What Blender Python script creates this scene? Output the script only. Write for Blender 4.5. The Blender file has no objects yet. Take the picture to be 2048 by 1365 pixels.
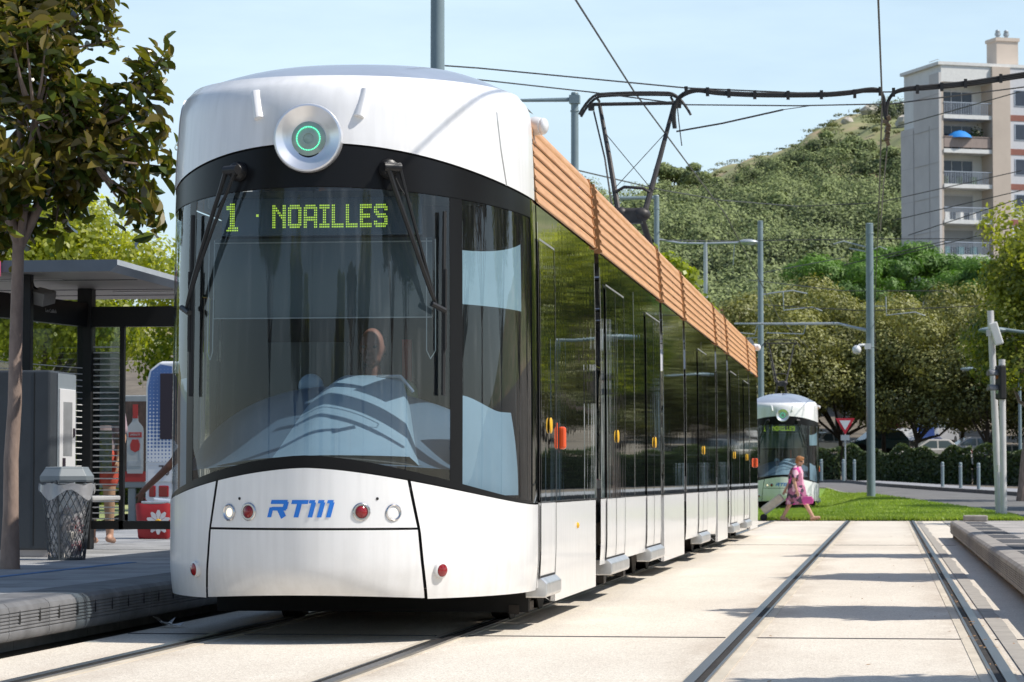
import bpy, math, random
import numpy as np
from mathutils import Vector, Matrix, Euler
R = math.radians
PI = math.pi
random.seed(7)
NR = np.random.default_rng(11)
scene = bpy.context.scene
col = scene.collection

# ------------------------------------------------------------------ camera numbers (X across the track, Y along it, Z up)
FOC = 5770.0
TH, PH = R(7.407), R(2.753)
CAMZ = 1.0
def at(px, py, zc):
    """world point seen at a photo pixel when it stands zc metres down the lens axis"""
    s = FOC / (math.cos(TH) * zc)
    X = (px - 1775.0) / s
    return Vector(((X), (zc + X * math.sin(TH)) / math.cos(TH), CAMZ + (960.0 - py) / (FOC / zc)))

# ------------------------------------------------------------------ materials
def new_mat(name):
    m = bpy.data.materials.new(name); m.use_nodes = True
    nt = m.node_tree; nt.nodes.clear()
    out = nt.nodes.new('ShaderNodeOutputMaterial')
    return m, nt, out
def N(nt, t, **kw):
    n = nt.nodes.new(t)
    for k, v in kw.items():
        if k.startswith('i_'): n.inputs[k[2:].replace('_', ' ')].default_value = v
        else: setattr(n, k, v)
    return n
def c4(c): return (c[0], c[1], c[2], 1.0)
def pmat(name, c, rough=.6, metal=0., var=.12, scale=4., bump=0., bscale=40., coat=0., ior=1.45, emit=None, estr=0., c2=None, dirt=0., stretch=None, alpha=1.0, trans=0.):
    m, nt, out = new_mat(name)
    b = N(nt, 'ShaderNodeBsdfPrincipled')
    b.inputs['Roughness'].default_value = rough; b.inputs['Metallic'].default_value = metal
    b.inputs['IOR'].default_value = ior; b.inputs['Coat Weight'].default_value = coat; b.inputs['Coat Roughness'].default_value = .04
    b.inputs['Alpha'].default_value = alpha
    b.inputs['Transmission Weight'].default_value = trans
    tc = N(nt, 'ShaderNodeTexCoord')
    src = tc.outputs['Object']
    if stretch:
        mp = N(nt, 'ShaderNodeMapping'); mp.inputs['Scale'].default_value = stretch
        nt.links.new(src, mp.inputs['Vector']); src = mp.outputs['Vector']
    if var > 0 or c2:
        no = N(nt, 'ShaderNodeTexNoise'); no.inputs['Scale'].default_value = scale; no.inputs['Detail'].default_value = 6; no.inputs['Roughness'].default_value = .65
        nt.links.new(src, no.inputs['Vector'])
        cr = N(nt, 'ShaderNodeValToRGB')
        lo = c2 if c2 else tuple(x * (1 - var) for x in c); hi = c if c2 else tuple(min(1, x * (1 + var)) for x in c)
        cr.color_ramp.elements[0].position = .3; cr.color_ramp.elements[1].position = .7
        cr.color_ramp.elements[0].color = c4(lo); cr.color_ramp.elements[1].color = c4(hi)
        nt.links.new(no.outputs['Fac'], cr.inputs['Fac'])
        nt.links.new(cr.outputs['Color'], b.inputs['Base Color'])
    else:
        b.inputs['Base Color'].default_value = c4(c)
    if bump > 0:
        nb = N(nt, 'ShaderNodeTexNoise'); nb.inputs['Scale'].default_value = bscale; nb.inputs['Detail'].default_value = 5
        nt.links.new(src, nb.inputs['Vector'])
        bp = N(nt, 'ShaderNodeBump'); bp.inputs['Strength'].default_value = bump; bp.inputs['Distance'].default_value = .01
        nt.links.new(nb.outputs['Fac'], bp.inputs['Height']); nt.links.new(bp.outputs['Normal'], b.inputs['Normal'])
    if emit:
        b.inputs['Emission Color'].default_value = c4(emit); b.inputs['Emission Strength'].default_value = estr
    nt.links.new(b.outputs['BSDF'], out.inputs['Surface'])
    return m
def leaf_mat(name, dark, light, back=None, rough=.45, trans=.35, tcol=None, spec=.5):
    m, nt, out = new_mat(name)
    at_ = N(nt, 'ShaderNodeAttribute', attribute_name='tone')
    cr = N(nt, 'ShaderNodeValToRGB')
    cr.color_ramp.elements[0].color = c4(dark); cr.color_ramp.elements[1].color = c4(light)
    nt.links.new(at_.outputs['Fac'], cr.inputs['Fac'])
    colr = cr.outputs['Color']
    if back:
        ge = N(nt, 'ShaderNodeNewGeometry'); mx = N(nt, 'ShaderNodeMix', data_type='RGBA')
        nt.links.new(ge.outputs['Backfacing'], mx.inputs[0]); nt.links.new(colr, mx.inputs[6]); mx.inputs[7].default_value = c4(back)
        colr = mx.outputs[2]
    b = N(nt, 'ShaderNodeBsdfPrincipled'); b.inputs['Roughness'].default_value = rough; b.inputs['Specular IOR Level'].default_value = spec
    nt.links.new(colr, b.inputs['Base Color'])
    if trans > 0:
        t = N(nt, 'ShaderNodeBsdfTranslucent')
        mm = N(nt, 'ShaderNodeMix', data_type='RGBA', blend_type='MULTIPLY'); mm.inputs[0].default_value = 1
        nt.links.new(cr.outputs['Color'], mm.inputs[6]); mm.inputs[7].default_value = c4(tcol or (1.6, 1.7, .6))
        nt.links.new(mm.outputs[2], t.inputs['Color'])
        ms = N(nt, 'ShaderNodeMixShader'); ms.inputs[0].default_value = trans
        nt.links.new(b.outputs[0], ms.inputs[1]); nt.links.new(t.outputs[0], ms.inputs[2])
        nt.links.new(ms.outputs[0], out.inputs['Surface'])
    else:
        nt.links.new(b.outputs[0], out.inputs['Surface'])
    return m
def glass_mat(name, tint, refl=1.0, ior=1.5, film=0., filmcol=(.3, .35, .4), rough=0.0, wob=0.0, refl_streak=0.0):
    m, nt, out = new_mat(name)
    tr = N(nt, 'ShaderNodeBsdfTransparent'); tr.inputs['Color'].default_value = c4(tint)
    gl = N(nt, 'ShaderNodeBsdfGlossy'); gl.inputs['Roughness'].default_value = rough; gl.inputs['Color'].default_value = (.95, .97, 1, 1)
    fr = N(nt, 'ShaderNodeFresnel'); fr.inputs['IOR'].default_value = ior
    if wob:
        tc = N(nt, 'ShaderNodeTexCoord'); nb = N(nt, 'ShaderNodeTexNoise'); nb.inputs['Scale'].default_value = 1.2; nb.inputs['Detail'].default_value = 1
        bp = N(nt, 'ShaderNodeBump'); bp.inputs['Strength'].default_value = wob; bp.inputs['Distance'].default_value = .02
        nt.links.new(tc.outputs['Object'], nb.inputs['Vector']); nt.links.new(nb.outputs['Fac'], bp.inputs['Height']); nt.links.new(bp.outputs['Normal'], gl.inputs['Normal'])
    ge = N(nt, 'ShaderNodeNewGeometry'); mi = N(nt, 'ShaderNodeMix', data_type='FLOAT'); mi.inputs[2].default_value = ior; mi.inputs[3].default_value = 1/ior
    nt.links.new(ge.outputs['Backfacing'], mi.inputs[0]); nt.links.new(mi.outputs[0], fr.inputs['IOR'])
    mu = N(nt, 'ShaderNodeMath', operation='MULTIPLY'); mu.inputs[1].default_value = refl; mu.use_clamp = True
    nt.links.new(fr.outputs[0], mu.inputs[0])
    base = tr.outputs[0]
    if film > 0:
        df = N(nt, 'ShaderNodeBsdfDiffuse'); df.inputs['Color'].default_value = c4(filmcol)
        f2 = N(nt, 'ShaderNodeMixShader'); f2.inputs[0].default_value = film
        if refl_streak:
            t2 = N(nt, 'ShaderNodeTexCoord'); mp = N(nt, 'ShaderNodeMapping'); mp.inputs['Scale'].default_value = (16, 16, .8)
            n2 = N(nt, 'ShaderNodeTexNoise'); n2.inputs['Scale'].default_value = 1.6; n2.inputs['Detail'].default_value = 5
            m2 = N(nt, 'ShaderNodeMapRange'); m2.inputs['From Min'].default_value = .52; m2.inputs['From Max'].default_value = .85; m2.inputs['To Min'].default_value = film; m2.inputs['To Max'].default_value = refl_streak
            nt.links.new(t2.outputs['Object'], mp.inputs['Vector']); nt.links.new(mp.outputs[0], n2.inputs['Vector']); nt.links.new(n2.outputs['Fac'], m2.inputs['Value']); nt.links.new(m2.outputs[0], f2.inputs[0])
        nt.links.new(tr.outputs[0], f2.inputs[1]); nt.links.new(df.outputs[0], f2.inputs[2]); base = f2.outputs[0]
    ms = N(nt, 'ShaderNodeMixShader')
    nt.links.new(mu.outputs[0], ms.inputs[0]); nt.links.new(base, ms.inputs[1]); nt.links.new(gl.outputs[0], ms.inputs[2])
    nt.links.new(ms.outputs[0], out.inputs['Surface'])
    return m

# ------------------------------------------------------------------ mesh builder
def frame_z(d):
    d = Vector(d).normalized()
    a = Vector((0, 0, 1)) if abs(d.z) < .95 else Vector((1, 0, 0))
    x = a.cross(d).normalized(); y = d.cross(x)
    return x, y, d
class MB:
    def __init__(s): s.v = []; s.f = []; s.m = []
    def add(s, verts, faces, m=0):
        o = len(s.v); s.v.extend([tuple(p) for p in verts])
        for f in faces: s.f.append(tuple(i + o for i in f)); s.m.append(m)
        return s
    def box(s, x0, x1, y0, y1, z0, z1, m=0):
        return s.add([(x0,y0,z0),(x1,y0,z0),(x1,y1,z0),(x0,y1,z0),(x0,y0,z1),(x1,y0,z1),(x1,y1,z1),(x0,y1,z1)],
            [(0,3,2,1),(4,5,6,7),(0,1,5,4),(1,2,6,5),(2,3,7,6),(3,0,4,7)], m)
    def obox(s, c, size, rot=(0,0,0), m=0):
        M = Euler(rot).to_matrix(); c = Vector(c); h = [q/2 for q in size]
        vs = [c + M @ Vector((sx*h[0], sy*h[1], sz*h[2])) for sz in (-1,1) for sx, sy in ((-1,-1),(1,-1),(1,1),(-1,1))]
        return s.add(vs, [(0,3,2,1),(4,5,6,7),(0,1,5,4),(1,2,6,5),(2,3,7,6),(3,0,4,7)], m)
    def tube(s, pts, r, n=8, m=0, caps=True, sx=1.0):
        pts = [Vector(p) for p in pts]; k = len(pts)
        rr = r if isinstance(r, (list, tuple)) else [r]*k
        vs = []; X = None
        for i, p in enumerate(pts):
            d = (pts[min(i+1,k-1)] - pts[max(i-1,0)])
            if d.length < 1e-9: d = Vector((0,0,1))
            d.normalize()
            if X is None: X, Y, _ = frame_z(d)
            else:
                X = X - d*X.dot(d)
                if X.length < 1e-6: X, Y, _ = frame_z(d)
                X.normalize(); Y = d.cross(X)
            for j in range(n):
                a = 2*PI*j/n
                vs.append(p + X*(math.cos(a)*rr[i]*sx) + Y*(math.sin(a)*rr[i]))
        fs = [(i*n+j, i*n+(j+1)%n, (i+1)*n+(j+1)%n, (i+1)*n+j) for i in range(k-1) for j in range(n)]
        if caps: fs += [tuple(range(n-1,-1,-1)), tuple((k-1)*n+j for j in range(n))]
        return s.add(vs, fs, m)
    def cyl(s, p0, p1, r0, r1=None, n=14, m=0): return s.tube([p0, p1], [r0, r0 if r1 is None else r1], n, m)
    def lathe(s, prof, c=(0,0,0), d=(0,0,1), n=24, m=0, close=False):
        X, Y, D = frame_z(d); c = Vector(c); vs = []
        for r, h in prof:
            for j in range(n):
                a = 2*PI*j/n; vs.append(c + X*(math.cos(a)*r) + Y*(math.sin(a)*r) + D*h)
        k = len(prof)
        fs = [(i*n+j, i*n+(j+1)%n, (i+1)*n+(j+1)%n, (i+1)*n+j) for i in range(k-1) for j in range(n)]
        if close: fs += [tuple(range(n-1,-1,-1)), tuple((k-1)*n+j for j in range(n))]
        return s.add(vs, fs, m)
    def prism(s, poly, o, ax, ay, az, m=0):
        """2-D polygon in axes ax, ay from o, pushed along az (a vector with length)"""
        o = Vector(o); ax = Vector(ax); ay = Vector(ay); az = Vector(az); n = len(poly)
        a = [o + ax*p[0] + ay*p[1] for p in poly]; vs = a + [p + az for p in a]
        fs = [tuple(range(n-1,-1,-1)), tuple(range(n, 2*n))] + [(i, (i+1)%n, n+(i+1)%n, n+i) for i in range(n)]
        return s.add(vs, fs, m)
    def ball(s, c, r, nu=12, nv=8, m=0, M=None):
        c = Vector(c); r = (r,)*3 if isinstance(r, (int, float)) else r; vs = []
        for i in range(nv+1):
            t = PI*i/nv
            for j in range(nu):
                a = 2*PI*j/nu; p = Vector((r[0]*math.sin(t)*math.cos(a), r[1]*math.sin(t)*math.sin(a), r[2]*math.cos(t)))
                vs.append(c + (M @ p if M else p))
        fs = [(i*nu+j, (i+1)*nu+j, (i+1)*nu+(j+1)%nu, i*nu+(j+1)%nu) for i in range(nv) for j in range(nu)]
        return s.add(vs, fs, m)
    def grid(s, rows, m=0, flip=False):
        nr, nc = len(rows), len(rows[0])
        vs = [p for r in rows for p in r]
        fs = [(i*nc+j, i*nc+j+1, (i+1)*nc+j+1, (i+1)*nc+j) for i in range(nr-1) for j in range(nc-1)]
        if flip: fs = [f[::-1] for f in fs]
        return s.add(vs, fs, m)
    def build(s, name, mats, parent=None, smooth=None, bevel=0, seg=2, solid=0, label=None):
        me = bpy.data.meshes.new(name); me.from_pydata(s.v, [], s.f)
        mats = mats if isinstance(mats, (list, tuple)) else [mats]
        for q in mats: me.materials.append(q)
        me.polygons.foreach_set('material_index', s.m)
        me.validate(); me.update()
        if smooth is not None:
            me.polygons.foreach_set('use_smooth', [True]*len(me.polygons))
            me.set_sharp_from_angle(angle=R(smooth))
        o = bpy.data.objects.new(name, me); col.objects.link(o)
        if parent: o.parent = parent
        if solid:
            q = o.modifiers.new('thick', 'SOLIDIFY'); q.thickness = solid; q.offset = -1
        if bevel:
            q = o.modifiers.new('bevel', 'BEVEL'); q.width = bevel; q.segments = seg; q.limit_method = 'ANGLE'; q.angle_limit = R(35); q.harden_normals = False
        if label: o['label'] = label
        return o
def thing(name, label, cat, loc=(0,0,0), rz=0, group=None):
    o = bpy.data.objects.new(name, None); col.objects.link(o); o.empty_display_size = .2
    o.location = loc; o.rotation_euler = (0,0,rz); tag(o, label, cat, group); return o
def tag(o, label, cat, group=None):
    o['label'] = label; o['category'] = cat
    if group: o['group'] = group
    return o
def struct(o): o['kind'] = 'structure'; return o
def copy_tree(o, parent=None):
    c = o.copy(); col.objects.link(c)
    if parent: c.parent = parent
    for ch in list(o.children): copy_tree(ch, c)
    return c
def dup(o, loc, rz=None, label=None, scale=None):
    c = copy_tree(o); c.location = loc
    if rz is not None: c.rotation_euler = (0,0,rz)
    if label: c['label'] = label
    if scale: c.scale = (scale,)*3 if isinstance(scale, (int, float)) else scale
    return c
def sm(a, b, x):
    t = min(1, max(0, (x-a)/(b-a))); return t*t*(3-2*t)
def text_mesh(s, size, mat, name, parent, M, depth=.002, label=None, sx=1.0):
    cu = bpy.data.curves.new('t', 'FONT'); cu.body = s; cu.size = size; cu.align_x = 'CENTER'; cu.align_y = 'CENTER'; cu.extrude = depth; cu.resolution_u = 2
    o = bpy.data.objects.new('t', cu); col.objects.link(o)
    dg = bpy.context.evaluated_depsgraph_get(); me = bpy.data.meshes.new_from_object(o.evaluated_get(dg))
    bpy.data.objects.remove(o); bpy.data.curves.remove(cu)
    me.transform(M @ Matrix.Diagonal((sx,1,1,1))); me.materials.clear(); me.materials.append(mat)
    q = bpy.data.objects.new(name, me); col.objects.link(q); q.parent = parent
    return q
def facing(o, right, up):
    right = Vector(right).normalized(); up = Vector(up).normalized(); n = right.cross(up)
    M = Matrix((right, up, n)).transposed().to_4x4(); M.translation = Vector(o); return M

# ------------------------------------------------------------------ foliage
def leaves(name, C, NRM, size, mat, parent=None, aspect=.45, fold=.25, jitter=.5, tone=None, six=False):
    """one mesh of small folded leaf faces; C centres (n,3), NRM preferred facing"""
    n = len(C)
    nn = NRM + NR.normal(0, jitter, (n,3)); nn /= np.linalg.norm(nn, axis=1, keepdims=True) + 1e-9
    t = NR.normal(0, 1, (n,3)); t -= nn*(t*nn).sum(1, keepdims=True); t /= np.linalg.norm(t, axis=1, keepdims=True) + 1e-9
    b = np.cross(nn, t); sz = (size*(.6 + .8*NR.random(n)))[:,None]
    if six:                                # pointed oval blade bent along its length, as two quads
        n0 = n
        def pt(a, w): return C + t*sz*a + b*sz*aspect*w + nn*sz*fold*(.42*abs(w) - .9*(a+.1)**2)
        L_ = [pt(-.5,0), pt(-.36,.28), pt(-.14,.48), (pt(.12,.47)), pt(.34,.27), pt(.5,0)]
        R_ = [pt(.5,0), pt(.34,-.27), pt(.12,-.47), pt(-.14,-.48), pt(-.36,-.28), pt(-.5,0)]
        v = np.empty((n0,12,3), dtype=np.float32)
        for q_, arr in enumerate(L_ + R_): v[:,q_] = arr
        K_ = 6; v = v.reshape(2*n0,6,3); n = 2*n0
        tone = np.repeat(NR.random(n0) if tone is None else tone, 2)
    else:
        K_ = 4; v = np.empty((n,4,3), dtype=np.float32)
        v[:,0] = C - t*sz*.5; v[:,2] = C + t*sz*.5
        v[:,1] = C + b*sz*aspect*.5 + nn*sz*fold*.3; v[:,3] = C - b*sz*aspect*.5 + nn*sz*fold*.3
    me = bpy.data.meshes.new(name)
    me.vertices.add(K_*n); me.vertices.foreach_set('co', v.reshape(-1))
    me.loops.add(K_*n); me.loops.foreach_set('vertex_index', np.arange(K_*n, dtype=np.int32))
    me.polygons.add(n); me.polygons.foreach_set('loop_start', np.arange(0, K_*n, K_, dtype=np.int32))
    if six: me.polygons.foreach_set('use_smooth', np.ones(n, dtype=bool))
    a = me.attributes.new('tone', 'FLOAT', 'FACE')
    rv = NR.random(n) if tone is None else np.clip(tone + NR.normal(0, .18, n), 0, 1)
    a.data.foreach_set('value', rv.astype(np.float32))
    me.materials.append(mat); me.update(); me.validate()
    o = bpy.data.objects.new(name, me); col.objects.link(o)
    if parent: o.parent = parent
    return o
def clump_points(clumps, n, inner=.55):
    """points in a union of ellipsoids (x,y,z,rx,ry,rz)"""
    K = np.array(clumps, dtype=float)
    w = K[:,3]*K[:,4] + K[:,5]*K[:,3]; idx = NR.choice(len(K), n, p=w/w.sum())
    d = NR.normal(0, 1, (n,3)); d /= np.linalg.norm(d, axis=1, keepdims=True)
    r = (inner**3 + (1-inner**3)*NR.random(n))**(1/3) * (1 + NR.normal(0, .07, n))
    C = K[idx,:3] + d*K[idx,3:]*r[:,None]
    shade = NR.random(len(K))[idx]
    return C, d + np.array([0,0,.22]), shade
def crown_clumps(c, rad, n, cr=(.3,.5), flat=.8, seed=0, shell=.75):
    g = np.random.default_rng(seed); out = []
    for i in range(n):
        d = g.normal(0,1,3); d /= np.linalg.norm(d)
        if d[2] < -.55: d[2] *= -.5
        q = shell*(.45 + .55*g.random())
        k = cr[0] + (cr[1]-cr[0])*g.random()
        m = (rad[0]+rad[1]+rad[2])/3
        out.append((c[0]+d[0]*rad[0]*q, c[1]+d[1]*rad[1]*q, c[2]+d[2]*rad[2]*q, k*m, k*m, k*m*flat))
    return out
def trunk_mb(h, r, clumps, fork, seed=0, lean=(0,0), nb=7, n=9):
    g = random.Random(seed); mb = MB()
    top = Vector((lean[0], lean[1], fork))
    pts = []
    for i in range(7):
        k = i/6; pts.append(Vector((lean[0]*k*k + g.uniform(-.15,.15)*r, lean[1]*k*k + g.uniform(-.15,.15)*r, fork*k)))
    mb.tube(pts, [r*(1.25 if i == 0 else 1.0 - .3*i/6) for i in range(7)], n)
    for cl in g.sample(list(clumps), min(nb, len(clumps))):
        e = Vector(cl[:3]); s0 = pts[-1]; md = s0.lerp(e, .5) + Vector((g.uniform(-.1,.1)*h*.1, g.uniform(-.1,.1)*h*.1, -.04*h))
        mb.tube([s0 - Vector((0,0,.05*fork)), s0.lerp(md,.6), md, md.lerp(e,.6), e], [r*.62, r*.48, r*.36, r*.24, r*.1], 6)
    return mb
# ------------------------------------------------------------------ light, sky, camera
SUN_EL, SUN_AZ = R(51), R(96)           # azimuth clockwise from +Y
sun_dir = Vector((math.sin(SUN_AZ)*math.cos(SUN_EL), math.cos(SUN_AZ)*math.cos(SUN_EL), math.sin(SUN_EL)))
w = bpy.data.worlds.new('World'); scene.world = w; w.use_nodes = True
nt = w.node_tree; nt.nodes.clear()
wo = N(nt, 'ShaderNodeOutputWorld'); bg = N(nt, 'ShaderNodeBackground')
sk = N(nt, 'ShaderNodeTexSky'); sk.sky_type = 'NISHITA'; sk.sun_disc = False
sk.sun_elevation = SUN_EL; sk.sun_rotation = SUN_AZ; sk.air_density = 1.0; sk.dust_density = .6; sk.ozone_density = 1.2; sk.altitude = 0
tc = N(nt, 'ShaderNodeTexCoord'); mp = N(nt, 'ShaderNodeMapping'); mp.inputs['Scale'].default_value = (1.0, 1.0, 4.5)
cn = N(nt, 'ShaderNodeTexNoise'); cn.inputs['Scale'].default_value = 3.4; cn.inputs['Detail'].default_value = 7; cn.inputs['Roughness'].default_value = .55
cr = N(nt, 'ShaderNodeValToRGB'); cr.color_ramp.elements[0].position = .46; cr.color_ramp.elements[1].position = .74
cr.color_ramp.elements[0].color = (.48,.48,.48,1); cr.color_ramp.elements[1].color = (1,1,1,1)
mx = N(nt, 'ShaderNodeMix', data_type='RGBA'); mx.inputs[7].default_value = (5.25, 6.6, 7.5, 1)
nt.links.new(tc.outputs['Generated'], mp.inputs['Vector']); nt.links.new(mp.outputs[0], cn.inputs['Vector'])
nt.links.new(cn.outputs['Fac'], cr.inputs['Fac'])
sx = N(nt, 'ShaderNodeSeparateXYZ'); nt.links.new(tc.outputs['Generated'], sx.inputs[0])
mr = N(nt, 'ShaderNodeMapRange', interpolation_type='SMOOTHSTEP'); mr.inputs['From Min'].default_value = .12; mr.inputs['From Max'].default_value = .62; mr.inputs['To Min'].default_value = 1; mr.inputs['To Max'].default_value = .10
nt.links.new(sx.outputs['Z'], mr.inputs['Value'])
mm = N(nt, 'ShaderNodeMath', operation='MULTIPLY'); nt.links.new(cr.outputs['Color'], mm.inputs[0]); nt.links.new(mr.outputs[0], mm.inputs[1])
my = N(nt, 'ShaderNodeMapRange', interpolation_type='SMOOTHSTEP'); my.inputs['From Min'].default_value = -.2; my.inputs['From Max'].default_value = .75; my.inputs['To Min'].default_value = .28; my.inputs['To Max'].default_value = 1
nt.links.new(sx.outputs['Y'], my.inputs['Value'])                       # haze kept bright towards +Y, dimmed elsewhere and overhead to cut fill light
m3 = N(nt, 'ShaderNodeMath', operation='MULTIPLY'); nt.links.new(mm.outputs[0], m3.inputs[0]); nt.links.new(my.outputs[0], m3.inputs[1]); nt.links.new(m3.outputs[0], mx.inputs[0])
nt.links.new(sk.outputs[0], mx.inputs[6]); nt.links.new(mx.outputs[2], bg.inputs['Color'])
bg.inputs['Strength'].default_value = .15
nt.links.new(bg.outputs[0], wo.inputs['Surface'])
sl = bpy.data.lights.new('sun', 'SUN'); sl.energy = 5.0; sl.angle = R(.53); sl.color = (1, .95, .87)
so = bpy.data.objects.new('sun', sl); col.objects.link(so); so.location = (30, -20, 50)
so.rotation_euler = sun_dir.to_track_quat('Z', 'Y').to_euler()
scene.view_settings.view_transform = 'Standard'; scene.view_settings.look = 'None'; scene.view_settings.exposure = 0
cd = bpy.data.cameras.new('camera'); cam = bpy.data.objects.new('camera', cd); col.objects.link(cam); scene.camera = cam
cd.sensor_width = 36; cd.lens = FOC/2048*36; cd.clip_end = 4000; cd.clip_start = .5
cam.location = (0, 0, CAMZ)
ax = Vector((-math.sin(TH)*math.cos(PH), math.cos(TH)*math.cos(PH), math.sin(PH)))
cam.rotation_euler = (-ax).to_track_quat('Z', 'Y').to_euler()
cd.dof.use_dof = True; cd.dof.focus_distance = 18.5; cd.dof.aperture_fstop = 11
scene.cycles.max_bounces = 10; scene.cycles.transparent_max_bounces = 16; scene.cycles.glossy_bounces = 5; scene.cycles.caustics_reflective = False; scene.cycles.caustics_refractive = False
scene.cycles.use_denoising = True

# ------------------------------------------------------------------ terrain height
def ridge(X):
    xs = [-420, -260, -170, -110, -80, -66, -58, -50, -42, -32, -21, -15, -6, 6, 30, 80, 200, 420]
    zs = [  18,   24,   32,   42,  53,  61,  70,  73,  75,  78,  81, 86, 89, 91, 96, 104, 92, 55]
    return float(np.interp(X, xs, zs))
def H(X, Y):
    up = .85*min(1, max(0, (Y-72)/72))
    lf = .85*sm(97, 142, Y)
    k = sm(-2.2, -.6, X)
    z = lf*(1-k) + up*k
    z = z*(1 - sm(140, 400, Y)) + .85*sm(140, 400, Y)
    z += float(np.interp(Y, [0, 150, 165, 178, 205, 230, 300, 340], [0, 0, 1.0, 1.9, 2.8, 5.2, 14, 16]))
    if Y > 300:
        k2 = (Y-300)/400.0
        rz = ridge(X)
        if k2 <= 1: z = z*(1-k2) + k2*rz + 6*math.sin(k2*PI)*(.4+.6*math.sin(X*.06+Y*.013))
        else: z = rz - 25*(k2-1)
        z += 1.6*math.sin(X*.21+Y*.06)*min(1, k2*3)*.5 + 1.0*math.sin(X*.47-Y*.11)*min(1, k2*3)*.5
    return z

# ------------------------------------------------------------------ ground materials
def slab_mat():
    m, nt, out = new_mat('pale_concrete')
    b = N(nt, 'ShaderNodeBsdfPrincipled'); b.inputs['Roughness'].default_value = .85
    tc = N(nt, 'ShaderNodeTexCoord')
    a = N(nt, 'ShaderNodeTexNoise'); a.inputs['Scale'].default_value = .55; a.inputs['Detail'].default_value = 9; a.inputs['Roughness'].default_value = .7
    mp = N(nt, 'ShaderNodeMapping'); mp.inputs['Scale'].default_value = (1, .35, 1)
    nt.links.new(tc.outputs['Object'], mp.inputs['Vector']); nt.links.new(mp.outputs[0], a.inputs['Vector'])
    r1 = N(nt, 'ShaderNodeValToRGB'); r1.color_ramp.elements[0].position = .3; r1.color_ramp.elements[1].position = .68
    r1.color_ramp.elements[0].color = (.66, .60, .525, 1); r1.color_ramp.elements[1].color = (.82, .765, .68, 1)
    nt.links.new(a.outputs['Fac'], r1.inputs['Fac'])
    v = N(nt, 'ShaderNodeTexVoronoi'); v.inputs['Scale'].default_value = 85
    nt.links.new(tc.outputs['Object'], v.inputs['Vector'])
    r2 = N(nt, 'ShaderNodeValToRGB'); r2.color_ramp.elements[0].position = 0; r2.color_ramp.elements[1].position = 1
    r2.color_ramp.elements[0].color = (.62, .58, .52, 1); r2.color_ramp.elements[1].color = (1.12, 1.1, 1.06, 1)
    nt.links.new(v.outputs['Color'], r2.inputs['Fac'])
    mx = N(nt, 'ShaderNodeMix', data_type='RGBA', blend_type='MULTIPLY'); mx.inputs[0].default_value = .8
    nt.links.new(r1.outputs[0], mx.inputs[6]); nt.links.new(r2.outputs[0], mx.inputs[7])
    # brake dust and rust along the rails
    sp = N(nt, 'ShaderNodeSeparateXYZ'); nt.links.new(tc.outputs['Object'], sp.inputs[0]); prev = None
    for xr in (-4.235, -2.765, -.92, .55):
        s_ = N(nt, 'ShaderNodeMath', operation='SUBTRACT'); s_.inputs[1].default_value = xr; nt.links.new(sp.outputs['X'], s_.inputs[0])
        ab = N(nt, 'ShaderNodeMath', operation='ABSOLUTE'); nt.links.new(s_.outputs[0], ab.inputs[0])
        mr_ = N(nt, 'ShaderNodeMapRange', interpolation_type='SMOOTHSTEP'); mr_.inputs['From Min'].default_value = .06; mr_.inputs['From Max'].default_value = .42; mr_.inputs['To Min'].default_value = 1; mr_.inputs['To Max'].default_value = 0
        nt.links.new(ab.outputs[0], mr_.inputs['Value'])
        if prev is None: prev = mr_.outputs[0]
        else:
            m_ = N(nt, 'ShaderNodeMath', operation='MAXIMUM'); nt.links.new(prev, m_.inputs[0]); nt.links.new(mr_.outputs[0], m_.inputs[1]); prev = m_.outputs[0]
    sn = N(nt, 'ShaderNodeTexNoise'); sn.inputs['Scale'].default_value = 1.6; sn.inputs['Detail'].default_value = 10; sn.inputs['Roughness'].default_value = .75
    nt.links.new(mp.outputs[0], sn.inputs['Vector'])
    sr = N(nt, 'ShaderNodeMapRange'); sr.inputs['From Min'].default_value = .40; sr.inputs['From Max'].default_value = .72; sr.inputs['To Max'].default_value = .75
    nt.links.new(sn.outputs['Fac'], sr.inputs['Value'])
    ml = N(nt, 'ShaderNodeMath', operation='MULTIPLY'); nt.links.new(prev, ml.inputs[0]); nt.links.new(sr.outputs[0], ml.inputs[1])
    md = N(nt, 'ShaderNodeMix', data_type='RGBA'); md.inputs[7].default_value = (.36, .27, .19, 1)
    nt.links.new(ml.outputs[0], md.inputs[0]); nt.links.new(mx.outputs[2], md.inputs[6])
    # scattered darker spots
    sv = N(nt, 'ShaderNodeTexNoise'); sv.inputs['Scale'].default_value = 9; sv.inputs['Detail'].default_value = 3; nt.links.new(tc.outputs['Object'], sv.inputs['Vector'])
    sq = N(nt, 'ShaderNodeMapRange'); sq.inputs['From Min'].default_value = .66; sq.inputs['From Max'].default_value = .78; sq.inputs['To Max'].default_value = .35; nt.links.new(sv.outputs['Fac'], sq.inputs['Value'])
    me_ = N(nt, 'ShaderNodeMix', data_type='RGBA'); me_.inputs[7].default_value = (.33, .29, .24, 1)
    nt.links.new(sq.outputs[0], me_.inputs[0]); nt.links.new(md.outputs[2], me_.inputs[6])
    nt.links.new(me_.outputs[2], b.inputs['Base Color'])
    bp = N(nt, 'ShaderNodeBump'); bp.inputs['Strength'].default_value = .4; bp.inputs['Distance'].default_value = .006
    nt.links.new(v.outputs['Distance'], bp.inputs['Height']); nt.links.new(bp.outputs[0], b.inputs['Normal'])
    nt.links.new(b.outputs[0], out.inputs['Surface']); return m
M_slab = slab_mat()
M_asph = pmat('asphalt', (.16, .155, .15), .9, var=.25, scale=1.5, bump=.3, bscale=150)
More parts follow.
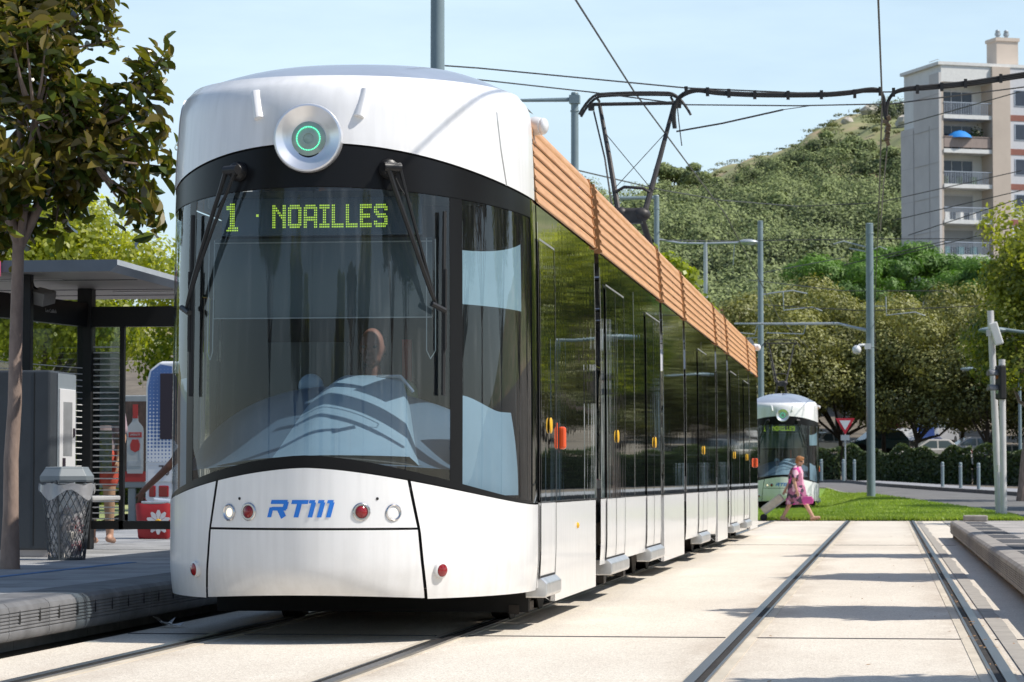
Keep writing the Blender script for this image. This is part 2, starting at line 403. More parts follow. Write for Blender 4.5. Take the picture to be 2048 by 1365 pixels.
M_pave = pmat('grey_paving', (.30, .30, .31), .85, var=.2, scale=1.2, bump=.25, bscale=90)
M_path = pmat('light_pavement', (.40, .37, .33), .9, var=.2, scale=.8, bump=.2, bscale=90)
M_dirt = pmat('dry_ground', (.15, .125, .095), .95, var=.4, scale=.6, bump=.3, bscale=30)
M_grassbase = pmat('turf_soil', (.16, .27, .035), .95, var=.35, scale=1.5, bump=.4, bscale=60)
def hill_mat():
    m, nt, out = new_mat('hill_scrub')
    b = N(nt, 'ShaderNodeBsdfPrincipled'); b.inputs['Roughness'].default_value = .95
    tc = N(nt, 'ShaderNodeTexCoord')
    a = N(nt, 'ShaderNodeTexNoise'); a.inputs['Scale'].default_value = .045; a.inputs['Detail'].default_value = 8; a.inputs['Roughness'].default_value = .7
    nt.links.new(tc.outputs['Object'], a.inputs['Vector'])
    r = N(nt, 'ShaderNodeValToRGB'); e = r.color_ramp.elements
    e[0].position = .33; e[0].color = (.125, .145, .055, 1); e[1].position = .70; e[1].color = (.40, .25, .16, 1)
    q = r.color_ramp.elements.new(.5); q.color = (.225, .235, .095, 1); q = r.color_ramp.elements.new(.58); q.color = (.32, .275, .145, 1)
    nt.links.new(a.outputs['Fac'], r.inputs['Fac']); nt.links.new(r.outputs[0], b.inputs['Base Color'])
    nt.links.new(b.outputs[0], out.inputs['Surface']); return m
M_hill = hill_mat()
M_steel = pmat('worn_rail_steel', (.20, .20, .205), .32, metal=.9, var=.2, scale=3, stretch=(1,.1,1))
M_groove = pmat('rail_groove_grime', (.035, .03, .026), .9, var=.4, scale=6)
M_seal = pmat('rail_side_sealant', (.56, .49, .39), .85, var=.2, scale=5, stretch=(1,.25,1))
M_joint = pmat('joint_filler', (.09, .085, .09), .9, var=.2)

# ------------------------------------------------------------------ ground sheets
def sheet(name, mat, xs, ys, dz, kind='structure', hf=H):
    mb = MB(); mb.grid([[(x, y, hf(x, y)+dz) for x in xs] for y in ys]); o = mb.build(name, mat, smooth=60)
    o['kind'] = kind; return o
xs = sorted(set(list(np.linspace(-420, -60, 13)) + list(np.linspace(-60, -10, 11)) + list(np.linspace(-10, 16, 53)) + list(np.linspace(16, 60, 10)) + list(np.linspace(60, 420, 13))))
sheet('ground', M_dirt, xs, list(np.linspace(-300, 60, 19)) + list(np.linspace(66, 180, 58)) + list(np.linspace(184, 300, 30)), -.03)
sheet('hill', M_hill, list(np.linspace(-420, -130, 30)) + list(np.linspace(-124, 70, 98)) + list(np.linspace(80, 420, 30)), list(np.linspace(300, 760, 116)), -.03)
# track bed of pale concrete up to the grass
flat = lambda x, y: 0.0
sheet('track_bed', M_slab, [-4.92, -3.5, -1.8, 0, 1.3], [-60, -20, 0, 20, 40, 60, 70.6], 0.0, hf=flat)
sheet('track_crossing', M_slab, [-12, -7, -4.93], [62, 66, 70.6], .004, hf=flat)
sheet('side_path', M_path, [1.31, 3, 6, 12], [52.4, 58, 64, 70, 74], .006, hf=flat)
# expansion joints across the slab (thin filled grooves)
for k, (y0, slope) in enumerate([(18.35, .0), (44.5, 0.0)]):
    mb = MB(); wd = .014 if k == 0 else .007
    for xa, xb in ((-4.9, -4.33), (-4.13, -2.87), (-2.67, -1.02), (-.83, .46), (.66, 1.02)):
        mb.box(xa, xb, y0-wd, y0+wd, -.01, .005)
    struct(mb.build('expansion_joint', M_joint))
# grooved rails, straight along Y to the grass
def rail(x, side):
    """side +1: running head on the +X side of the groove"""
    Y0, Y1 = -60, 70.6
    mb = MB()
    mb.box(x-.10, x+.10, Y0, Y1, -.02, .004, 2)                        # sealant bed
    mb.box(x+side*.0 - .02, x+side*.0 + .02, Y0, Y1, -.01, .0065, 1)    # groove
    a, b = sorted((x+side*.021, x+side*.078)); mb.box(a, b, Y0, Y1, -.01, .016, 0)
    a, b = sorted((x-side*.021, x-side*.037)); mb.box(a, b, Y0, Y1, -.01, .013, 0)
    o = mb.build('rail', [M_steel, M_groove, M_seal]); o['kind'] = 'structure'; return o
for cx in (-3.5, -.185):
    rail(cx-.735, -1); rail(cx+.735, 1)
mb = MB()                                                              # dark repaired strip beside the right-hand rail
g = random.Random(4); L = []; Rr = []
for i in range(160):
    y = -20 + i*.566
    L.append((.684, y, .0075)); Rr.append((.80 + g.uniform(-.012,.012) + .01*math.sin(y*1.3), y, .0075))
mb.grid([[a, b] for a, b in zip(L, Rr)], flip=True)
M_strip = pmat('rail_repair_mortar', (.36, .33, .29), .9, var=.2, scale=4, bump=.2)
struct(mb.build('rail_edge_strip', M_strip))
# road that curves past the end of the right platform
def ribbon(name, mat, A, B, dz, n=40):
    mb = MB(); rows = []
    for i in range(n+1):
        k = i/n*(len(A)-1); j = min(int(k), len(A)-2); t = k-j
        a = [A[j][q]*(1-t)+A[j+1][q]*t for q in (0,1)]; b = [B[j][q]*(1-t)+B[j+1][q]*t for q in (0,1)]
        rows.append([(a[0]*(1-c)+b[0]*c, a[1]*(1-c)+b[1]*c, H(a[0]*(1-c)+b[0]*c, a[1]*(1-c)+b[1]*c)+dz) for c in (0,.25,.5,.75,1)])
    mb.grid(rows); return struct(mb.build(name, mat, smooth=60))
g_edge = [(-40,152),(-12,142),(-2.6,126),(0,104),(2.2,86),(3.3,76),(6,66),(10,50),(12,20),(12,-60)]     # grass side
k_edge = [(-40,166),(-12,154),(-2.2,141),(2.0,119),(5.2,104),(7.6,92),(12,72),(16,50),(18,20),(18,-60)]  # hedge side
ribbon('road', M_asph, g_edge, k_edge, .012, 72)
M_kerbst = pmat('kerb_stone', (.30, .29, .27), .85, var=.2, scale=3)
M_kerbdk = pmat('dark_kerb_stone', (.13, .13, .13), .85, var=.25, scale=3)
def kerb(A, dz=.13, wdt=.16, mat=M_kerbst, n=70):
    mb = MB(); rows = []
    for i in range(n+1):
        k = i/n*(len(A)-1); j = min(int(k), len(A)-2); t = k-j
        p = Vector((A[j][0]*(1-t)+A[j+1][0]*t, A[j][1]*(1-t)+A[j+1][1]*t, 0)); d = Vector((A[j+1][0]-A[j][0], A[j+1][1]-A[j][1], 0)).normalized(); nn = Vector((d.y, -d.x, 0))
        z = H(p.x, p.y); a = p - nn*wdt/2; b = p + nn*wdt/2
        rows.append([(a.x,a.y,z-.05),(a.x,a.y,z+dz),(b.x,b.y,z+dz),(b.x,b.y,z-.05)])
    mb.grid(rows); return struct(mb.build('kerb', mat))
kerb(k_edge, .15, .2, M_kerbdk)
kerb(g_edge[:6], .06, .14)
k2 = [(-40,172),(-12,160),(-1.0,147),(3.4,125),(7.2,110),(10.2,97),(15,76),(20,52),(22,20),(22,-60)]
ribbon('pavement', M_pave, k_edge, k2, .10, 72)
# turf: soil sheet and blades
tx = list(np.linspace(-12, 4, 33)); ty = list(np.linspace(70.62, 140, 60))
def in_turf(x, y):
    if y < 70.6: return False
    e = np.interp(y, [66, 76, 86, 104, 126, 142], [3.3, 3.2, 2.1, -.1, -2.7, -12])
    return -12 < x < e
rows = []
for y in ty:
    e = float(np.interp(y, [66, 76, 86, 104, 126, 142], [3.3, 3.2, 2.1, -.1, -2.7, -12]))
    rows.append([(-12 + (e+12)*i/30, y, H(-12 + (e+12)*i/30, y)+.016) for i in range(31)])
mb = MB(); mb.grid(rows); struct(mb.build('turf_bed', M_grassbase, smooth=60))
n = 150000
X = -3 + 6.4*NR.random(n); Yv = 70.6 + 56*NR.random(n)**1.5
X[:26000] = -12 + 9*NR.random(26000)
ok = np.array([in_turf(a, b) and not (b > 94 and -4.6 < a < -2.6) for a, b in zip(X, Yv)])
X, Yv = X[ok], Yv[ok]; n = len(X)
hh = .05 + .07*NR.random(n); zz = np.array([H(a, b) for a, b in zip(X, Yv)]) + .01
ang = NR.random(n)*PI; wv = .02 + .02*NR.random(n)
v = np.empty((n,3,3), np.float32); dx = np.cos(ang)*wv; dy = np.sin(ang)*wv
v[:,0] = np.stack([X-dx, Yv-dy, zz],1); v[:,1] = np.stack([X+dx, Yv+dy, zz],1)
v[:,2] = np.stack([X+NR.normal(0,.035,n), Yv+NR.normal(0,.035,n), zz+hh],1)
me = bpy.data.meshes.new('grass'); me.vertices.add(3*n); me.vertices.foreach_set('co', v.reshape(-1)); me.loops.add(3*n)
me.loops.foreach_set('vertex_index', np.arange(3*n, dtype=np.int32)); me.polygons.add(n); me.polygons.foreach_set('loop_start', np.arange(0,3*n,3,dtype=np.int32))
a = me.attributes.new('tone','FLOAT','FACE')
patch_ = .5 + .5*np.sin(X*2.1+np.sin(Yv*.7)*2)*np.sin(Yv*.55+X*.8); a.data.foreach_set('value', np.clip(patch_*.6+.4*NR.random(n),0,1).astype(np.float32))
M_grass = leaf_mat('grass_blades', (.15, .235, .03), (.36, .44, .09), trans=.4, rough=.5)
me.materials.append(M_grass); me.update(); me.validate()
go = bpy.data.objects.new('grass', me); col.objects.link(go)
tag(go, 'short bright green lawn grass growing beyond the end of the concrete track', 'grass'); go['kind'] = 'stuff'
# ================================================================== TRAM
def paint_mat(name, c, rough=.28):
    m, nt, out = new_mat(name)
    b = N(nt, 'ShaderNodeBsdfPrincipled'); b.inputs['Roughness'].default_value = rough
    b.inputs['Coat Weight'].default_value = .35; b.inputs['Coat Roughness'].default_value = .08
    tc = N(nt, 'ShaderNodeTexCoord'); mp = N(nt, 'ShaderNodeMapping'); mp.inputs['Scale'].default_value = (7, 7, .55)
    a = N(nt, 'ShaderNodeTexNoise'); a.inputs['Scale'].default_value = 2.5; a.inputs['Detail'].default_value = 7
    nt.links.new(tc.outputs['Object'], mp.inputs['Vector']); nt.links.new(mp.outputs[0], a.inputs['Vector'])
    r = N(nt, 'ShaderNodeValToRGB'); r.color_ramp.elements[0].position = .25; r.color_ramp.elements[1].position = .6
    r.color_ramp.elements[0].color = c4([q*.9 for q in c]); r.color_ramp.elements[1].color = c4(c)
    nt.links.new(a.outputs['Fac'], r.inputs['Fac'])
    sp = N(nt, 'ShaderNodeSeparateXYZ'); nt.links.new(tc.outputs['Object'], sp.inputs[0])
    d1 = N(nt, 'ShaderNodeMapRange'); d1.inputs['From Min'].default_value = .75; d1.inputs['From Max'].default_value = .15; d1.inputs['To Min'].default_value = 0; d1.inputs['To Max'].default_value = .75
    nt.links.new(sp.outputs['Z'], d1.inputs['Value'])
    dn = N(nt, 'ShaderNodeTexNoise'); dn.inputs['Scale'].default_value = 5; dn.inputs['Detail'].default_value = 9; dn.inputs['Roughness'].default_value = .75
    nt.links.new(tc.outputs['Object'], dn.inputs['Vector'])
    d2 = N(nt, 'ShaderNodeMath', operation='MULTIPLY'); nt.links.new(d1.outputs[0], d2.inputs[0]); nt.links.new(dn.outputs['Fac'], d2.inputs[1])
    dm = N(nt, 'ShaderNodeMix', data_type='RGBA'); dm.inputs[7].default_value = (.42, .37, .31, 1)
    nt.links.new(d2.outputs[0], dm.inputs[0]); nt.links.new(r.outputs[0], dm.inputs[6]); nt.links.new(dm.outputs[2], b.inputs['Base Color'])
    nb = N(nt, 'ShaderNodeTexNoise'); nb.inputs['Scale'].default_value = 1.1; nb.inputs['Detail'].default_value = 1
    bp = N(nt, 'ShaderNodeBump'); bp.inputs['Strength'].default_value = .06; bp.inputs['Distance'].default_value = .03
    nt.links.new(tc.outputs['Object'], nb.inputs['Vector']); nt.links.new(nb.outputs['Fac'], bp.inputs['Height']); nt.links.new(bp.outputs[0], b.inputs['Coat Normal'])
    nt.links.new(b.outputs[0], out.inputs['Surface']); return m
def blackglass_mat(name):
    m, nt, out = new_mat(name)
    b = N(nt, 'ShaderNodeBsdfGlossy'); b.inputs['Roughness'].default_value = .012; b.inputs['Color'].default_value = (.97, 1, .97, 1)
    dk = N(nt, 'ShaderNodeBsdfDiffuse'); dk.inputs['Color'].default_value = (.010, .011, .012, 1)
    fr = N(nt, 'ShaderNodeFresnel'); fr.inputs['IOR'].default_value = 1.7
    mu = N(nt, 'ShaderNodeMath', operation='MULTIPLY'); mu.inputs[1].default_value = 1.25; mu.use_clamp = True; nt.links.new(fr.outputs[0], mu.inputs[0])
    ms = N(nt, 'ShaderNodeMixShader'); nt.links.new(mu.outputs[0], ms.inputs[0]); nt.links.new(dk.outputs[0], ms.inputs[1]); nt.links.new(b.outputs[0], ms.inputs[2])
    tc = N(nt, 'ShaderNodeTexCoord'); mp = N(nt, 'ShaderNodeMapping'); mp.inputs['Scale'].default_value = (1, 2.6, .22)
    nb = N(nt, 'ShaderNodeTexNoise'); nb.inputs['Scale'].default_value = 2.2; nb.inputs['Detail'].default_value = 2
    bp = N(nt, 'ShaderNodeBump'); bp.inputs['Strength'].default_value = .025; bp.inputs['Distance'].default_value = .02
    nt.links.new(tc.outputs['Object'], mp.inputs['Vector']); nt.links.new(mp.outputs[0], nb.inputs['Vector']); nt.links.new(nb.outputs['Fac'], bp.inputs['Height']); nt.links.new(bp.outputs[0], b.inputs['Normal'])
    nt.links.new(ms.outputs[0], out.inputs['Surface']); return m
def wood_mat():
    m, nt, out = new_mat('varnished_wood')
    b = N(nt, 'ShaderNodeBsdfPrincipled'); b.inputs['Roughness'].default_value = .5
    tc = N(nt, 'ShaderNodeTexCoord'); mp = N(nt, 'ShaderNodeMapping'); mp.inputs['Scale'].default_value = (14, .8, 14)
    a = N(nt, 'ShaderNodeTexNoise'); a.inputs['Scale'].default_value = 3; a.inputs['Detail'].default_value = 8
    nt.links.new(tc.outputs['Object'], mp.inputs['Vector']); nt.links.new(mp.outputs[0], a.inputs['Vector'])
    r = N(nt, 'ShaderNodeValToRGB'); r.color_ramp.elements[0].position = .3; r.color_ramp.elements[1].position = .7
    r.color_ramp.elements[0].color = (.50, .245, .10, 1); r.color_ramp.elements[1].color = (.68, .37, .175, 1)
    nt.links.new(a.outputs['Fac'], r.inputs['Fac']); nt.links.new(r.outputs[0], b.inputs['Base Color'])
    nt.links.new(b.outputs[0], out.inputs['Surface']); return m
M_white = paint_mat('tram_white_paint', (.86, .855, .855))
M_bglass = blackglass_mat('tram_black_glass')
M_black = pmat('black_gloss_trim', (.010, .010, .011), .3, var=0, ior=1.25)
M_rub = pmat('black_rubber', (.018, .018, .019), .7, var=.2)
M_shell = pmat('dark_inner_shell', (.02, .02, .022), .8, var=0)
M_wood = wood_mat(); M_wood2 = pmat('dark_wood_end', (.40,.185,.07), .55, var=.15, scale=6)
M_roof = pmat('roof_grey_blue', (.30, .33, .40), .35, var=.12, scale=2, coat=.3)
M_liner = pmat('louvre_backing', (.55, .55, .55), .5, var=.1)
M_silver = pmat('brushed_silver', (.88, .88, .90), .30, metal=.75, var=.04)
M_step = pmat('step_aluminium', (.62, .62, .62), .38, metal=.8, var=.12, scale=10)
M_orange = pmat('orange_lens', (.75, .09, .02), .2, var=.1, coat=.5, emit=(.8,.1,.02), estr=.12)
M_red = pmat('red_lens', (.25, .008, .012), .15, var=.1, scale=20, coat=.6)
M_yellow = pmat('yellow_button', (.75, .42, .02), .35, var=0)
M_lamp = pmat('lit_lamp', (.8, .8, .75), .1, var=0, emit=(1, .80, .50), estr=1.3)
M_chrome = pmat('lamp_bezel', (.6, .6, .62), .2, metal=1, var=0)
M_logo = pmat('operator_blue', (.02, .20, .72), .4, var=0)
M_led = pmat('led_yellow_green', (.3, .5, .05), .4, var=0, emit=(.50, .72, .06), estr=1.0)
M_ledring = pmat('led_green', (.1, .5, .3), .4, var=0, emit=(.12, .9, .5), estr=1.6)
M_eye = pmat('grey_green_lens', (.34, .45, .40), .12, var=.15, scale=12, coat=.5)
M_dash = pmat('dashboard_blue_grey', (.23, .31, .38), .40, var=.08, scale=2)
M_dashshade = pmat('dashboard_shaded_blue_grey', (.085, .125, .175), .35, var=.08, scale=2)  # darker copy of the dash colour, shade on the dome painted in
M_cabdark = pmat('cab_dark_lining', (.035, .038, .042), .8, var=.2, scale=2)
M_blind = pmat('cab_blind_fabric', (.055, .075, .085), .8, var=.1, scale=2)
M_blindlt = pmat('pale_blind_fabric', (.25, .34, .39), .7, var=.05)
M_wind = glass_mat('windscreen_glass', (.80, .88, .91), refl=.95, ior=1.5, film=.012, filmcol=(.6,.64,.66), wob=.08, refl_streak=.09)  # pale streaks painted into the film stand in for reflections
M_wip = pmat('wiper_black', (.015, .015, .016), .4, var=0)
M_railing = pmat('cab_grey_fitting', (.22,.25,.26), .5, var=.1)
M_disp = pmat('display_board', (.03, .05, .075), .4, var=.2, scale=2)
M_bogie = pmat('bogie_dirty_steel', (.06, .05, .045), .7, var=.4, scale=8)
M_pant = pmat('pantograph_steel', (.055, .05, .048), .5, metal=.4, var=.3, scale=10)

A_, B_ = 1.20, 1.77
TL = 36.4
zk = np.array([.2, .30, .45, .9, 1.5, 2.3, 2.8, 3.1, 3.3, 3.37, 3.42, 3.45])
ik = np.array([.03, .012, 0, 0, 0, .006, .016, .026, .038, .052, .085, .15])
lk = np.array([.05, .03, 0, 0, .01, .03, .06, .08, .105, .13, .17, .24])
zd = np.linspace(.2, 3.45, 400)
def smooth_(a, n=9):
    b = np.convolve(np.pad(a, (n//2, n//2), mode='edge'), np.ones(n)/n, 'valid'); return b
idn = smooth_(np.interp(zd, zk, ik)); ldn = smooth_(np.interp(zd, zk, lk))
def inset(z): return float(np.interp(z, zd, idn))
def lean(z): return float(np.interp(z, zd, ldn))
def P0(u, z, rear=False):
    s = 1 if u >= 0 else -1; q = abs(u); a = A_ - inset(z)
    if q <= 1:
        t = q*PI/2; x = a*math.sin(t); y = B_*(1-math.cos(t)) + lean(z)*(math.cos(t))
    else: x = a; y = B_ + (q-1)
    tt = min(q, 1.0)*PI/2
    zz = z + max(0, (z-3.12)/.33)*(.045 + .06*(1-math.cos(tt)))
    return Vector((s*x, (TL - y) if rear else y, zz))
def PN(u, z, rear=False):
    e = .004
    du = P0(u+e, z, rear) - P0(u-e, z, rear); dz = P0(u, z+e, rear) - P0(u, z-e, rear)
    n = du.cross(dz)
    if rear: n = -n
    n.normalize(); return n
def P(u, z, off=0, rear=False):
    p = P0(u, z, rear)
    return p + PN(u, z, rear)*off if off else p
def uy(y): return 1 + (y - B_)
def u_of_x(x): return math.asin(max(-1, min(1, x/A_)))/(PI/2)
def F(x, z, off=0):                       # point on the front skin above lateral x
    return P(math.asin(max(-1, min(1, x/(A_-inset(z)))))/(PI/2), z, off)
def FNn(x, z): return PN(math.asin(max(-1, min(1, x/(A_-inset(z)))))/(PI/2), z)
def xu(u): return math.sin(min(1, abs(u))*PI/2)*A_
def arch(u):  return 3.06 - .205*(xu(u)/A_)**2.2                 # lower edge of the white fascia
def gtop(u):  return 2.79 - .065*(xu(u)/A_)**2
def hood(u):  return 1.075 - .235*(xu(u)/A_)**1.6                # top edge of the white front
def patch(mb, u0, u1, z0, z1, nu, nz, off=0, m=0, rear=False):
    f = lambda q, a: q(a) if callable(q) else q
    rows = []
    for j in range(nz+1):
        w_ = j/nz; ua, ub = f(u0, w_), f(u1, w_); r = []
        for i in range(nu+1):
            u = ua + (ub-ua)*i/nu; za, zb = f(z0, u), f(z1, u); r.append(P(u, za+(zb-za)*w_, off, rear))
        rows.append(r)
    mb.grid(rows, m, flip=rear); return mb
def pobj(name, mat, par, u0, u1, z0, z1, nu, nz, off=0, rear=False, solid=0.0, sm_=50):
    mb = MB(); patch(mb, u0, u1, z0, z1, nu, nz, off, 0, rear); return mb.build(name, mat, par, smooth=sm_, solid=solid)

def font_bits():
    g = {}
    g['N'] = ["XX....XX","XXX...XX","XXXX..XX","XX.XX.XX","XX..XXXX","XX...XXX","XX....XX","XX....XX","XX....XX","XX....XX"]
    g['O'] = [".XXXXXX.","XXXXXXXX","XX....XX","XX....XX","XX....XX","XX....XX","XX....XX","XX....XX","XXXXXXXX",".XXXXXX."]
    g['A'] = [".XXXXXX.","XXXXXXXX","XX....XX","XX....XX","XX....XX","XXXXXXXX","XXXXXXXX","XX....XX","XX....XX","XX....XX"]
    g['I'] = ["XXXXXX","XXXXXX","..XX..","..XX..","..XX..","..XX..","..XX..","..XX..","XXXXXX","XXXXXX"]
    g['L'] = ["XX.....","XX.....","XX.....","XX.....","XX.....","XX.....","XX.....","XX.....","XXXXXXX","XXXXXXX"]
    g['E'] = ["XXXXXXX","XXXXXXX","XX.....","XX.....","XXXXXX.","XXXXXX.","XX.....","XX.....","XXXXXXX","XXXXXXX"]
    g['S'] = [".XXXXXX.","XXXXXXXX","XX....XX","XXX.....",".XXXXXX.","..XXXXXX","......XX","XX....XX","XXXXXXXX",".XXXXXX."]
    g['1'] = ["..XXX","XXXXX","XXXXX","..XXX","..XXX","..XXX","..XXX","..XXX","..XXX","..XXX",".XXXXXX","XXXXXXX"]
    return g

def make_tram():
    T = thing('tram', 'white tram with wooden roof louvres and black windows standing at the left platform', 'tram')
    # ---------------------------------------------------------------- front end
    mb = MB(); patch(mb, -1, 1, .26, 3.40, 48, 40, -.035); mb.build('cab_frame', M_shell, T, smooth=60)
    # openings are cut from that inner shell by building it only where it is solid
    o = T.children[-1] if T.children else None
    for ch in list(T.children): bpy.data.objects.remove(ch)
    mb = MB()
    patch(mb, -1, 1, .33, lambda u: hood(u)+.02, 40, 8, -.03)
    mb.build('cab_frame', M_shell, T, smooth=60)
    mb = MB(); patch(mb, -1, 1, lambda u: gtop(u)-.0, 3.40, 40, 10, -.03); mb.build('roof_frame', M_shell, T, smooth=60)
    zf = lambda u: 3.449
    fasc = pobj('front_fascia', M_white, T, -1.03, 1.03, arch, zf, 64, 26)
    pobj('visor_band', M_black, T, -1.0, 1.0, gtop, lambda u: arch(u)-.012, 64, 6, -.004)
    up = u_of_x(.82); upo = u_of_x(.885)
    g0 = lambda u: hood(u) + .012 + .055*(1-(xu(u)/A_)**2)
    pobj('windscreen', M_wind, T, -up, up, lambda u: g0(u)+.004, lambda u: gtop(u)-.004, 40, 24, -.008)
    pobj('windscreen_sill', M_black, T, -.995, .995, lambda u: hood(u)+.004, lambda u: g0(u)+.006, 48, 3, -.006)
    for s in (-1, 1):
        ua, ub = sorted((s*up, s*upo)); pobj('pillar', M_black, T, ua, ub, lambda u: g0(u)+.004, lambda u: gtop(u)-.002, 4, 20, -.006)
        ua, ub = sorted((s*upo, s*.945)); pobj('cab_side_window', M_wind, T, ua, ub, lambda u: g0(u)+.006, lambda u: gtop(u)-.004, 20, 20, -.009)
        ua, ub = sorted((s*.945, s*1.12)); pobj('corner_post', M_bglass, T, ua, ub, lambda u: hood(u)+.006, lambda u: arch(u)-.01, 10, 20, -.004)
    # white bodywork below the glass: bonnet, bumper panel and two cheeks with seams between
    us = lambda w_: u_of_x(.60 + .0*w_)
    def seam(z):                                     # lateral position of the slanted seam at a height
        return u_of_x(float(np.interp(z, [.2, .5, .70, 1.0], [.705, .672, .655, .600])))
    gp = .0055
    hz = lambda a, b: (lambda w_: seam(a+(b-a)*w_))
    bon = pobj('bonnet', M_white, T, lambda w_: -hz(.71, 1.0)(w_)+gp, lambda w_: hz(.71, 1.0)(w_)-gp, .708, lambda u: hood(u)-.004, 40, 14, sm_=70)
    bump_lo = lambda u: .298 - .024*(xu(u)/.7)**2
    mb = MB(); rows = []
    def tuck(u, p):
        cz = .30 + .135*(1-(xu(u)/.69)**2)
        return p + Vector((0, 2.2*max(0, cz-p.z)**2, 0))
    for j in range(25):
        w_ = j/24; ua = hz(.28, .69)(w_)-gp
        r = []
        for i in range(41):
            u = -ua + 2*ua*i/40; z = bump_lo(u) + (.694-bump_lo(u))*w_; r.append(tuck(u, P(u, z)))
        rows.append(r)
    mb.grid(rows); low = mb.build('bumper_panel', M_white, T, smooth=25)
    for s in (-1, 1):
        mb = MB(); rows = []
        for j in range(17):
            w_ = j/16; r = []
            for i in range(27):
                k = i/26
                z0g = .27 + (1.0-.27)*w_
                ua = seam(z0g)+gp; u = ua + (1.075-ua)*k
                za, zb = .27, hood(u)-.004
                r.append(P(s*u, za+(zb-za)*w_))
            rows.append(r if s > 0 else r[::-1])
        mb.grid(rows); ck = mb.build('cheek_panel', M_white, T, smooth=60)
        # red reflector in a shallow round socket by the seam
        x = s*.765; n_ = FNn(x, .445); p = F(x, .445, .016)
        mb = MB(); mb.lathe([(.052,-.03),(.050,.002),(.040,.008)], p, n_, 20, 1); mb.lathe([(.040,.004),(.037,.012),(.02,.020),(0,.022)], p, n_, 20, 0)
        mb.build('reflector', [M_red, M_white], ck, smooth=40)
    # lamps on the bonnet
    for x in (-.505, .515):
        p = F(x, .80); n_ = FNn(x, .80)
        mb = MB(); mb.lathe([(.053,-.01),(.053,.004),(.047,.009),(.043,.004)], p, n_, 24, 1); mb.lathe([(.044,.004),(.036,-.004),(.024,-.007)], p, n_, 24, 1); mb.lathe([(.038,-.005),(.022,.002),(0,.005)], p, n_, 16, 0)
        mb.build('headlight', [M_lamp, M_chrome], bon, smooth=40)
    for x in (-.365, .335):
        p = F(x, .805); n_ = FNn(x, .805)
        mb = MB(); mb.lathe([(.056,-.01),(.056,.003),(.05,.008),(.04,.008),(.037,.003)], p, n_, 24, 1); mb.lathe([(.037,.004),(.028,.012),(.012,.017),(0,.018)], p, n_, 24, 0)
        mb.build('marker_lamp', [M_red, M_chrome], bon, smooth=40)
    for x in (-.43, .425):
        p = F(x, .885); n_ = FNn(x, .885); mb = MB(); mb.lathe([(.009,.0),(.009,.003),(0,.004)], p, n_, 10); mb.build('washer_jet', M_rub, bon)
    # operator's logo R T M in slanted strokes
    mb = MB()
    def stroke(poly):
        tri = [(p[0] + .26*p[1], p[1]) for p in poly]
        q = [F(-.02 + a, .772 + b, .0035) for a, b in tri]; mb.add(q, [tuple(range(len(q)))])
    hq = .105
    def seg(x0, y0, x1, y1, t):                        # thick bar between two points
        d = Vector((x1-x0, y1-y0)); L_ = d.length; d /= L_; n_ = Vector((-d.y, d.x))*t/2
        k = max(1, int(L_/.03))
        for i in range(k):
            a = Vector((x0, y0)) + d*L_*i/k; b = Vector((x0, y0)) + d*L_*(i+1)/k
            stroke([tuple(a-n_), tuple(b-n_), tuple(b+n_), tuple(a+n_)])
    th = .026
    seg(-.205, 0, -.205, .06, th); seg(-.217, hq-.012, -.135, hq-.012, .024); seg(-.118, hq-.012, -.118, .05, .03); seg(-.135, hq-.012, -.112, hq-.012, .024)
    seg(-.205, .052, -.108, .052, .022); seg(-.150, .05, -.112, 0, .032)
    seg(-.085, hq-.012, .018, hq-.012, .024); seg(-.034, hq-.02, -.034, 0, .03)
    for k in range(3):
        x = .052 + k*.055; seg(x, 0, x, hq-.014, .028)
        seg(x-.03, hq-.010, x+.006, hq-.010, .02)
    mb.build('operator_logo', M_logo, bon)
    # round silver eye with its ring of green lights
    pe = F(0.0, 3.085); pe = Vector((0, pe.y, 3.085)); dn = Vector((0, -1, .04)).normalized()
    mb = MB(); mb.lathe([(.20,-.14),(.212,.0),(.214,.030),(.208,.042),(.198,.044),(.18,.034),(.145,.012),(.11,-.004),(.104,-.004)], pe, dn, 64)
    eye = mb.build('eye_disc', M_silver, T, smooth=35)
    mb = MB(); mb.lathe([(.108,-.02),(.106,.002),(.09,.008),(.04,.014),(.032,.014),(.030,.006),(0,.008)], pe, dn, 40); mb.build('lens', M_eye, eye, smooth=35)
    mb = MB()
    for k in range(44):
        a = 2*PI*k/44; c = pe + Vector((.072*math.cos(a), 0, .072*math.sin(a))) + dn*.012
        mb.lathe([(.0042,-.004),(.0042,.003),(0,.004)], c, dn, 6)
    mb.build('led_ring', M_ledring, eye)
    for s, x, tl in ((-1, -.345, R(9)), (1, .318, R(9))):
        z = 3.285; p = F(x, z); mb = MB()
        a = F(x - s*.020, z-.076, .012); b = F(x + s*.020, z+.076, .012)
        n_ = FNn(x, z); d = (b-a).normalized(); sd = d.cross(n_).normalized()
        vs = []
        for q, hgt in ((a, .058), (b, .045)):
            for k in range(7):
                t_ = PI*k/6; vs.append(q + sd*(.036*math.cos(t_)) + n_*(hgt*math.sin(t_) - .03))
        fs = [(i, i+1, i+8, i+7) for i in range(6)] + [tuple(range(6,-1,-1)), tuple(range(7,14))]
        mb.add(vs, fs); mb.build('brow_fin', M_white, T, smooth=50, bevel=.004)
    # roof dome behind the fascia
    ring = [P(u, 3.449) for u in np.linspace(-1.9, 1.9, 60)]
    mb = MB(); rows = []
    for j in range(13):
        k = 1 - j/12
        rows.append([Vector((p.x*k, p.y*k + (1-k)*max(p.y, 2.4) , p.z - .012 + .30*(1-k**2.2))) for p in ring])
    mb.grid(rows); mb.build('roof_dome', M_roof, T, smooth=60)
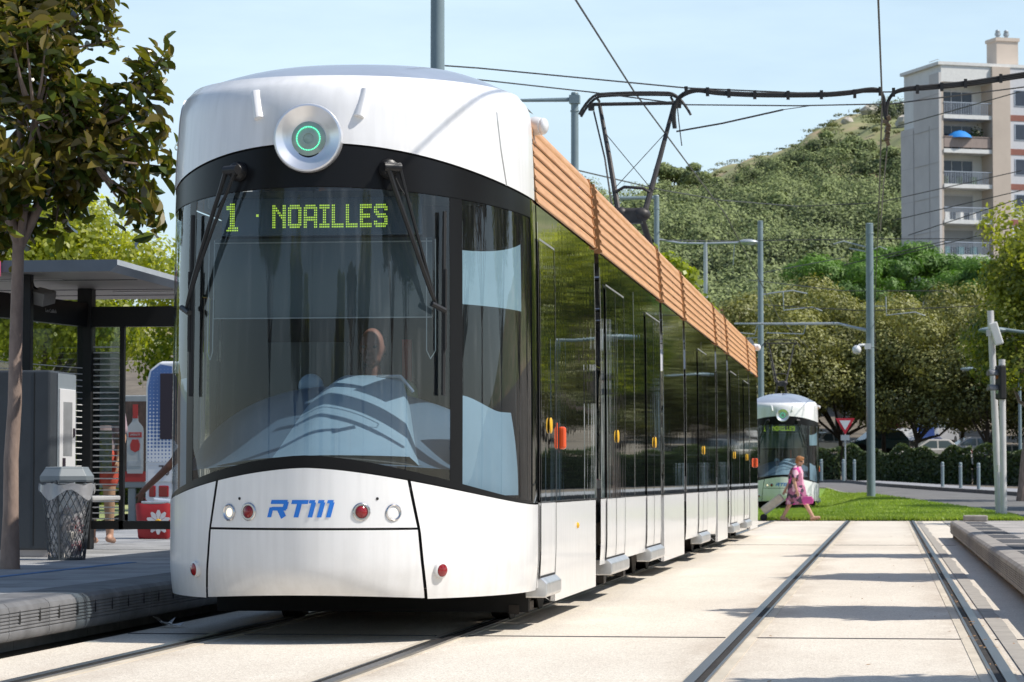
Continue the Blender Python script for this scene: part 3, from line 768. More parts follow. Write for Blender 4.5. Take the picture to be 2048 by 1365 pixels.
    # ---------------------------------------------------------------- cab interior, seen through the glass
    mb = MB(); mb.box(-1.12, 1.12, 2.55, 2.6, .5, 3.0); mb.build('cab_bulkhead', M_cabdark, T)
    mb = MB(); fl = [P(u, .40, -.04) for u in np.linspace(-1.84, 1.84, 60)]; mb.add([(p.x, p.y, .40) for p in fl] + [(p.x, p.y, .36) for p in fl], [tuple(range(60)), tuple(range(119,59,-1))]); mb.build('cab_floor', M_shell, T)
    mb = MB(); mb.box(-.95, 1.0, 1.9, 2.53, 2.90, 2.95); mb.box(-.75,-.2,2.4,2.5,.6,1.95); mb.box(.62,.98,2.4,2.5,.6,2.2); mb.build('cab_cabinet', pmat('cab_grey_cabinet', (.10,.12,.125), .7, var=.1), T)
    mb = MB(); mb.box(.24,.30,2.1,2.15,1.2,1.95); mb.build('grab_pole', pmat('dull_red_pole', (.22,.035,.02), .5, var=.1), T)
    # dashboard: low domed top rising from the glass, with a raised console on the right
    def dashz(x, y):
        f = sm(.05, 1.0, y - (B_*(1-math.sqrt(max(0, 1-(x/1.2)**2)))))
        z = 1.10 + .50*f - .20*(abs(x)/.9)**2*f - .05*(abs(x)/.9)**2
        return z
    mb = MB(); rows = []
    for j in range(31):
        r = []
        for i in range(61):
            x = -.98 + 1.96*i/60; y0_ = B_*(1-math.sqrt(max(0, 1-(x/1.16)**2))) + .06
            y = y0_ + (1.15 - min(y0_, .5)*.5)*j/30
            r.append((x, y, dashz(x, y)))
        rows.append(r)
    mb.grid(rows); db = mb.build('dashboard', M_dashshade, T, smooth=60)
    mb = MB(); rows = []
    for j in range(25):
        v = j/24; xl = -.40 + .38*v**1.1; xr_ = .65 - .22*v; r = []
        for i in range(33):
            k = i/32; x = xl + (xr_-xl)*k; y0_ = B_*(1-math.sqrt(max(0, 1-(x/1.16)**2))) + .10
            y = y0_ + .92*v; e = sm(0, .42 - .2*v, k)*sm(0, .06, 1-k)
            zt_ = 1.12 + .55*sm(-.15, 1.0, v) - .05*(x-.2)**2
            r.append((x, y, dashz(x, y) - .012 + max(.0, zt_ - dashz(x, y))*e*.9 + .02*e))
        rows.append(r)
    last = rows[-1]; rows.append([(p[0], p[1]+.03, p[2]-.03) for p in last]); rows.append([(p[0], p[1]+.04, p[2]-.25) for p in last])
    mb.grid(rows); mb.build('instrument_console', M_dash, db, smooth=60)
    mb = MB(); mb.tube([F(x, 1.135 - .07*(x/.8)**2, -.10) for x in np.linspace(-.78,.78,20)], .010, 6); mb.build('dash_edge', M_rub, db)
    mb = MB(); mb.tube([(.20,1.0,1.60),(.28,.98,1.66),(.42,.98,1.66),(.50,1.0,1.56)], .012, 6); mb.build('microphone_arm', M_step, db, smooth=50)
    mb = MB(); mb.ball((-.19, 1.12, 1.60), (.085, .06, .085), 16, 8); mb.build('instrument_hood', M_dash, db, smooth=60)
    mb = MB(); mb.box(-.66, .62, .58, .63, 2.535, 2.775); dsp = mb.build('destination_display', M_disp, T, bevel=.006)
    G = font_bits(); mb = MB(); pit = .0110; piz = .0150
    def put(chs, x, ztop):
        for ch in chs:
            b = G[ch]
            for r, line in enumerate(b):
                for c, q in enumerate(line):
                    if q == 'X':
                        cx, cz = x + c*pit, ztop - r*piz
                        mb.add([(cx-.0036, .574, cz-.0046), (cx+.0036, .574, cz-.0046), (cx+.0036, .574, cz+.0046), (cx-.0036, .574, cz+.0046)], [(0,1,2,3)])
            x += (max(len(l) for l in b)+1.15)*pit
        return x
    put('1', -.622, 2.735); put('NOAILLES', -.327, 2.722)
    for c, r in ((0,0),(0,1),(1,0),(1,1)): mb.add([(-.435+c*.008, .574, 2.655+r*.008), (-.428+c*.008, .574, 2.655+r*.008), (-.428+c*.008, .574, 2.662+r*.008), (-.435+c*.008, .574, 2.662+r*.008)], [(0,1,2,3)])
    mb.build('destination_text', M_led, dsp)
    mb = MB(); mb.box(-.74, .66, .74, .75, 2.02, 2.53); bl = mb.build('sun_blind', M_blind, T)
    mb = MB(); mb.box(-.74, .66, .725, .745, 2.50, 2.507); mb.box(-.74, .66, .725, .745, 2.02, 2.027); mb.build('blind_rail', M_railing, bl)
    # right-hand side blind and side lining
    mb = MB()
    rows = []
    for j in range(9):
        r = []
        for i in range(9):
            u = u_of_x(.91) + (.90 - u_of_x(.91))*i/8; z = 2.10 + (.34 + .10*(i/8)**2)*j/8; r.append(P(u, z, -.05))
        rows.append(r)
    mb.grid(rows); mb.build('side_blind', M_blindlt, T, smooth=60)
    mb = MB(); rows = []
    for j in range(13):
        r = []
        for i in range(13):
            u = u_of_x(.91) + (.865-u_of_x(.91))*i/12; k = i/12; zt = 1.535 - .10*sm(0, 1, k*1.3); r.append(P(u, .9 + (zt-.9)*j/12, -.05 - .05*(j/12)**2))
        rows.append(r)
    mb.grid(rows); mb.build('cab_side_lining', M_dash, T, smooth=60)
    mb = MB(); rows = []
    for j in range(9):
        rows.append([P(-(u_of_x(.93) + (1.0-u_of_x(.93))*i/9), .5 + 1.15*j/8, -.06) for i in range(10)])
    mb.grid(rows); mb.build('cab_side_lining', M_dash, T, smooth=60)
    for s in (-1, 1):
        q = MB(); xs_ = np.linspace(1.02, 1.085, 12); zs_ = np.linspace(3.40, 2.885, 12)
        for i in range(11):
            a, b = F(s*xs_[i], zs_[i], .002), F(s*xs_[i+1], zs_[i+1], .002); d = Vector((.005,.005*s*0+.004,0)); q.add([a-d, a+d, b+d, b-d], [(0,1,2,3)])
        q.build('fascia_seam', M_step, fasc)
    for s in (-1, 1):                                   # curtain cord loops
        mb = MB(); a = [P(s*up*.94, 2.5, -.07), P(s*up*.94, 1.8, -.07), P(s*up*.90, 1.75, -.07), P(s*up*.87, 1.8, -.07), P(s*up*.87, 2.5, -.07)]
        mb.tube(a, .0035, 5); mb.build('blind_cord', M_railing, T)
    # wipers: twin rods from a motor knuckle, blade hanging by the pillar
    for s, xp, zp, xe, ze in ((-1, -.46, 2.90, -.815, 2.06), (1, .47, 2.905, .715, 2.06)):
        wpm = MB(); q = F(xp, zp, .04); n_ = FNn(xp, zp); tn = (F(xp+.05, zp) - F(xp-.05, zp)).normalized()
        wpm.lathe([(.06,-.05),(.062,.0),(.05,.03),(.03,.04),(0,.042)], q - n_*.02, n_, 18); wpm.tube([q - tn*.055 + n_*.03, q + tn*.055 + n_*.03], .03, 10)
        wp = wpm.build('wiper', M_wip, T, smooth=40)
        a = MB()
        for k, dx in enumerate((-.035, .045)):
            pts = [q + tn*dx + n_*.04]
            for i in range(1, 9):
                t_ = i/8; x = xp + (xe-xp)*t_ + dx*(1-t_)*.8; z = zp + (ze-zp)*t_; pts.append(F(x, z, .075 - .02*t_))
            a.tube(pts, [.018 if k == 0 else .014] + [(.015 if k == 0 else .011)]*7 + [.009], 6)
        a.tube([F(xe-.03, ze+.02, .06), F(xe+.04, ze-.02, .06)], .018, 8)
        a.build('wiper_arm', M_wip, wp, smooth=40)
        b = MB(); xb = s*(.795 if s < 0 else .765)
        b.tube([F(xb, z, .028) for z in np.linspace(2.66, 1.52, 14)], .014, 6); b.tube([F(xb, z, .045) for z in np.linspace(2.3, 1.8, 8)], .010, 6)
        b.build('wiper_blade', M_rub, wp, smooth=40)
        b = MB(); b.tube([q + n_*.01, F(xp+s*.06, zp-.12, .03), F(xp+s*.11, zp-.22, .05)], .005, 5); b.build('washer_hose', M_rub, wp, smooth=40)
    # ---------------------------------------------------------------- body modules
    mods = [('bogie', 1.86, 5.72, 'cab'), ('door', 6.08, 12.38, 'mid'), ('bogie', 12.66, 15.80, 'mid'), ('door', 16.08, 21.95, 'mid'),
            ('bogie', 22.22, 24.82, 'mid'), ('door', 25.10, 31.30, 'mid'), ('bogie', 31.62, 34.62, 'rear')]
    WA, WB = .852, 2.835
    def side_panel(name, mat, y0, y1, z0, z1, s, nz=6, off=0., par=None):
        mb = MB(); ua, ub = uy(y0), uy(y1)
        rows = []
        for j in range(nz+1):
            r = [P(s*(ua+(ub-ua)*i/6), z0+(z1-z0)*j/nz, off) for i in range(7)]
            rows.append(r if s > 0 else r[::-1])
        mb.grid(rows); return mb.build(name, mat, par or T, smooth=60)
    def louvre(y0, y1, s):
        mb = MB(); n = 6
        def bl(poly):
            x = lambda p: s*p[0]
            vs = [(x(p), y0, p[1]) for p in poly] + [(x(p), y1, p[1]) for p in poly]; k = len(poly)
            fs = [(i, (i+1)%k, k+(i+1)%k, k+i) for i in range(k)] + [tuple(range(k-1,-1,-1)), tuple(range(k, 2*k))]
            mb.add(vs, fs if s < 0 else [f[::-1] for f in fs])
        for k in range(n):
            z = 2.85 + .081*k; xo = 1.188 - .006*k
            bl([(xo+.002, z-.004), (xo+.012, z+.002), (xo+.012, z+.012), (xo+.003, z+.024), (xo-.003, z+.068), (xo-.010, z+.074), (xo-.06, z+.074), (xo-.06, z+.062), (xo-.020, z+.058), (xo-.010, z+.020)])
        z = 2.85+.081*n - .004; xo = 1.145
        bl([(xo+.010, z-.012), (xo+.014, z), (xo-.005, z+.055), (xo-.05, z+.085), (xo-.10, z+.092), (xo-.10, z+.075), (xo-.06, z+.066), (xo-.02, z+.04)])
        o = mb.build('wood_louvre', M_wood, T, smooth=40)
        for ya in ((y1-.045,) if y0 < 2.5 else (y0-.006, y1-.045)):
            e_ = MB()
            for k in range(n+1):
                z = 2.85 + .081*k - .01; xo = 1.188 - .006*k if k < n else 1.145
                pl = [(xo-.07,z), (xo+.004,z-.006), (xo+.026,z+.006), (xo+.024,z+.02), (xo+.010,z+.034), (xo+.004,z+.075), (xo-.07,z+.082)]
                vs = [(s*p[0], ya, p[1]) for p in pl] + [(s*p[0], ya+.05, p[1]) for p in pl]; q7 = len(pl)
                e_.add(vs, [(i, (i+1)%q7, q7+(i+1)%q7, q7+i) for i in range(q7)] + [tuple(range(q7-1,-1,-1)), tuple(range(q7, 2*q7))])
            e_.build('louvre_end', M_wood2, o)
        b = MB(); b.add([(s*1.085, y0+.03, 2.82), (s*1.085, y1-.03, 2.82), (s*1.05, y1-.03, 3.42), (s*1.05, y0+.03, 3.42)], [(0,1,2,3) if s > 0 else (3,2,1,0)])
        b.box(min(s*1.06,s*1.05), max(s*1.06,s*1.05), y0+.03, y1-.03, 2.84, 3.40); b.build('louvre_backing', M_liner, o)
        return o
    for kind, y0, y1, tp in mods:
        for s in (1, -1):
            zb = .31
            wb = side_panel('window_band', M_bglass, y0 if tp != 'cab' else 1.89, y1, WA, WB, s, 12)
            if kind == 'door':
                side_panel('side_panel', M_white, y0, y1, zb, WA-.004, s)
            else:
                ys = y0 + (1.0 if tp == 'cab' else .12)
                if tp == 'cab': side_panel('side_panel', M_white, y0+.02, ys-.02, zb-.03, WA-.004, s)
                # bogie skirt: flat panel hanging lower, lower edge folded under
                mb = MB(); x = s*1.197; ye = y1-.03
                pl = [(ys, .155), (ye, .155), (ye, WA-.012), (ys, WA-.012)]
                vs = [(x, a, b) for a, b in pl] + [(s*1.165, a, b) for a, b in pl] + [(s*1.10, ys-.12, .21), (s*1.10, ye+.02, .21)]
                fs = [(0,1,2,3), (7,6,5,4), (0,4,5,1), (1,5,6,2), (2,6,7,3), (3,7,4,0), (4,8,9,5)]
                mb.add(vs, fs if s > 0 else [f[::-1] for f in fs]); mb.build('bogie_skirt', M_white, T)
                fr = MB(); yc = (ys+ye)/2
                fr.box(s*.62, s*.95, yc-1.15, yc+1.15, .30, .52) if s > 0 else fr.box(s*.95, s*.62, yc-1.15, yc+1.15, .30, .52)
                bg_ = fr.build('bogie', M_bogie, T, bevel=.02)
                for yy in (yc-.85, yc+.85):
                    q = MB(); q.lathe([(.05,-.09),(.29,-.075),(.30,-.05),(.30,.045),(.32,.05),(.32,.065),(.05,.07)], (s*.76, yy, .31), (s,0,0), 24, close=True); q.build('wheel', M_bogie, bg_, smooth=40)
            louvre(y0 + (.0 if tp != 'cab' else -.01), y1, s)
            q = MB(); xx = P(s*uy(y0+1), WA)[0]
            q.box(min(s*1.19, s*1.2025), max(s*1.19, s*1.2025), y0 if tp != 'cab' else 1.9, y1, WA-.006, WA+.002); q.build('waist_trim', M_rub, wb)
            if s > 0:                                    # vertical seams and frames on the glass
                for yy in ((y0+.05, y1-.05) if kind == 'bogie' else (y0+.04, (y0+y1)/2, y1-.04)):
                    q = MB()
                    for j in range(10):
                        za, zb2 = WA+.01+(WB-.12-WA)*j/10, WA+.01+(WB-.12-WA)*(j+1)/10
                        pa, pb = P(s*uy(yy), za, .003), P(s*uy(yy), zb2, .003)
                        q.add([pa-Vector((0,.012,0)), pa+Vector((0,.012,0)), pb+Vector((0,.012,0)), pb-Vector((0,.012,0))], [(0,1,2,3)])
                    q.build('window_seam', M_step, wb)
        # roof deck between the louvres
        q = MB(); q.box(-1.04, 1.04, max(y0, 3.2), y1, 3.34, 3.38); q.build('roof_deck', M_roof, T)
        if kind == 'door':
            q = MB(); q.box(-.7, .7, y0+1.2, y1-1.2, 3.385, 3.62); q.build('roof_equipment', M_roof, T, bevel=.04)
    # bellows between modules
    for i in range(len(mods)-1):
        ya, yb = mods[i][2], mods[i+1][1]; q = MB()
        n = 6
        prof = [(1.13, .34), (1.15, .9), (1.15, 2.8), (1.05, 3.30)]
        rows = []
        for k in range(n*2+1):
            y = ya + (yb-ya)*k/(n*2); d = .03*(k % 2)
            rows.append([(x-d, y, z) for x, z in prof] + [(-(x-d), y, z) for x, z in reversed(prof)])
        q.grid(rows); q.build('bellows', M_rub, T)
        q = MB(); q.box(1.10, 1.145, ya-.02, ya+.10, .34, WA); q.build('gap_trim', M_white, T)
    # doors
    def door(y0, y1, s=1, leaves_=2, step=True):
        mb = MB(); n = 12
        def strip(ya, yb, za, zb, off, m):
            rows = []
            for j in range(n+1):
                r = [P(s*uy(ya+(yb-ya)*i/4), za+(zb-za)*j/n, off) for i in range(5)]; rows.append(r)
            mb.grid(rows, m)
        strip(y0, y1, .345, WA-.01, .008, 0); strip(y0, y1, WA-.004, 2.60, .008, 1)
        seams_ = [y0, y1] + ([(y0+y1)/2] if leaves_ == 2 else [])
        for yy in seams_: strip(yy-.013, yy+.013, .345, 2.60, .0125, 2)
        strip(y0, y1, 2.60, 2.615, .0125, 3)
        strip(y0+.02, y1-.02, .335, .36, .0125, 2)
        d = mb.build('door', [M_white, M_bglass, M_rub, M_step], T, smooth=50)
        pb = P(s*uy((y0+y1)/2 + .07), 1.37, .014); n_ = Vector((1,0,0))
        q = MB(); q.lathe([(.055,0),(.055,.006),(.045,.012),(.0,.014)], pb, n_, 18); ob = q.build('door_button', M_yellow, d, smooth=40); 
        q = MB(); q.prism([(1.10,.215),(1.235,.215),(1.25,.235),(1.25,.31),(1.21,.345),(1.10,.345)], (0, y0+.02, 0), (1,0,0), (0,0,1), (0, y1-y0-.04, 0)); q.build('door_step', M_step, d, bevel=.008)
        return d
    door(1.92, 2.80, 1, 1)
    for a, b in ((6.50, 8.15), (10.5, 12.2), (18.2, 19.9), (25.6, 27.3), (29.6, 31.2)): door(a, b)
    # orange side lamps, cameras
    for y in (2.98, 33.4):
        q = MB(); q.box(1.195, 1.250, y+.08, y+.14, 1.215, 1.375); l_ = q.build('side_marker_lamp', M_orange, T, bevel=.02, seg=3)
        q = MB(); q.box(1.19, 1.203, y+.04, y+.16, 1.19, 1.40); q.build('lamp_base', M_rub, l_)
    q = MB(); q.box(1.198, 1.206, 2.935, 2.955, 1.22, 1.40); q.build('door_reflector', M_orange, T, bevel=.005)
    q = MB(); q.lathe([(.0,.018),(.02,.012),(.024,0)], (1.198, 4.3, .66), (1,0,0), 10); q.build('side_reflector', M_yellow, T)
    for s in (-1, 1):
        for y in (1.95, 34.65):
            q = MB(); q.tube([(s*1.10, y+.06, 3.375), (s*1.17, y+.02, 3.375), (s*1.215, y, 3.37)], [.055, .065, .058], 14); q.ball((s*1.222, y-.005, 3.37), (.04,.057,.057), 12, 8)
            q.build('camera_pod', M_white, T, smooth=60)
    # underframe
    q = MB(); q.box(-.95, .95, 1.9, TL-1.9, .42, .62); q.box(-.6, .6, .45, 1.9, .31, .5); q.build('underframe', M_bogie, T)
    q = MB(); q.box(-1.08, 1.08, 2.3, 2.34, .10, .40); q.build('shade_plate', M_rub, T)  # dark plate added under the nose to hide wheels and deepen the shade
    for y in (2.4, 3.0, 5.3, 8.3, 10.2, 17.5, 26.8):
        q = MB(); q.cyl((.98, y, .42), (.98, y, .10), .03); q.obox((.98, y, .12), (.07,.22,.06)); q.obox((1.0,y+.2,.3),(.05,.1,.2)); q.build('sand_pipe', M_bogie, T)
    # rear end (the far cab): same skin, closed with dark glass
    pobj('rear_fascia', M_white, T, -1.03, 1.03, arch, zf, 40, 14, rear=True)
    pobj('rear_window', M_bglass, T, -1.02, 1.02, lambda u: hood(u)+.003, lambda u: arch(u)-.01, 40, 16, -.004, rear=True)
    pobj('rear_bumper', M_white, T, -1.02, 1.02, .28, lambda u: hood(u)-.003, 40, 8, rear=True)
    # ---------------------------------------------------------------- pantograph over the middle modules
    yp = 23.2; pn = MB()
    zc_ = 6.43
    pn.box(-.55, .55, yp+.5, yp+1.7, 3.62, 3.70); pn.tube([(-.35, yp+.9, 3.7),(-.12, yp-.75, 4.72)], .045, 10); pn.tube([(.35, yp+.9, 3.7),(.12, yp-.75, 4.72)], .045, 10)
    pg = pn.build('pantograph', M_pant, T, smooth=40)
    q = MB(); q.tube([(-.24, yp-.75, 4.70), (.24, yp-.75, 4.70)], .055, 10); q.ball((-.13, yp-.75, 4.68), .09, 10, 6); q.ball((.15, yp-.75, 4.66), (.13,.1,.1), 10, 6); q.obox((.03,yp-.72,4.62),(.26,.2,.16)); q.build('knee_joint', M_pant, pg, smooth=40)
    q = MB()
    for s, xa, xb in ((-1, -.17, -.50), (1, .20, .55)):
        q.tube([(xa, yp-.75, 4.70), ((xa+xb)/2, yp-.3, 5.5), (xb, yp, 6.28)], [.042, .036, .028], 8)
    q.tube([(-.25, yp-.75, 4.72), (-.40, yp-.3, 5.5), (-.585, yp, 6.20)], .013, 6)
    q.tube([(-.235, yp-.62, 4.98), (-.1, yp-.62, 5.06), (.16, yp-.62, 5.04), (.26, yp-.62, 4.98)], .024, 6)
    q.tube([(-.27, yp-.62, 5.0), (.44, yp-.2, 5.85)], .006, 5); q.tube([(.30, yp-.62, 5.0), (-.39, yp-.2, 5.85)], .006, 5)
    q.build('pantograph_arm', M_pant, pg, smooth=40)
    q = MB()
    for dy in (-.12, .12):
        pts = []
        for k in range(33):
            x = -.78 + 1.56*k/32; e = max(0, abs(x)-.48)/.30; pts.append((x, yp+dy, zc_ + .012 - .03*(x/.78)**2 - .27*e**2))
        q.tube(pts, .020, 6)
    q.tube([(-.62, yp, 6.30), (.62, yp, 6.30)], .026, 8); q.tube([(-.52, yp-.13, 6.36), (-.52, yp+.13, 6.36)], .02, 6); q.tube([(.52, yp-.13, 6.36), (.52, yp+.13, 6.36)], .02, 6)
    q.obox((-.62,yp,6.26),(.08,.1,.09)); q.obox((.60,yp,6.28),(.1,.1,.1)); q.build('pantograph_head', M_pant, pg, smooth=40)
    return T
tram = make_tram(); TY = 17.19
tram.location = (-3.5, TY, 0)
tram2 = dup(tram, (-3.38, 94.5, .02), R(2.2), label='distant white tram further up the same track, standing on the grass behind the walking woman')

tram2.rotation_euler = (R(.55), 0, R(2.2))
# ================================================================== PLATFORMS AND STREET THINGS
def wbuild(mb, name, mats, root, parent=None, **kw):
    """mesh given in world coordinates, hung under a thing that is not rotated"""
    l = root.location; mb.v = [(x-l.x, y-l.y, z-l.z) for x, y, z in mb.v]
    return mb.build(name, mats, parent or root, **kw)
def solo(mb, name, mats, label, cat, group=None, **kw):
    """a thing that is one mesh: origin moved to its base centre"""
    xs_ = [p[0] for p in mb.v]; ys_ = [p[1] for p in mb.v]; zs_ = [p[2] for p in mb.v]
    o_ = ((min(xs_)+max(xs_))/2, (min(ys_)+max(ys_))/2, min(zs_))
    mb.v = [(x-o_[0], y-o_[1], z-o_[2]) for x, y, z in mb.v]
    o = mb.build(name, mats, None, **kw); o.location = o_; return tag(o, label, cat, group)
def kerb_mat(name, c):
    m, nt, out = new_mat(name)
    b = N(nt, 'ShaderNodeBsdfPrincipled'); b.inputs['Roughness'].default_value = .8
    tc = N(nt, 'ShaderNodeTexCoord'); a = N(nt, 'ShaderNodeTexNoise'); a.inputs['Scale'].default_value = 5; a.inputs['Detail'].default_value = 8
    nt.links.new(tc.outputs['Object'], a.inputs['Vector'])
    r = N(nt, 'ShaderNodeValToRGB'); r.color_ramp.elements[0].position = .3; r.color_ramp.elements[1].position = .7
    r.color_ramp.elements[0].color = c4([q*.7 for q in c]); r.color_ramp.elements[1].color = c4([q*1.2 for q in c])
    nt.links.new(a.outputs['Fac'], r.inputs['Fac']); nt.links.new(r.outputs[0], b.inputs['Base Color']); nt.links.new(b.outputs[0], out.inputs['Surface']); return m
M_kl = kerb_mat('platform_kerb_concrete', (.15, .15, .155)); M_kr = kerb_mat('right_kerb_concrete', (.33, .30, .27))
M_hole = pmat('kerb_slot_dark', (.012,.012,.012), .9, var=0)
def platform_kerb(X, s, Y0, Y1, mat, zt=.30):
    """s = +1 when the track lies on the +X side"""
    mb = MB(); seg = .8; y = Y0
    prof = [(-.42, zt), (-.10, zt), (-.035, zt-.008), (-.008, zt-.03), (0, zt-.055)]
    z = zt-.055
    for k in range(6):                                     # ribs on the face
        prof += [(0, z-.006), (-.007, z-.010), (-.007, z-.014), (0, z-.018)]; z -= .02
    prof += [(0, z-.005), (-.004, z-.03), (-.02, .075), (-.06, .065), (-.22, .065), (-.22, -.02)]
    while y < Y1 - .01:
        ya, yb = y+.004, min(y+seg, Y1)-.004
        vs = [(X + s*p[0], ya, p[1]) for p in prof] + [(X + s*p[0], yb, p[1]) for p in prof]; k = len(prof)
        fs = [(i, i+1, k+i+1, k+i) for i in range(k-1)]
        fs += [tuple(range(k)), tuple(range(2*k-1, k-1, -1))]
        mb.add(vs, fs, 0)
        for yy in (y+.2, y+.6):                             # small drop-shaped slots
            if yy > Y1: continue
            q = [(0,.052),(.012,.02),(.018,-.01),(.013,-.03),(0,-.036),(-.013,-.03),(-.018,-.01),(-.012,.02)]
            mb.add([(X + s*.0022, yy + a, zt-.10+b_*1.0) for a, b_ in q], [tuple(range(8))], 1)
        y += seg
    o = mb.build('platform_kerb', [mat, M_hole], smooth=30); return struct(o)
LX = -4.97
platform_kerb(LX, 1, -4, 62, M_kl)
RX = 1.06
platform_kerb(RX, -1, -20, 50.2, M_kr)
def platform(name, mat, xs_, ys_, zt):
    mb = MB(); mb.grid([[(x, y, zt) for x in xs_] for y in ys_]); return struct(mb.build(name, mat))
def paving_mat(name, c, bw, bh):
    m, nt, out = new_mat(name)
    b = N(nt, 'ShaderNodeBsdfPrincipled'); b.inputs['Roughness'].default_value = .75
    tc = N(nt, 'ShaderNodeTexCoord'); br = N(nt, 'ShaderNodeTexBrick'); br.inputs['Scale'].default_value = 1; br.inputs['Brick Width'].default_value = bw; br.inputs['Row Height'].default_value = bh
    br.inputs['Mortar Size'].default_value = .006; br.inputs['Color1'].default_value = c4([q*.88 for q in c]); br.inputs['Color2'].default_value = c4([q*1.1 for q in c]); br.inputs['Mortar'].default_value = c4([q*.5 for q in c])
    nt.links.new(tc.outputs['Object'], br.inputs['Vector'])
    a = N(nt, 'ShaderNodeTexNoise'); a.inputs['Scale'].default_value = 2; a.inputs['Detail'].default_value = 9; nt.links.new(tc.outputs['Object'], a.inputs['Vector'])
    r = N(nt, 'ShaderNodeValToRGB'); r.color_ramp.elements[0].position = .3; r.color_ramp.elements[1].position = .7; r.color_ramp.elements[0].color = (.6,.6,.6,1); r.color_ramp.elements[1].color = (1.15,1.15,1.15,1)
    nt.links.new(a.outputs['Fac'], r.inputs['Fac'])
    mx = N(nt, 'ShaderNodeMix', data_type='RGBA', blend_type='MULTIPLY'); mx.inputs[0].default_value = 1
    nt.links.new(br.outputs[0], mx.inputs[6]); nt.links.new(r.outputs[0], mx.inputs[7]); nt.links.new(mx.outputs[2], b.inputs['Base Color'])
    nt.links.new(b.outputs[0], out.inputs['Surface']); return m
M_lpav = paving_mat('left_platform_paving', (.36, .36, .36), .9, .45); M_rpav = paving_mat('right_platform_paving', (.42, .39, .36), .8, .4)
platform('left_platform', M_lpav, [LX-.42, -7, -10.6], [-4, 20, 40, 62], .297)
platform('right_platform', M_rpav, [RX+.42, 3, 4.8], [-20, 20, 50.2], .297)
mb = MB(); mb.box(-10.75, -10.6, -4, 62, 0, .296); struct(mb.build('left_platform_back_kerb', M_kl))
mb = MB(); mb.box(RX+.05, 4.8, 50.2, 50.35, 0, .28); mb.box(4.8, 4.95, -20, 50.35, 0, .29); struct(mb.build('right_platform_end', M_kr))
M_blue = pmat('faded_blue_paint', (.10, .22, .42), .8, var=.35, scale=6)
mb = MB(); mb.box(-6.42, -6.34, -4, 24, .29, .301); struct(mb.build('platform_blue_line', M_blue))
M_shadestripe = pmat('painted_shade_stripe', (.085,.085,.09), .85, var=.2, scale=20, bump=.5, bscale=120)
mb = MB()  # dark segments painted in place of shelter shadow stripes along the edge
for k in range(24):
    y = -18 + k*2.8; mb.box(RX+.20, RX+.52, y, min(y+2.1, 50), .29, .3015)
struct(mb.build('shade_stripes', M_shadestripe))
sheet('left_road', M_asph, [-40, -16, -10.76], [-20, 20, 60, 90], .10, hf=flat)
M_dryg = pmat('bright_verge', (.34, .36, .16), .95, var=.3, scale=2)
mb = MB(); mb.grid([[(x, y, .12+ (0 if y < 59 else .15)) for x in (-60,-30,-16.2)] for y in (50, 58, 60, 130)]); struct(mb.build('verge', M_dryg))
# paper scraps by the kerb
M_paper = pmat('white_paper', (.75,.75,.76), .8, var=.1)
for k, (px, py) in enumerate(((306, 1247), (324, 1253))):
    p = at(px, py, 5770/(py+2-960)); mb = MB(); g = random.Random(k)
    mb.grid([[(p.x + .045*i + g.uniform(-.01,.01), p.y + .05*j + g.uniform(-.01,.01), .01 + (.055*(1-k*.6))*math.sin(1+i*1.3+j)*.6+.02) for i in range(4)] for j in range(3)])
    solo(mb, 'paper_scrap', M_paper, ['crumpled white paper scrap standing upright in the shade by the left kerb', 'flat white paper scrap lying beside the crumpled one under the tram nose'][k], 'litter', solid=.002)

M_dkgrey = pmat('anthracite_metal', (.050, .058, .068), .45, var=.12, scale=2)
M_fascia = pmat('shelter_fascia_grey', (.12, .145, .175), .4, var=.1, scale=2)
M_soffit = pmat('shelter_soffit', (.42, .38, .36), .5, var=.1, scale=2)
M_blkm = pmat('black_shelter_metal', (.012,.012,.013), .45, var=.2, scale=3)
M_pane = glass_mat('shelter_glass', (.86,.90,.86), refl=1.0)
M_wline = pmat('white_glass_stripe', (.75,.75,.75), .6, var=0)
M_pink = pmat('pink_sign', (.56,.09,.17), .5, var=.05)
M_txtdk = pmat('dark_lettering', (.03,.02,.03), .5, var=0); M_txtgr = pmat('grey_lettering', (.5,.5,.5), .5, var=0)
# ------------------------------------------------------------------ shelter
S = thing('tram_shelter', 'dark tram shelter with flat grey roof and glass walls behind the bin', 'shelter', (-8.2, 28.3, .3))
mb = MB(); zu, zt = 2.94, 3.05
Xa, Xb, Ya, Yb = -9.7, -7.10, 26.1, 30.2
vs = [(Xa,Ya,zt),(Xb,Ya,zt),(Xb,Yb,zt),(Xa,Yb,zt),(Xa,Ya,zu+.0),(Xb-.06,Ya,zu),(Xb,Yb,zu),(Xa,Yb,zu)]
mb.add([(Xa,Ya,zt),(Xb,Ya,zt),(Xb,Yb,zt),(Xa,Yb,zt)], [(0,1,2,3)], 0)
mb.add([(Xa,Ya,zt),(Xb,Ya,zt),(Xb,Ya,zt-.05),(Xb-.07,Ya,zu),(Xa,Ya,zu)], [(4,3,2,1,0)], 0)
mb.add([(Xb,Ya,zt),(Xb,Yb,zt),(Xb,Yb,zt-.05),(Xb,Ya,zt-.05)], [(3,2,1,0)], 2)
mb.add([(Xb,Ya,zt-.05),(Xb,Yb,zt-.05),(Xb-.07,Yb,zu),(Xb-.07,Ya,zu)], [(3,2,1,0)], 2)
mb.add([(Xa,Ya,zu),(Xb-.07,Ya,zu),(Xb-.07,Yb,zu),(Xa,Yb,zu)], [(3,2,1,0)], 1)
mb.add([(Xa,Yb,zt),(Xb,Yb,zt),(Xb-.07,Yb,zu),(Xa,Yb,zu)], [(0,1,2,3)], 0)
rf = wbuild(mb, 'roof', [M_fascia, M_soffit, pmat('roof_edge_light', (.42,.46,.5), .3, var=.1)], S)
mb = MB()
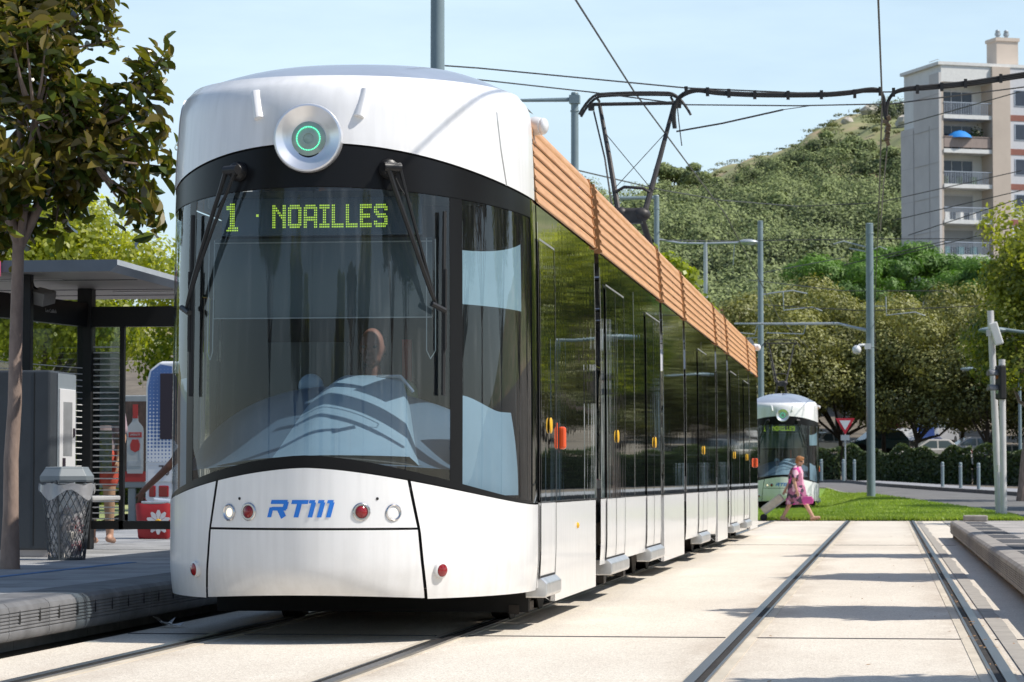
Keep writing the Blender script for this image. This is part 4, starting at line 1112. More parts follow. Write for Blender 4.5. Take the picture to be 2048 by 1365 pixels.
for y in (27.2, 28.6, 29.5): mb.box(Xa, Xb-.1, y, y+.02, zu-.006, zu+.002)
wbuild(mb, 'roof_seam', M_dkgrey, S, rf)
M_dif = pmat('lamp_diffuser', (.7,.68,.66), .5, var=0)
for x0, y0 in ((-8.6,27.0),(-7.9,28.9)):
    mb = MB(); mb.box(x0, x0+.7, y0, y0+.12, zu-.008, zu+.002); wbuild(mb, 'roof_lamp', M_dif, S, rf)
pA = Vector((-8.07, 28.5, 0)); pB = Vector((-8.62, 25.6, 0))
mb = MB(); mb.box(-8.145, -7.995, 28.42, 28.58, .3, zu); wbuild(mb, 'post', M_blkm, S, bevel=.008)
mb = MB(); mb.box(-8.11, -8.02, 26.4, 26.5, .3, zu); wbuild(mb, 'post', M_blkm, S, bevel=.006)
def slab2(mb, a, b, t, z0, z1, m=0):
    d = (b-a).normalized(); n_ = Vector((-d.y, d.x, 0))*t/2
    q = [a-n_, a+n_, b+n_, b-n_]
    mb.add([(p.x,p.y,z0) for p in q]+[(p.x,p.y,z1) for p in q], [(0,1,2,3),(7,6,5,4),(0,4,5,1),(1,5,6,2),(2,6,7,3),(3,7,4,0)], m)
mb = MB(); slab2(mb, pA, pB, .10, 2.55, 2.79); bm = wbuild(mb, 'name_beam', M_blkm, S)
mb = MB(); slab2(mb, Vector((-8.0,28.5,0)), Vector((-6.75,28.5,0)), .10, 2.55, 2.755); wbuild(mb, 'end_beam', M_blkm, S)
mb = MB(); slab2(mb, Vector((-8.0,28.5,0)), Vector((-6.75,28.5,0)), .08, .50, .585); wbuild(mb, 'foot_rail', M_blkm, S)
mb = MB(); mb.box(-6.85, -6.75, 28.45, 28.55, .3, 2.55); wbuild(mb, 'post', M_blkm, S)
mb = MB(); slab2(mb, pA, pB, .012, .6, 2.55); gp_ = wbuild(mb, 'glass_wall', M_pane, S)
d_ = (pB-pA).normalized(); n_ = Vector((d_.y, -d_.x, 0)); n_ = n_ if n_.x > 0 else -n_
mb = MB()
for k in range(24):
    z = .7 + .062*k; a = pA + n_*.009 + d_*.1; b = pB + n_*.009; mb.add([(a.x,a.y,z),(b.x,b.y,z),(b.x,b.y,z+.008),(a.x,a.y,z+.008)], [(0,1,2,3)])
wbuild(mb, 'glass_stripes', M_wline, S, gp_)
mb = MB(); mb.box(-7.99, -7.68, 28.49, 28.502, .55, 2.55); g2 = wbuild(mb, 'end_glass', M_pane, S)
mb = MB()
for k in range(31): mb.box(-7.99, -7.69, 28.482, 28.486, .60+.058*k, .612+.058*k)
wbuild(mb, 'glass_stripes', M_wline, S, g2)
mb = MB(); mb.box(-7.71, -7.665, 28.46, 28.53, .5, 2.55); mb.box(-7.99,-7.93,28.50,28.53,.6,2.3); wbuild(mb, 'glass_frame', M_blkm, S)
# route map poster behind the end glass
def poster_mat(name, cols, sc):
    m, nt, out = new_mat(name); b = N(nt, 'ShaderNodeBsdfPrincipled'); b.inputs['Roughness'].default_value = .6
    tc = N(nt, 'ShaderNodeTexCoord'); v = N(nt, 'ShaderNodeTexVoronoi'); v.inputs['Scale'].default_value = sc; nt.links.new(tc.outputs['Object'], v.inputs['Vector'])
    r = N(nt, 'ShaderNodeValToRGB'); el = r.color_ramp.elements; el[0].color = c4(cols[0]); el[1].color = c4(cols[-1])
    for i, c in enumerate(cols[1:-1]): q = el.new((i+1)/(len(cols)-1)); q.color = c4(c)
    sp = N(nt, 'ShaderNodeSeparateColor'); nt.links.new(v.outputs['Color'], sp.inputs[0]); nt.links.new(sp.outputs[0], r.inputs['Fac']); nt.links.new(r.outputs[0], b.inputs['Base Color']); nt.links.new(b.outputs[0], out.inputs['Surface']); return m
mb = MB(); mb.box(-7.93, -7.73, 28.515, 28.525, 1.55, 2.28); wbuild(mb, 'route_map', poster_mat('route_map_print', [(.34,.36,.40),(.28,.33,.38),(.42,.42,.44),(.30,.30,.36),(.36,.38,.40)], 22), S)
mb = MB(); mb.box(-7.93, -7.80, 28.515, 28.525, 1.08, 1.50); wbuild(mb, 'timetable', poster_mat('timetable_print', [(.45,.48,.55),(.6,.6,.6),(.55,.5,.2),(.35,.4,.5)], 30), S)
mb = MB(); mb.box(-8.62, -8.21, 26.03, 26.07, 2.90, 3.05); sg = wbuild(mb, 'line_sign', M_pink, S)
text_mesh('4', .135, M_txtdk, 'line_number', sg, facing(Vector((-8.285, 26.022, 2.975)) - S.location, (1,0,0), (0,0,1)))
pm = pA.lerp(pB, .30) + n_*.054
text_mesh('Les Caillols', .052, M_txtgr, 'stop_name', bm, facing(Vector((pm.x, pm.y, 2.665)) - S.location, -d_, (0,0,1)))
mb = MB(); mb.box(-8.0, -7.62, 27.2, 28.2, .795, .84); mb.box(-7.95, -7.90, 27.6, 27.8, .3, .795)
wbuild(mb, 'bench', pmat('bench_pale_metal', (.5,.5,.5), .4, var=.1), S, bevel=.012)
L_ = thing('loudspeaker', 'beige box loudspeaker hanging under the shelter roof beside the tree trunk', 'loudspeaker', at(82, 594, 27.4))
mb = MB(); mb.obox((0,0,0), (.19,.22,.125), (R(12), R(14), R(-14))); L1 = mb.build('cabinet', pmat('speaker_beige', (.30,.27,.24), .6, var=.08), L_, bevel=.01)
mb = MB(); mb.tube([(-.02,0,.05),(-.08,.0,.10),(-.1,.0,.19)], .012, 6); mb.tube([(-.09,0,-.02),(-.14,0,.04)], .022, 8); mb.build('bracket', M_blkm, L_)
# ------------------------------------------------------------------ ticket machine
K = thing('ticket_machine', 'tall dark grey ticket machine with a white service recess on its side', 'ticket machine', (-8.4, 26.6, .3))
yk0, yk1 = 25.54, 26.36; xr = -7.566
mb = MB(); mb.box(-9.4, xr, yk0, yk1, .36, 2.0); bd = wbuild(mb, 'body', M_dkgrey, K, bevel=.02)
mb = MB(); mb.box(-9.38, xr-.02, yk0+.02, yk1-.02, .3, .36); wbuild(mb, 'plinth', M_soffit, K)
mb = MB(); mb.box(xr+.002, xr+.008, yk0+.22, yk1-.01, .42, 1.98); sp_ = wbuild(mb, 'side_panel', pmat('machine_side_grey', (.26,.30,.33), .35, var=.08), K)
y0, y1 = yk0+.25, yk0+.76
mb = MB(); mb.box(xr+.008, xr+.022, y0, y1, .98, 1.84); rc = wbuild(mb, 'recess_frame', pmat('white_plastic', (.72,.72,.72), .4, var=.04), K, bevel=.006)
mb = MB(); mb.box(xr+.020, xr+.024, y0+.10, y1-.12, 1.22, 1.72); wbuild(mb, 'screen_recess', pmat('recess_grey', (.28,.29,.30), .3, var=.2, scale=4), K, rc)
mb = MB(); mb.box(xr+.02, xr+.03, y1-.09, y1-.04, 1.40, 1.48); mb.box(xr+.02, xr+.03, y0+.08, y0+.16, 1.10, 1.2); wbuild(mb, 'coin_slot', M_txtdk, K, rc)
mb = MB(); mb.box(-8.42,-8.41, yk0-.003, yk0+.02, .4, 1.98); mb.box(-7.72,-7.71, yk0-.003, yk0+.02, .4, 1.98); wbuild(mb, 'door_seam', M_blkm, K)
# ------------------------------------------------------------------ litter bin
bp_ = at(136, 1118, 25.4); Bn = thing('litter_bin', 'wire mesh litter bin with grey lid and clear bag on the left platform', 'litter bin', (bp_.x, bp_.y, .297))
M_wire = pmat('bin_wire_grey', (.10,.11,.12), .5, metal=.3, var=.1)
M_lid = pmat('bin_lid_grey', (.20,.23,.25), .45, var=.08)
mb = MB(); zt_ = .66
mb.lathe([(.10,.70),(.235,.68),(.245,.70),(.245,.735),(.20,.80),(.195,.815),(.0,.82)], (0,0,0), (0,0,1), 6); mb.build('lid', M_lid, Bn, bevel=.008)
rad = lambda z: .155 + .065*z/zt_
mb = MB(); nst = 22
for s in (-1, 1):
    for k in range(nst):
        pts = []
        for j in range(13):
            z = zt_*j/12; a = 2*PI*k/nst + s*j*.142; pts.append((rad(z)*math.cos(a), rad(z)*math.sin(a), z))
        mb.tube(pts, .0042, 4, caps=False)
for z in (0.01, zt_): mb.tube([(rad(z)*math.cos(2*PI*k/24), rad(z)*math.sin(2*PI*k/24), z) for k in range(25)], .009, 5)
mb.tube([(0,.0,0),(0,0,.02)], .15, 18)
for k in range(3):
    a = 2*PI*k/3+.4; mb.tube([(rad(0)*math.cos(a), rad(0)*math.sin(a), 0), (rad(.7)*math.cos(a), rad(.7)*math.sin(a), .70)], .011, 6)
mb.build('wire_basket', M_wire, Bn)
g = random.Random(3); mb = MB(); rows = []
for j in range(12):
    z = .02 + .64*j/11; rows.append([((rad(z)-.016 - .022*abs(math.sin(5*2*PI*k/28+j*.9)))*math.cos(2*PI*k/28), (rad(z)-.016 - .022*abs(math.sin(5*2*PI*k/28+j*.9)))*math.sin(2*PI*k/28), z + g.uniform(-.01,.01)) for k in range(29)])
rows.append([((rad(zt_)+.022+.008*math.sin(k*2.1))*math.cos(2*PI*k/28), (rad(zt_)+.022+.008*math.sin(k*2.1))*math.sin(2*PI*k/28), .665 + .012*math.sin(k*1.7)) for k in range(29)])
rows.append([((rad(zt_)+.022+.012*math.sin(k*1.3))*math.cos(2*PI*k/28), (rad(zt_)+.022+.012*math.sin(k*1.3))*math.sin(2*PI*k/28), .57 + .05*math.sin(k*.9)) for k in range(29)])
mb.grid(rows); mb.build('bin_bag', glass_mat('clear_plastic_bag', (.82,.84,.86), refl=1.6, film=.42, filmcol=(.8,.8,.83), rough=.15), Bn, smooth=60)
mb = MB()
for k in range(46):
    z = .03 + .40*g.random(); a = g.uniform(0, 2*PI); r_ = (rad(z)-.04)*math.sqrt(g.random())
    mb.obox((r_*math.cos(a), r_*math.sin(a), z), (g.uniform(.04,.11), g.uniform(.04,.10), g.uniform(.02,.09)), (g.uniform(0,3),g.uniform(0,3),g.uniform(0,3)), g.choice([0,0,1,2,0,3]))
o_ = mb.build('rubbish', [pmat('rubbish_paper', (.55,.52,.48), .8, var=.2), pmat('rubbish_card', (.35,.2,.1), .8, var=.2), pmat('rubbish_red', (.4,.06,.06), .6, var=.1), pmat('rubbish_blue', (.1,.16,.3), .6, var=.1)], Bn); o_['kind'] = 'stuff'
# ------------------------------------------------------------------ bus, billboard
M_busw = pmat('bus_white', (.72,.73,.75), .3, var=.06, scale=2, coat=.4)
def busdots():
    m, nt, out = new_mat('bus_blue_dots'); b = N(nt, 'ShaderNodeBsdfPrincipled'); b.inputs['Roughness'].default_value = .3
    tc = N(nt, 'ShaderNodeTexCoord'); sep = N(nt, 'ShaderNodeSeparateXYZ'); nt.links.new(tc.outputs['Object'], sep.inputs[0])
    def cell(o, k):
        a = N(nt, 'ShaderNodeMath', operation='MULTIPLY'); a.inputs[1].default_value = k; nt.links.new(o, a.inputs[0])
        f = N(nt, 'ShaderNodeMath', operation='FRACT'); nt.links.new(a.outputs[0], f.inputs[0])
        s_ = N(nt, 'ShaderNodeMath', operation='SUBTRACT'); s_.inputs[1].default_value = .5; nt.links.new(f.outputs[0], s_.inputs[0])
        p_ = N(nt, 'ShaderNodeMath', operation='POWER'); p_.inputs[1].default_value = 2; nt.links.new(s_.outputs[0], p_.inputs[0]); return p_.outputs[0]
    ad = N(nt, 'ShaderNodeMath', operation='ADD'); nt.links.new(cell(sep.outputs['X'], 16), ad.inputs[0]); nt.links.new(cell(sep.outputs['Z'], 16), ad.inputs[1])
    mr = N(nt, 'ShaderNodeMapRange'); mr.inputs['From Min'].default_value = 1.1; mr.inputs['From Max'].default_value = 2.5; mr.inputs['To Min'].default_value = -.02; mr.inputs['To Max'].default_value = .42
    nt.links.new(sep.outputs['Z'], mr.inputs['Value'])
    lt = N(nt, 'ShaderNodeMath', operation='LESS_THAN'); nt.links.new(ad.outputs[0], lt.inputs[0]); nt.links.new(mr.outputs[0], lt.inputs[1])
    mx = N(nt, 'ShaderNodeMix', data_type='RGBA'); nt.links.new(lt.outputs[0], mx.inputs[0]); mx.inputs[6].default_value = (.72,.73,.75,1); mx.inputs[7].default_value = (.07,.15,.36,1)
    nt.links.new(mx.outputs[2], b.inputs['Base Color']); nt.links.new(b.outputs[0], out.inputs['Surface']); return m
bb = at(292, 960, 50); BU = thing('bus', 'white city bus with blue dots and number 70 on its rear', 'bus', (bb.x+1.27, bb.y, .1))
mb = MB()
w_ = 1.27; pr = [(-w_,.35),(-w_,2.55),(-w_+.06,2.80),(-w_+.25,2.95),(w_-.25,2.95),(w_-.06,2.80),(w_,2.55),(w_,.35)]
mb.prism(pr, (0,0,0), (1,0,0), (0,0,1), (0,11.5,0)); body = mb.build('body', M_busw, BU, bevel=.05, seg=3)
mb = MB(); mb.add([(-w_+.04,-.006,1.15),(-w_+.47,-.006,1.15),(-w_+.47,-.006,2.86),(-w_+.26,-.006,2.9),(-w_+.1,-.006,2.78),(-w_+.04,-.006,2.5)], [(0,1,2,3,4,5)]); mb.build('blue_dot_panel', busdots(), BU)
mb = MB(); mb.box(-w_+.26, w_-.26, -.02, .02, 1.60, 2.74); mb.build('rear_window', M_txtdk, BU, bevel=.01)
text_mesh('70', .26, M_txtdk, 'fleet_number', BU, facing((-w_+.335, -.008, 1.05), (1,0,0), (0,0,1)), sx=.8)
for x in (-w_+.13, -w_+.33):
    mb = MB(); mb.box(x-.06 if x < -1.1 else x-.09, x+.06 if x < -1.1 else x+.09, -.02, .02, .60, .80); mb.build('tail_lamp', M_red, BU, bevel=.02)
mb = MB(); mb.box(-w_, w_, -.01, .03, .86, .875); mb.box(-w_, w_, -.01, .03, 1.2, 1.21); mb.build('panel_seam', M_step, BU)
for x in (-w_+.15, w_-.15):
    for y in (2.6, 8.8):
        mb = MB(); mb.lathe([(.1,-.13),(.46,-.12),(.48,-.06),(.48,.08),(.44,.13),(.1,.12)], (x,y,.48), (1 if x > 0 else -1,0,0), 24, close=True); mb.build('wheel', M_rub, BU, smooth=40)
bp_ = at(272, 960, 56); AD = thing('advertising_panel', 'roadside advertising panel with a red capped clear bottle left of the bus', 'advertising panel', (bp_.x, bp_.y, .1))
M_adw = pmat('poster_white', (.46,.47,.47), .5, var=.05); M_adr = pmat('poster_red', (.42,.04,.035), .5, var=.05); M_adg = pmat('poster_bottle_grey', (.42,.44,.46), .4, var=.15, scale=6); M_adb = pmat('poster_brown_wood', (.10,.06,.045), .6, var=.4, scale=4, stretch=(6,1,1))
fz0, fz1 = .86, 2.42
mb = MB(); mb.box(-.9, .75, 0, .14, fz0-.12, fz1+.12); mb.box(-.15, .0, .03, .11, 0, fz0-.12); fr = mb.build('frame', pmat('panel_frame_grey', (.32,.33,.33), .5, var=.1), AD, bevel=.02)
mb = MB(); mb.box(-.82, .67, -.006, .01, fz0, fz1); ps = mb.build('poster', M_adb, AD)
mb = MB(); mb.box(-.82, .67, -.010, 0, fz0, fz0+.20); mb.build('poster_band', M_adr, ps)
bot = [(-.15,.04),(.15,.04),(.165,.10),(.165,.86),(.15,.95),(.07,1.04),(.055,1.08),(.055,1.16),(-.055,1.16),(-.055,1.08),(-.07,1.04),(-.15,.95),(-.165,.86),(-.165,.10)]
mb = MB(); mb.prism(bot, (0,-.016,fz0+.12), (1,0,0), (0,0,1), (0,.006,0)); bt = mb.build('bottle_picture', M_adw, ps)
mb = MB(); mb.box(-.05,.05,-.022,-.012,fz0+1.23,fz0+1.5); mb.build('bottle_cap', M_adr, bt)
mb = MB(); mb.box(-.13,.13,-.0212,-.013,fz0+.86,fz0+.96); mb.build('name_band', M_adr, bt)
mb = MB(); mb.prism([(-.09,.0),(0,-.05),(.09,.0),(.10,.1),(.06,.2),(-.06,.2),(-.10,.1)], (0,-.022,fz0+.62), (1,0,0),(0,0,1),(0,.006,0)); mb.build('bottle_label', M_adr, bt)
mb = MB(); mb.box(-.13,.13,-.021,-.013,fz0+.30,fz0+.40); mb.box(.09,.13,-.020,-.013,fz0+.42,fz0+.82); mb.build('bottle_shading', M_adg, bt)
text_mesh('SMIRNOFF', .062, M_adw, 'bottle_lettering', bt, facing((0,-.0225,fz0+.91), (1,0,0), (0,0,1)), .001, sx=.7)

# ------------------------------------------------------------------ magnolia trees
M_mag = leaf_mat('magnolia_leaf', (.018,.045,.012), (.17,.23,.045), back=(.16,.125,.03), rough=.16, trans=.22, tcol=(2.6,1.8,.4))
M_bark = pmat('grey_brown_bark', (.30,.22,.18), .85, var=.3, scale=9, bump=.6, bscale=30, stretch=(1,1,.4))
M_barkd = pmat('dark_bark', (.09,.07,.055), .9, var=.3, scale=5, bump=.5, bscale=15, stretch=(1,1,.3))
def spray_tree(name, label, loc, tips, fork, r, group=None, nl=34, ls=.17, mat=M_mag, seed=1, lean=(0,0), bark=M_bark):
    """branches ending in whorls of leaves at the tips"""
    g = random.Random(seed); T = thing(name, label, 'tree', loc, 0, group)
    mb = trunk_mb(fork*2, r, tips, fork, seed, lean, nb=0)
    top = Vector((lean[0], lean[1], fork)); main = []
    for k in range(6):
        a = 2*PI*k/6 + g.uniform(-.3,.3); main.append(top + Vector((math.cos(a)*.45, math.sin(a)*.45, .75+.5*g.random())))
    for m_ in main: mb.tube([top - Vector((0,0,.08)), top.lerp(m_, .5) + Vector((0,0,-.05)), m_], [r*.62, r*.5, r*.34], 7)
    up = top + Vector((0,0,1.6)); mb.tube([top, up], [r*.6, r*.35], 7); main.append(up)
    C = []; Nn = []; Rv = []
    for t in tips:
        t = Vector(t); b = min(main, key=lambda q: (q-t).length); md = b.lerp(t, .55) + Vector((0,0,-.08))
        mb.tube([b, md, t], [r*.30, r*.16, r*.06], 5)
        d = (t-md).normalized()
        for i in range(nl):
            k = g.random()**.7; base = md.lerp(t, .25 + .75*k); a = g.uniform(0, 2*PI)
            X_, Y_, _ = frame_z(d); sd = X_*math.cos(a) + Y_*math.sin(a)
            q = base + sd*g.uniform(.03,.20) + d*g.uniform(0,.14) + Vector((0,0,g.uniform(-.03,.06)))
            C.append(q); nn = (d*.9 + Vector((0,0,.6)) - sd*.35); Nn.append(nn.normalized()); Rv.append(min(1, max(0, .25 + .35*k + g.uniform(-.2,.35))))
    mb.build('trunk', bark, T, smooth=60)
    leaves('crown', np.array([tuple(q) for q in C]), np.array([tuple(q) for q in Nn]), ls, mat, T, aspect=.44, fold=.5, jitter=.45, tone=np.array(Rv), six=True)
    return T
def tips_in(clumps, n, seed):
    g = np.random.default_rng(seed); out = []
    K = np.array(clumps)
    for i in range(n):
        c = K[i % len(K)]; d = g.normal(0,1,3); d /= np.linalg.norm(d); q = (.35 + .65*g.random())
        out.append(tuple(c[:3] + d*c[3:]*q))
    return out
mt = at(25, 1137, 22.8); mt.z = .297
def rel(px, py, zc): return at(px, py, zc) - mt
cl = []
for px, py, zc, rr in ((-60,60,22.6,.55),(20,40,22.3,.5),(90,40,23.1,.42),(150,15,22.7,.32),(40,150,22.2,.55),(110,190,22.9,.42),(-40,220,23.4,.6),(170,200,22.2,.33),(225,210,22.8,.28),(300,140,22.6,.20),(330,112,22.5,.14),(60,300,22.3,.5),(140,300,22.6,.42),(215,300,23.0,.34),(285,255,22.6,.2),(300,320,23.0,.22),(60,390,22.9,.4),(-40,390,22.6,.5),(140,380,23.2,.3),(250,370,22.7,.24),(305,420,22.6,.18),(305,470,22.9,.16),(-20,460,23.2,.3),(-90,-40,22.6,.6),(40,-40,22.6,.5),(200,70,22.8,.10),(205,35,22.8,.13)):
    p = rel(px, py, zc); cl.append((p.x, p.y, p.z, rr, rr*1.3, rr*.95))
big = []
for c in cl: big += [c]*max(1, int(round(c[3]**2*41)))
spray_tree('magnolia_tree', 'dark glossy magnolia with brown leaf backs and thin trunk on the left platform', mt, tips_in(big, len(big), 5), 2.62, .066, nl=31, ls=.145, seed=4, lean=(.05, 0))
def mag_at(loc, label, seed, sc=1.0, group='magnolia trees along the right platform'):
    cl = crown_clumps((0,0,3.7), (1.25,1.25,1.5), 16, (.35,.55), 1, seed, .8)
    return spray_tree('magnolia_tree', label, loc, tips_in(cl, 230, seed), 2.2, .075, group, nl=26, ls=.2, seed=seed)
m0 = mag_at((3.55, 13.4, .297), 'magnolia tree standing in the row on the right platform', 21)
m1 = mag_at((3.6, 29.6, .297), 'magnolia tree standing in the row on the right platform', 22)
dup(m1, (3.5, 21.6, .297), 1.9); dup(m0, (3.65, 38.0, .297), 2.6)
# behind the camera, mirrored by the glass of the tram
for k, (x, y) in enumerate(((-9.5,-14),(-8.8,2),(4.6,2),(4.9,-12))):
    q_ = dup(m0 if k % 2 else m1, (x, y, .297), k*1.3)
    if x < 0: q_['label'] = 'magnolia tree on the left platform beside and behind the photographer'; q_['group'] = 'magnolia trees on the left platform behind the photographer'

# dry leaf bits caught along the right-hand rail
g = random.Random(12); mb = MB()
for k in range(170):
    y = 13 + 40*g.random()**1.4; x = .555 + g.gauss(0,.035) if k % 3 else g.uniform(-.9,.9); a = g.uniform(0, PI); s_ = g.uniform(.008,.022)
    c_, n_ = math.cos(a)*s_, math.sin(a)*s_; h_ = .012 + (.004 if k % 3 else -.006)
    mb.add([(x-c_,y-n_,h_),(x-n_*.5,y+c_*.5,h_+.004),(x+c_,y+n_,h_+.006),(x+n_*.5,y-c_*.5,h_+.002)], [(0,1,2,3)])
o = mb.build('leaf_litter', pmat('dry_leaf_brown', (.30,.17,.08), .8, var=.4, scale=30)); tag(o, 'dry brown leaf bits scattered along the right-hand rail groove', 'leaf litter'); o['kind'] = 'stuff'
# ================================================================== POLES AND WIRES
M_pole = pmat('pole_grey_green_paint', (.20,.26,.28), .45, var=.1, scale=3)
M_galv = pmat('galvanised_steel', (.42,.45,.47), .4, metal=.5, var=.1)
M_cable = pmat('black_cable', (.025,.024,.024), .6, var=0)
M_wirem = pmat('copper_wire_dark', (.05,.048,.046), .5, var=0)
def pole(loc, h, r, label, arms=(), name='catenary_pole', group=None, mat=M_pole):
    T = thing(name, label, 'pole', loc, 0, group)
    mb = MB(); mb.tube([(0,0,-.05),(0,0,h*.5),(0,0,h)], [r, r*.93, r*.84], 16); mb.lathe([(r*.9,0),(r*.7,.03),(0,.035)], (0,0,h-.01), (0,0,1), 16); s_ = mb.build('shaft', mat, T, smooth=50)
    mb = MB()
    for z in (h*.55, h-.35): mb.lathe([(r*1.02,0),(r*1.06,.01),(r*1.02,.02)], (0,0,z), (0,0,1), 16)
    mb.build('band', mat, T)
    return T
pl = []
p = at(875, 960, 38); T1 = pole((p.x, p.y, .297), 9.4, .105, 'thick grey green mast rising behind the tram roof to the top edge')
p = at(1151, 960, 55); T2 = pole((p.x, p.y, .297), 8.1, .085, 'grey mast with a bracket arm, second mast along the left of the tram')
mb = MB(); mb.tube([(0,0,7.98),(-1.15,0,7.98)], [.045,.03], 8); mb.obox((0,0,7.98),(.2,.2,.16)); mb.build('bracket_arm', M_pole, T2, smooth=40)
p = at(1315, 960, 74); T3 = pole((p.x, p.y, 0), 8.3, .08, 'grey mast with a short left arm seen just behind the pantograph knee')
mb = MB(); mb.tube([(0,0,8.25),(-.95,0,8.25)], .05, 8); mb.build('bracket_arm', M_pole, T3, smooth=40)
p = at(1413, 960, 94); T4 = thing('street_lamp', 'twin armed grey street lamp standing in front of the wooded hill', 'street lamp', (p.x, p.y, 0))
mb = MB(); mb.tube([(0,0,0),(0,0,8.75)], [.09,.065], 12); mb.build('shaft', M_galv, T4, smooth=50)
mb = MB(); mb.tube([(-1.55,0,8.85),(-.8,0,8.72),(0,0,8.70),(1.1,0,8.72)], .045, 8); mb.tube([(.95,0,8.72),(.9,0,8.0)], .012, 5); mb.build('arm', M_galv, T4, smooth=50)
mb = MB(); mb.ball((1.38,0,8.74), (.34,.2,.10), 14, 8); mb.build('lamp_head', M_galv, T4, smooth=50)
p = at(1523, 960, 136); T5 = pole((p.x, p.y, H(p.x,p.y)), 12.4, .15, 'tall pale grey mast rising behind the distant tram')
mb = MB(); mb.tube([(0,0,8.9),(.6,0,9.0),(1.5,0,9.1),(2.2,0,8.95)], .035, 6); mb.tube([(-1.6,0,6.8),(0,0,6.9)], .03, 6); mb.tube([(-.2,0,6.35),(-1.6,0,6.5)], .03, 6); mb.build('bracket_arm', M_galv, T5, smooth=40)
p = at(1742, 960, 100); zb = H(p.x, p.y); T6 = pole((p.x, p.y, zb), 9.55, .15, 'thick grey green mast standing in the lawn between the tracks')
mb = MB(); z = 6.42 - zb
mb.tube([(0,0,z-.28),(-1.1,0,z),(-4.7,0,z+.02)], [.05,.05,.035], 8); mb.tube([(-.1,0,z-.2),(-1.2,0,z+.0)], .03, 6)
mb.build('bracket_arm', M_galv, T6, smooth=40); mb = MB()
mb.tube([(0,0,8.7),(-.9,0,8.95),(-1.25,0,8.85)], .03, 6); mb.tube([(0,0,8.55),(-.7,0,8.7)], .025, 6); mb.tube([(0,0,8.6),(.35,0,8.75),(.6,0,8.65)], .02, 6)
mb.build('bracket_arm', M_galv, T6, smooth=40); mb = MB()
mb.tube([(-3.9,0,z),(-4.0,0,z-.35),(-4.9,0,z-.25),(-5.1,0,z-.38)], .022, 6); mb.build('bracket_arm', M_galv, T6, smooth=40); mb = MB(); mb.tube([(-2.2,0,z),(-2.3,0,z-.35),(-3.6,0,z-.3)], .02, 6)
mb.build('bracket_arm', M_galv, T6, smooth=40)
mb = MB()
for a in ((.55, 6.75-zb), (-3.0, 6.95-zb)):
    mb.tube([(a[0],0,a[1]+.6),(a[0]+.02,0,a[1]-.05),(a[0]+1.0,0,a[1]+.05),(a[0]+1.35,0,a[1]-.08)], .022, 6)
mb.tube([(0,0,z+.6),(.6,0,z+.6)], .012, 5); mb.build('registration_arm', M_galv, T6, smooth=40)
p6 = at(1718, 700, 99.6)
Cc = thing('dome_camera', 'white dome surveillance camera on a curved arm fixed to the lawn mast', 'camera', p6)
mb = MB(); mb.tube([(.42,.25,.14),(.22,.1,.17),(.04,0,.16),(-.03,0,.08)], .045, 8); mb.obox((.33,.15,.12),(.22,.18,.2)); mb.build('arm', M_busw, Cc, smooth=50)
mb = MB(); mb.ball((-.05,0,0), (.155,.155,.16), 14, 8); mb.build('dome', M_busw, Cc, smooth=50)
def wire(name, label, pts, r, cat='cable', mat=M_cable, group=None, sag=0, n=6, nn=5):
    q = []
    for i in range(len(pts)-1):
        a, b = Vector(pts[i]), Vector(pts[i+1])
        for k in range(n if i < len(pts)-2 else n+1):
            t = k/n; q.append(a.lerp(b, t) - Vector((0,0,sag*4*t*(1-t))))
    mb = MB(); mb.tube(q, r, nn); return solo(mb, name, mat, label, cat, group, smooth=60)
ZC = 40.2
A = lambda px, py, zc=ZC: at(px, py, zc)
def catm(pts, n=8):
    pts = [Vector(p) for p in pts]; out = []
    for i in range(len(pts)-1):
        p0, p1, p2, p3 = pts[max(i-1,0)], pts[i], pts[i+1], pts[min(i+2,len(pts)-1)]
        for k in range(n):
            t = k/n; out.append(.5*((2*p1)+(-p0+p2)*t+(2*p0-5*p1+4*p2-p3)*t*t+(-p0+3*p1-3*p2+p3)*t**3))
    return out + [pts[-1]]
wire('contact_wire', 'overhead contact wire running along above the left track and the pantograph', [(-3.5,-60,6.45),(-3.45,20,6.44),(-3.5,40.3,6.45),(-3.3,60,6.5),(-3.5,95,6.3),(-3.4,140,7.0)], .013, 'overhead wire', M_wirem)
wire('contact_wire', 'overhead contact wire running along above the right track, seen at upper right', [(-.12,-60,6.5),(-.11,20,6.46),(-.04,40.2,6.25),(-.15,60,6.4),(-.4,95,6.3),(-.5,140,7.0)], .013, 'overhead wire', M_wirem)
wire('span_wire', 'upper thin steel span wire from the thick mast across both tracks', [A(890,128,39.0), A(960,133,39.3), A(1375,173), A(1600,183), A(1790,181), A(2048,146,40.5), A(2500,75,41)], .011, 'overhead wire', M_wirem)
wire('span_wire', 'lower thin steel span wire carrying the clamps below the black feeder cable', [A(955,156,39.3), A(1180,181), A(1378,207), A(1600,209), A(1790,205), A(2048,172,40.5), A(2500,110,41)], .010, 'overhead wire', M_wirem)
mb = MB()
for k, dy in ((0, 0), (1, 4), (2, -4)):
    P_ = catm([A(1352+dy*.4,255), A(1350+dy*.5,222), A(1362,192+dy*.6), A(1395,178+dy*.5), A(1440,183+dy*.6), A(1520,187+dy*.6), A(1640,187+dy*.6), A(1700,183+dy*.6), A(1752,176+dy*.4), A(1770,186), A(1774+dy*.4,215), A(1778+dy*.3,240)], 8)
    mb.tube(P_, .021, 6)
    P_ = catm([A(1780,248), A(1778+dy*.3,212), A(1790,186+dy*.3), A(1815,176+dy*.5), A(1860,172+dy*.7), A(1950,163+dy*.8), A(2048,148+dy*.9), A(2300,110+dy)], 8)
    mb.tube(P_, .021, 6)
solo(mb, 'feeder_cable', M_cable, 'thick black triple feeder cable strung across both tracks at upper right', 'cable', smooth=60)
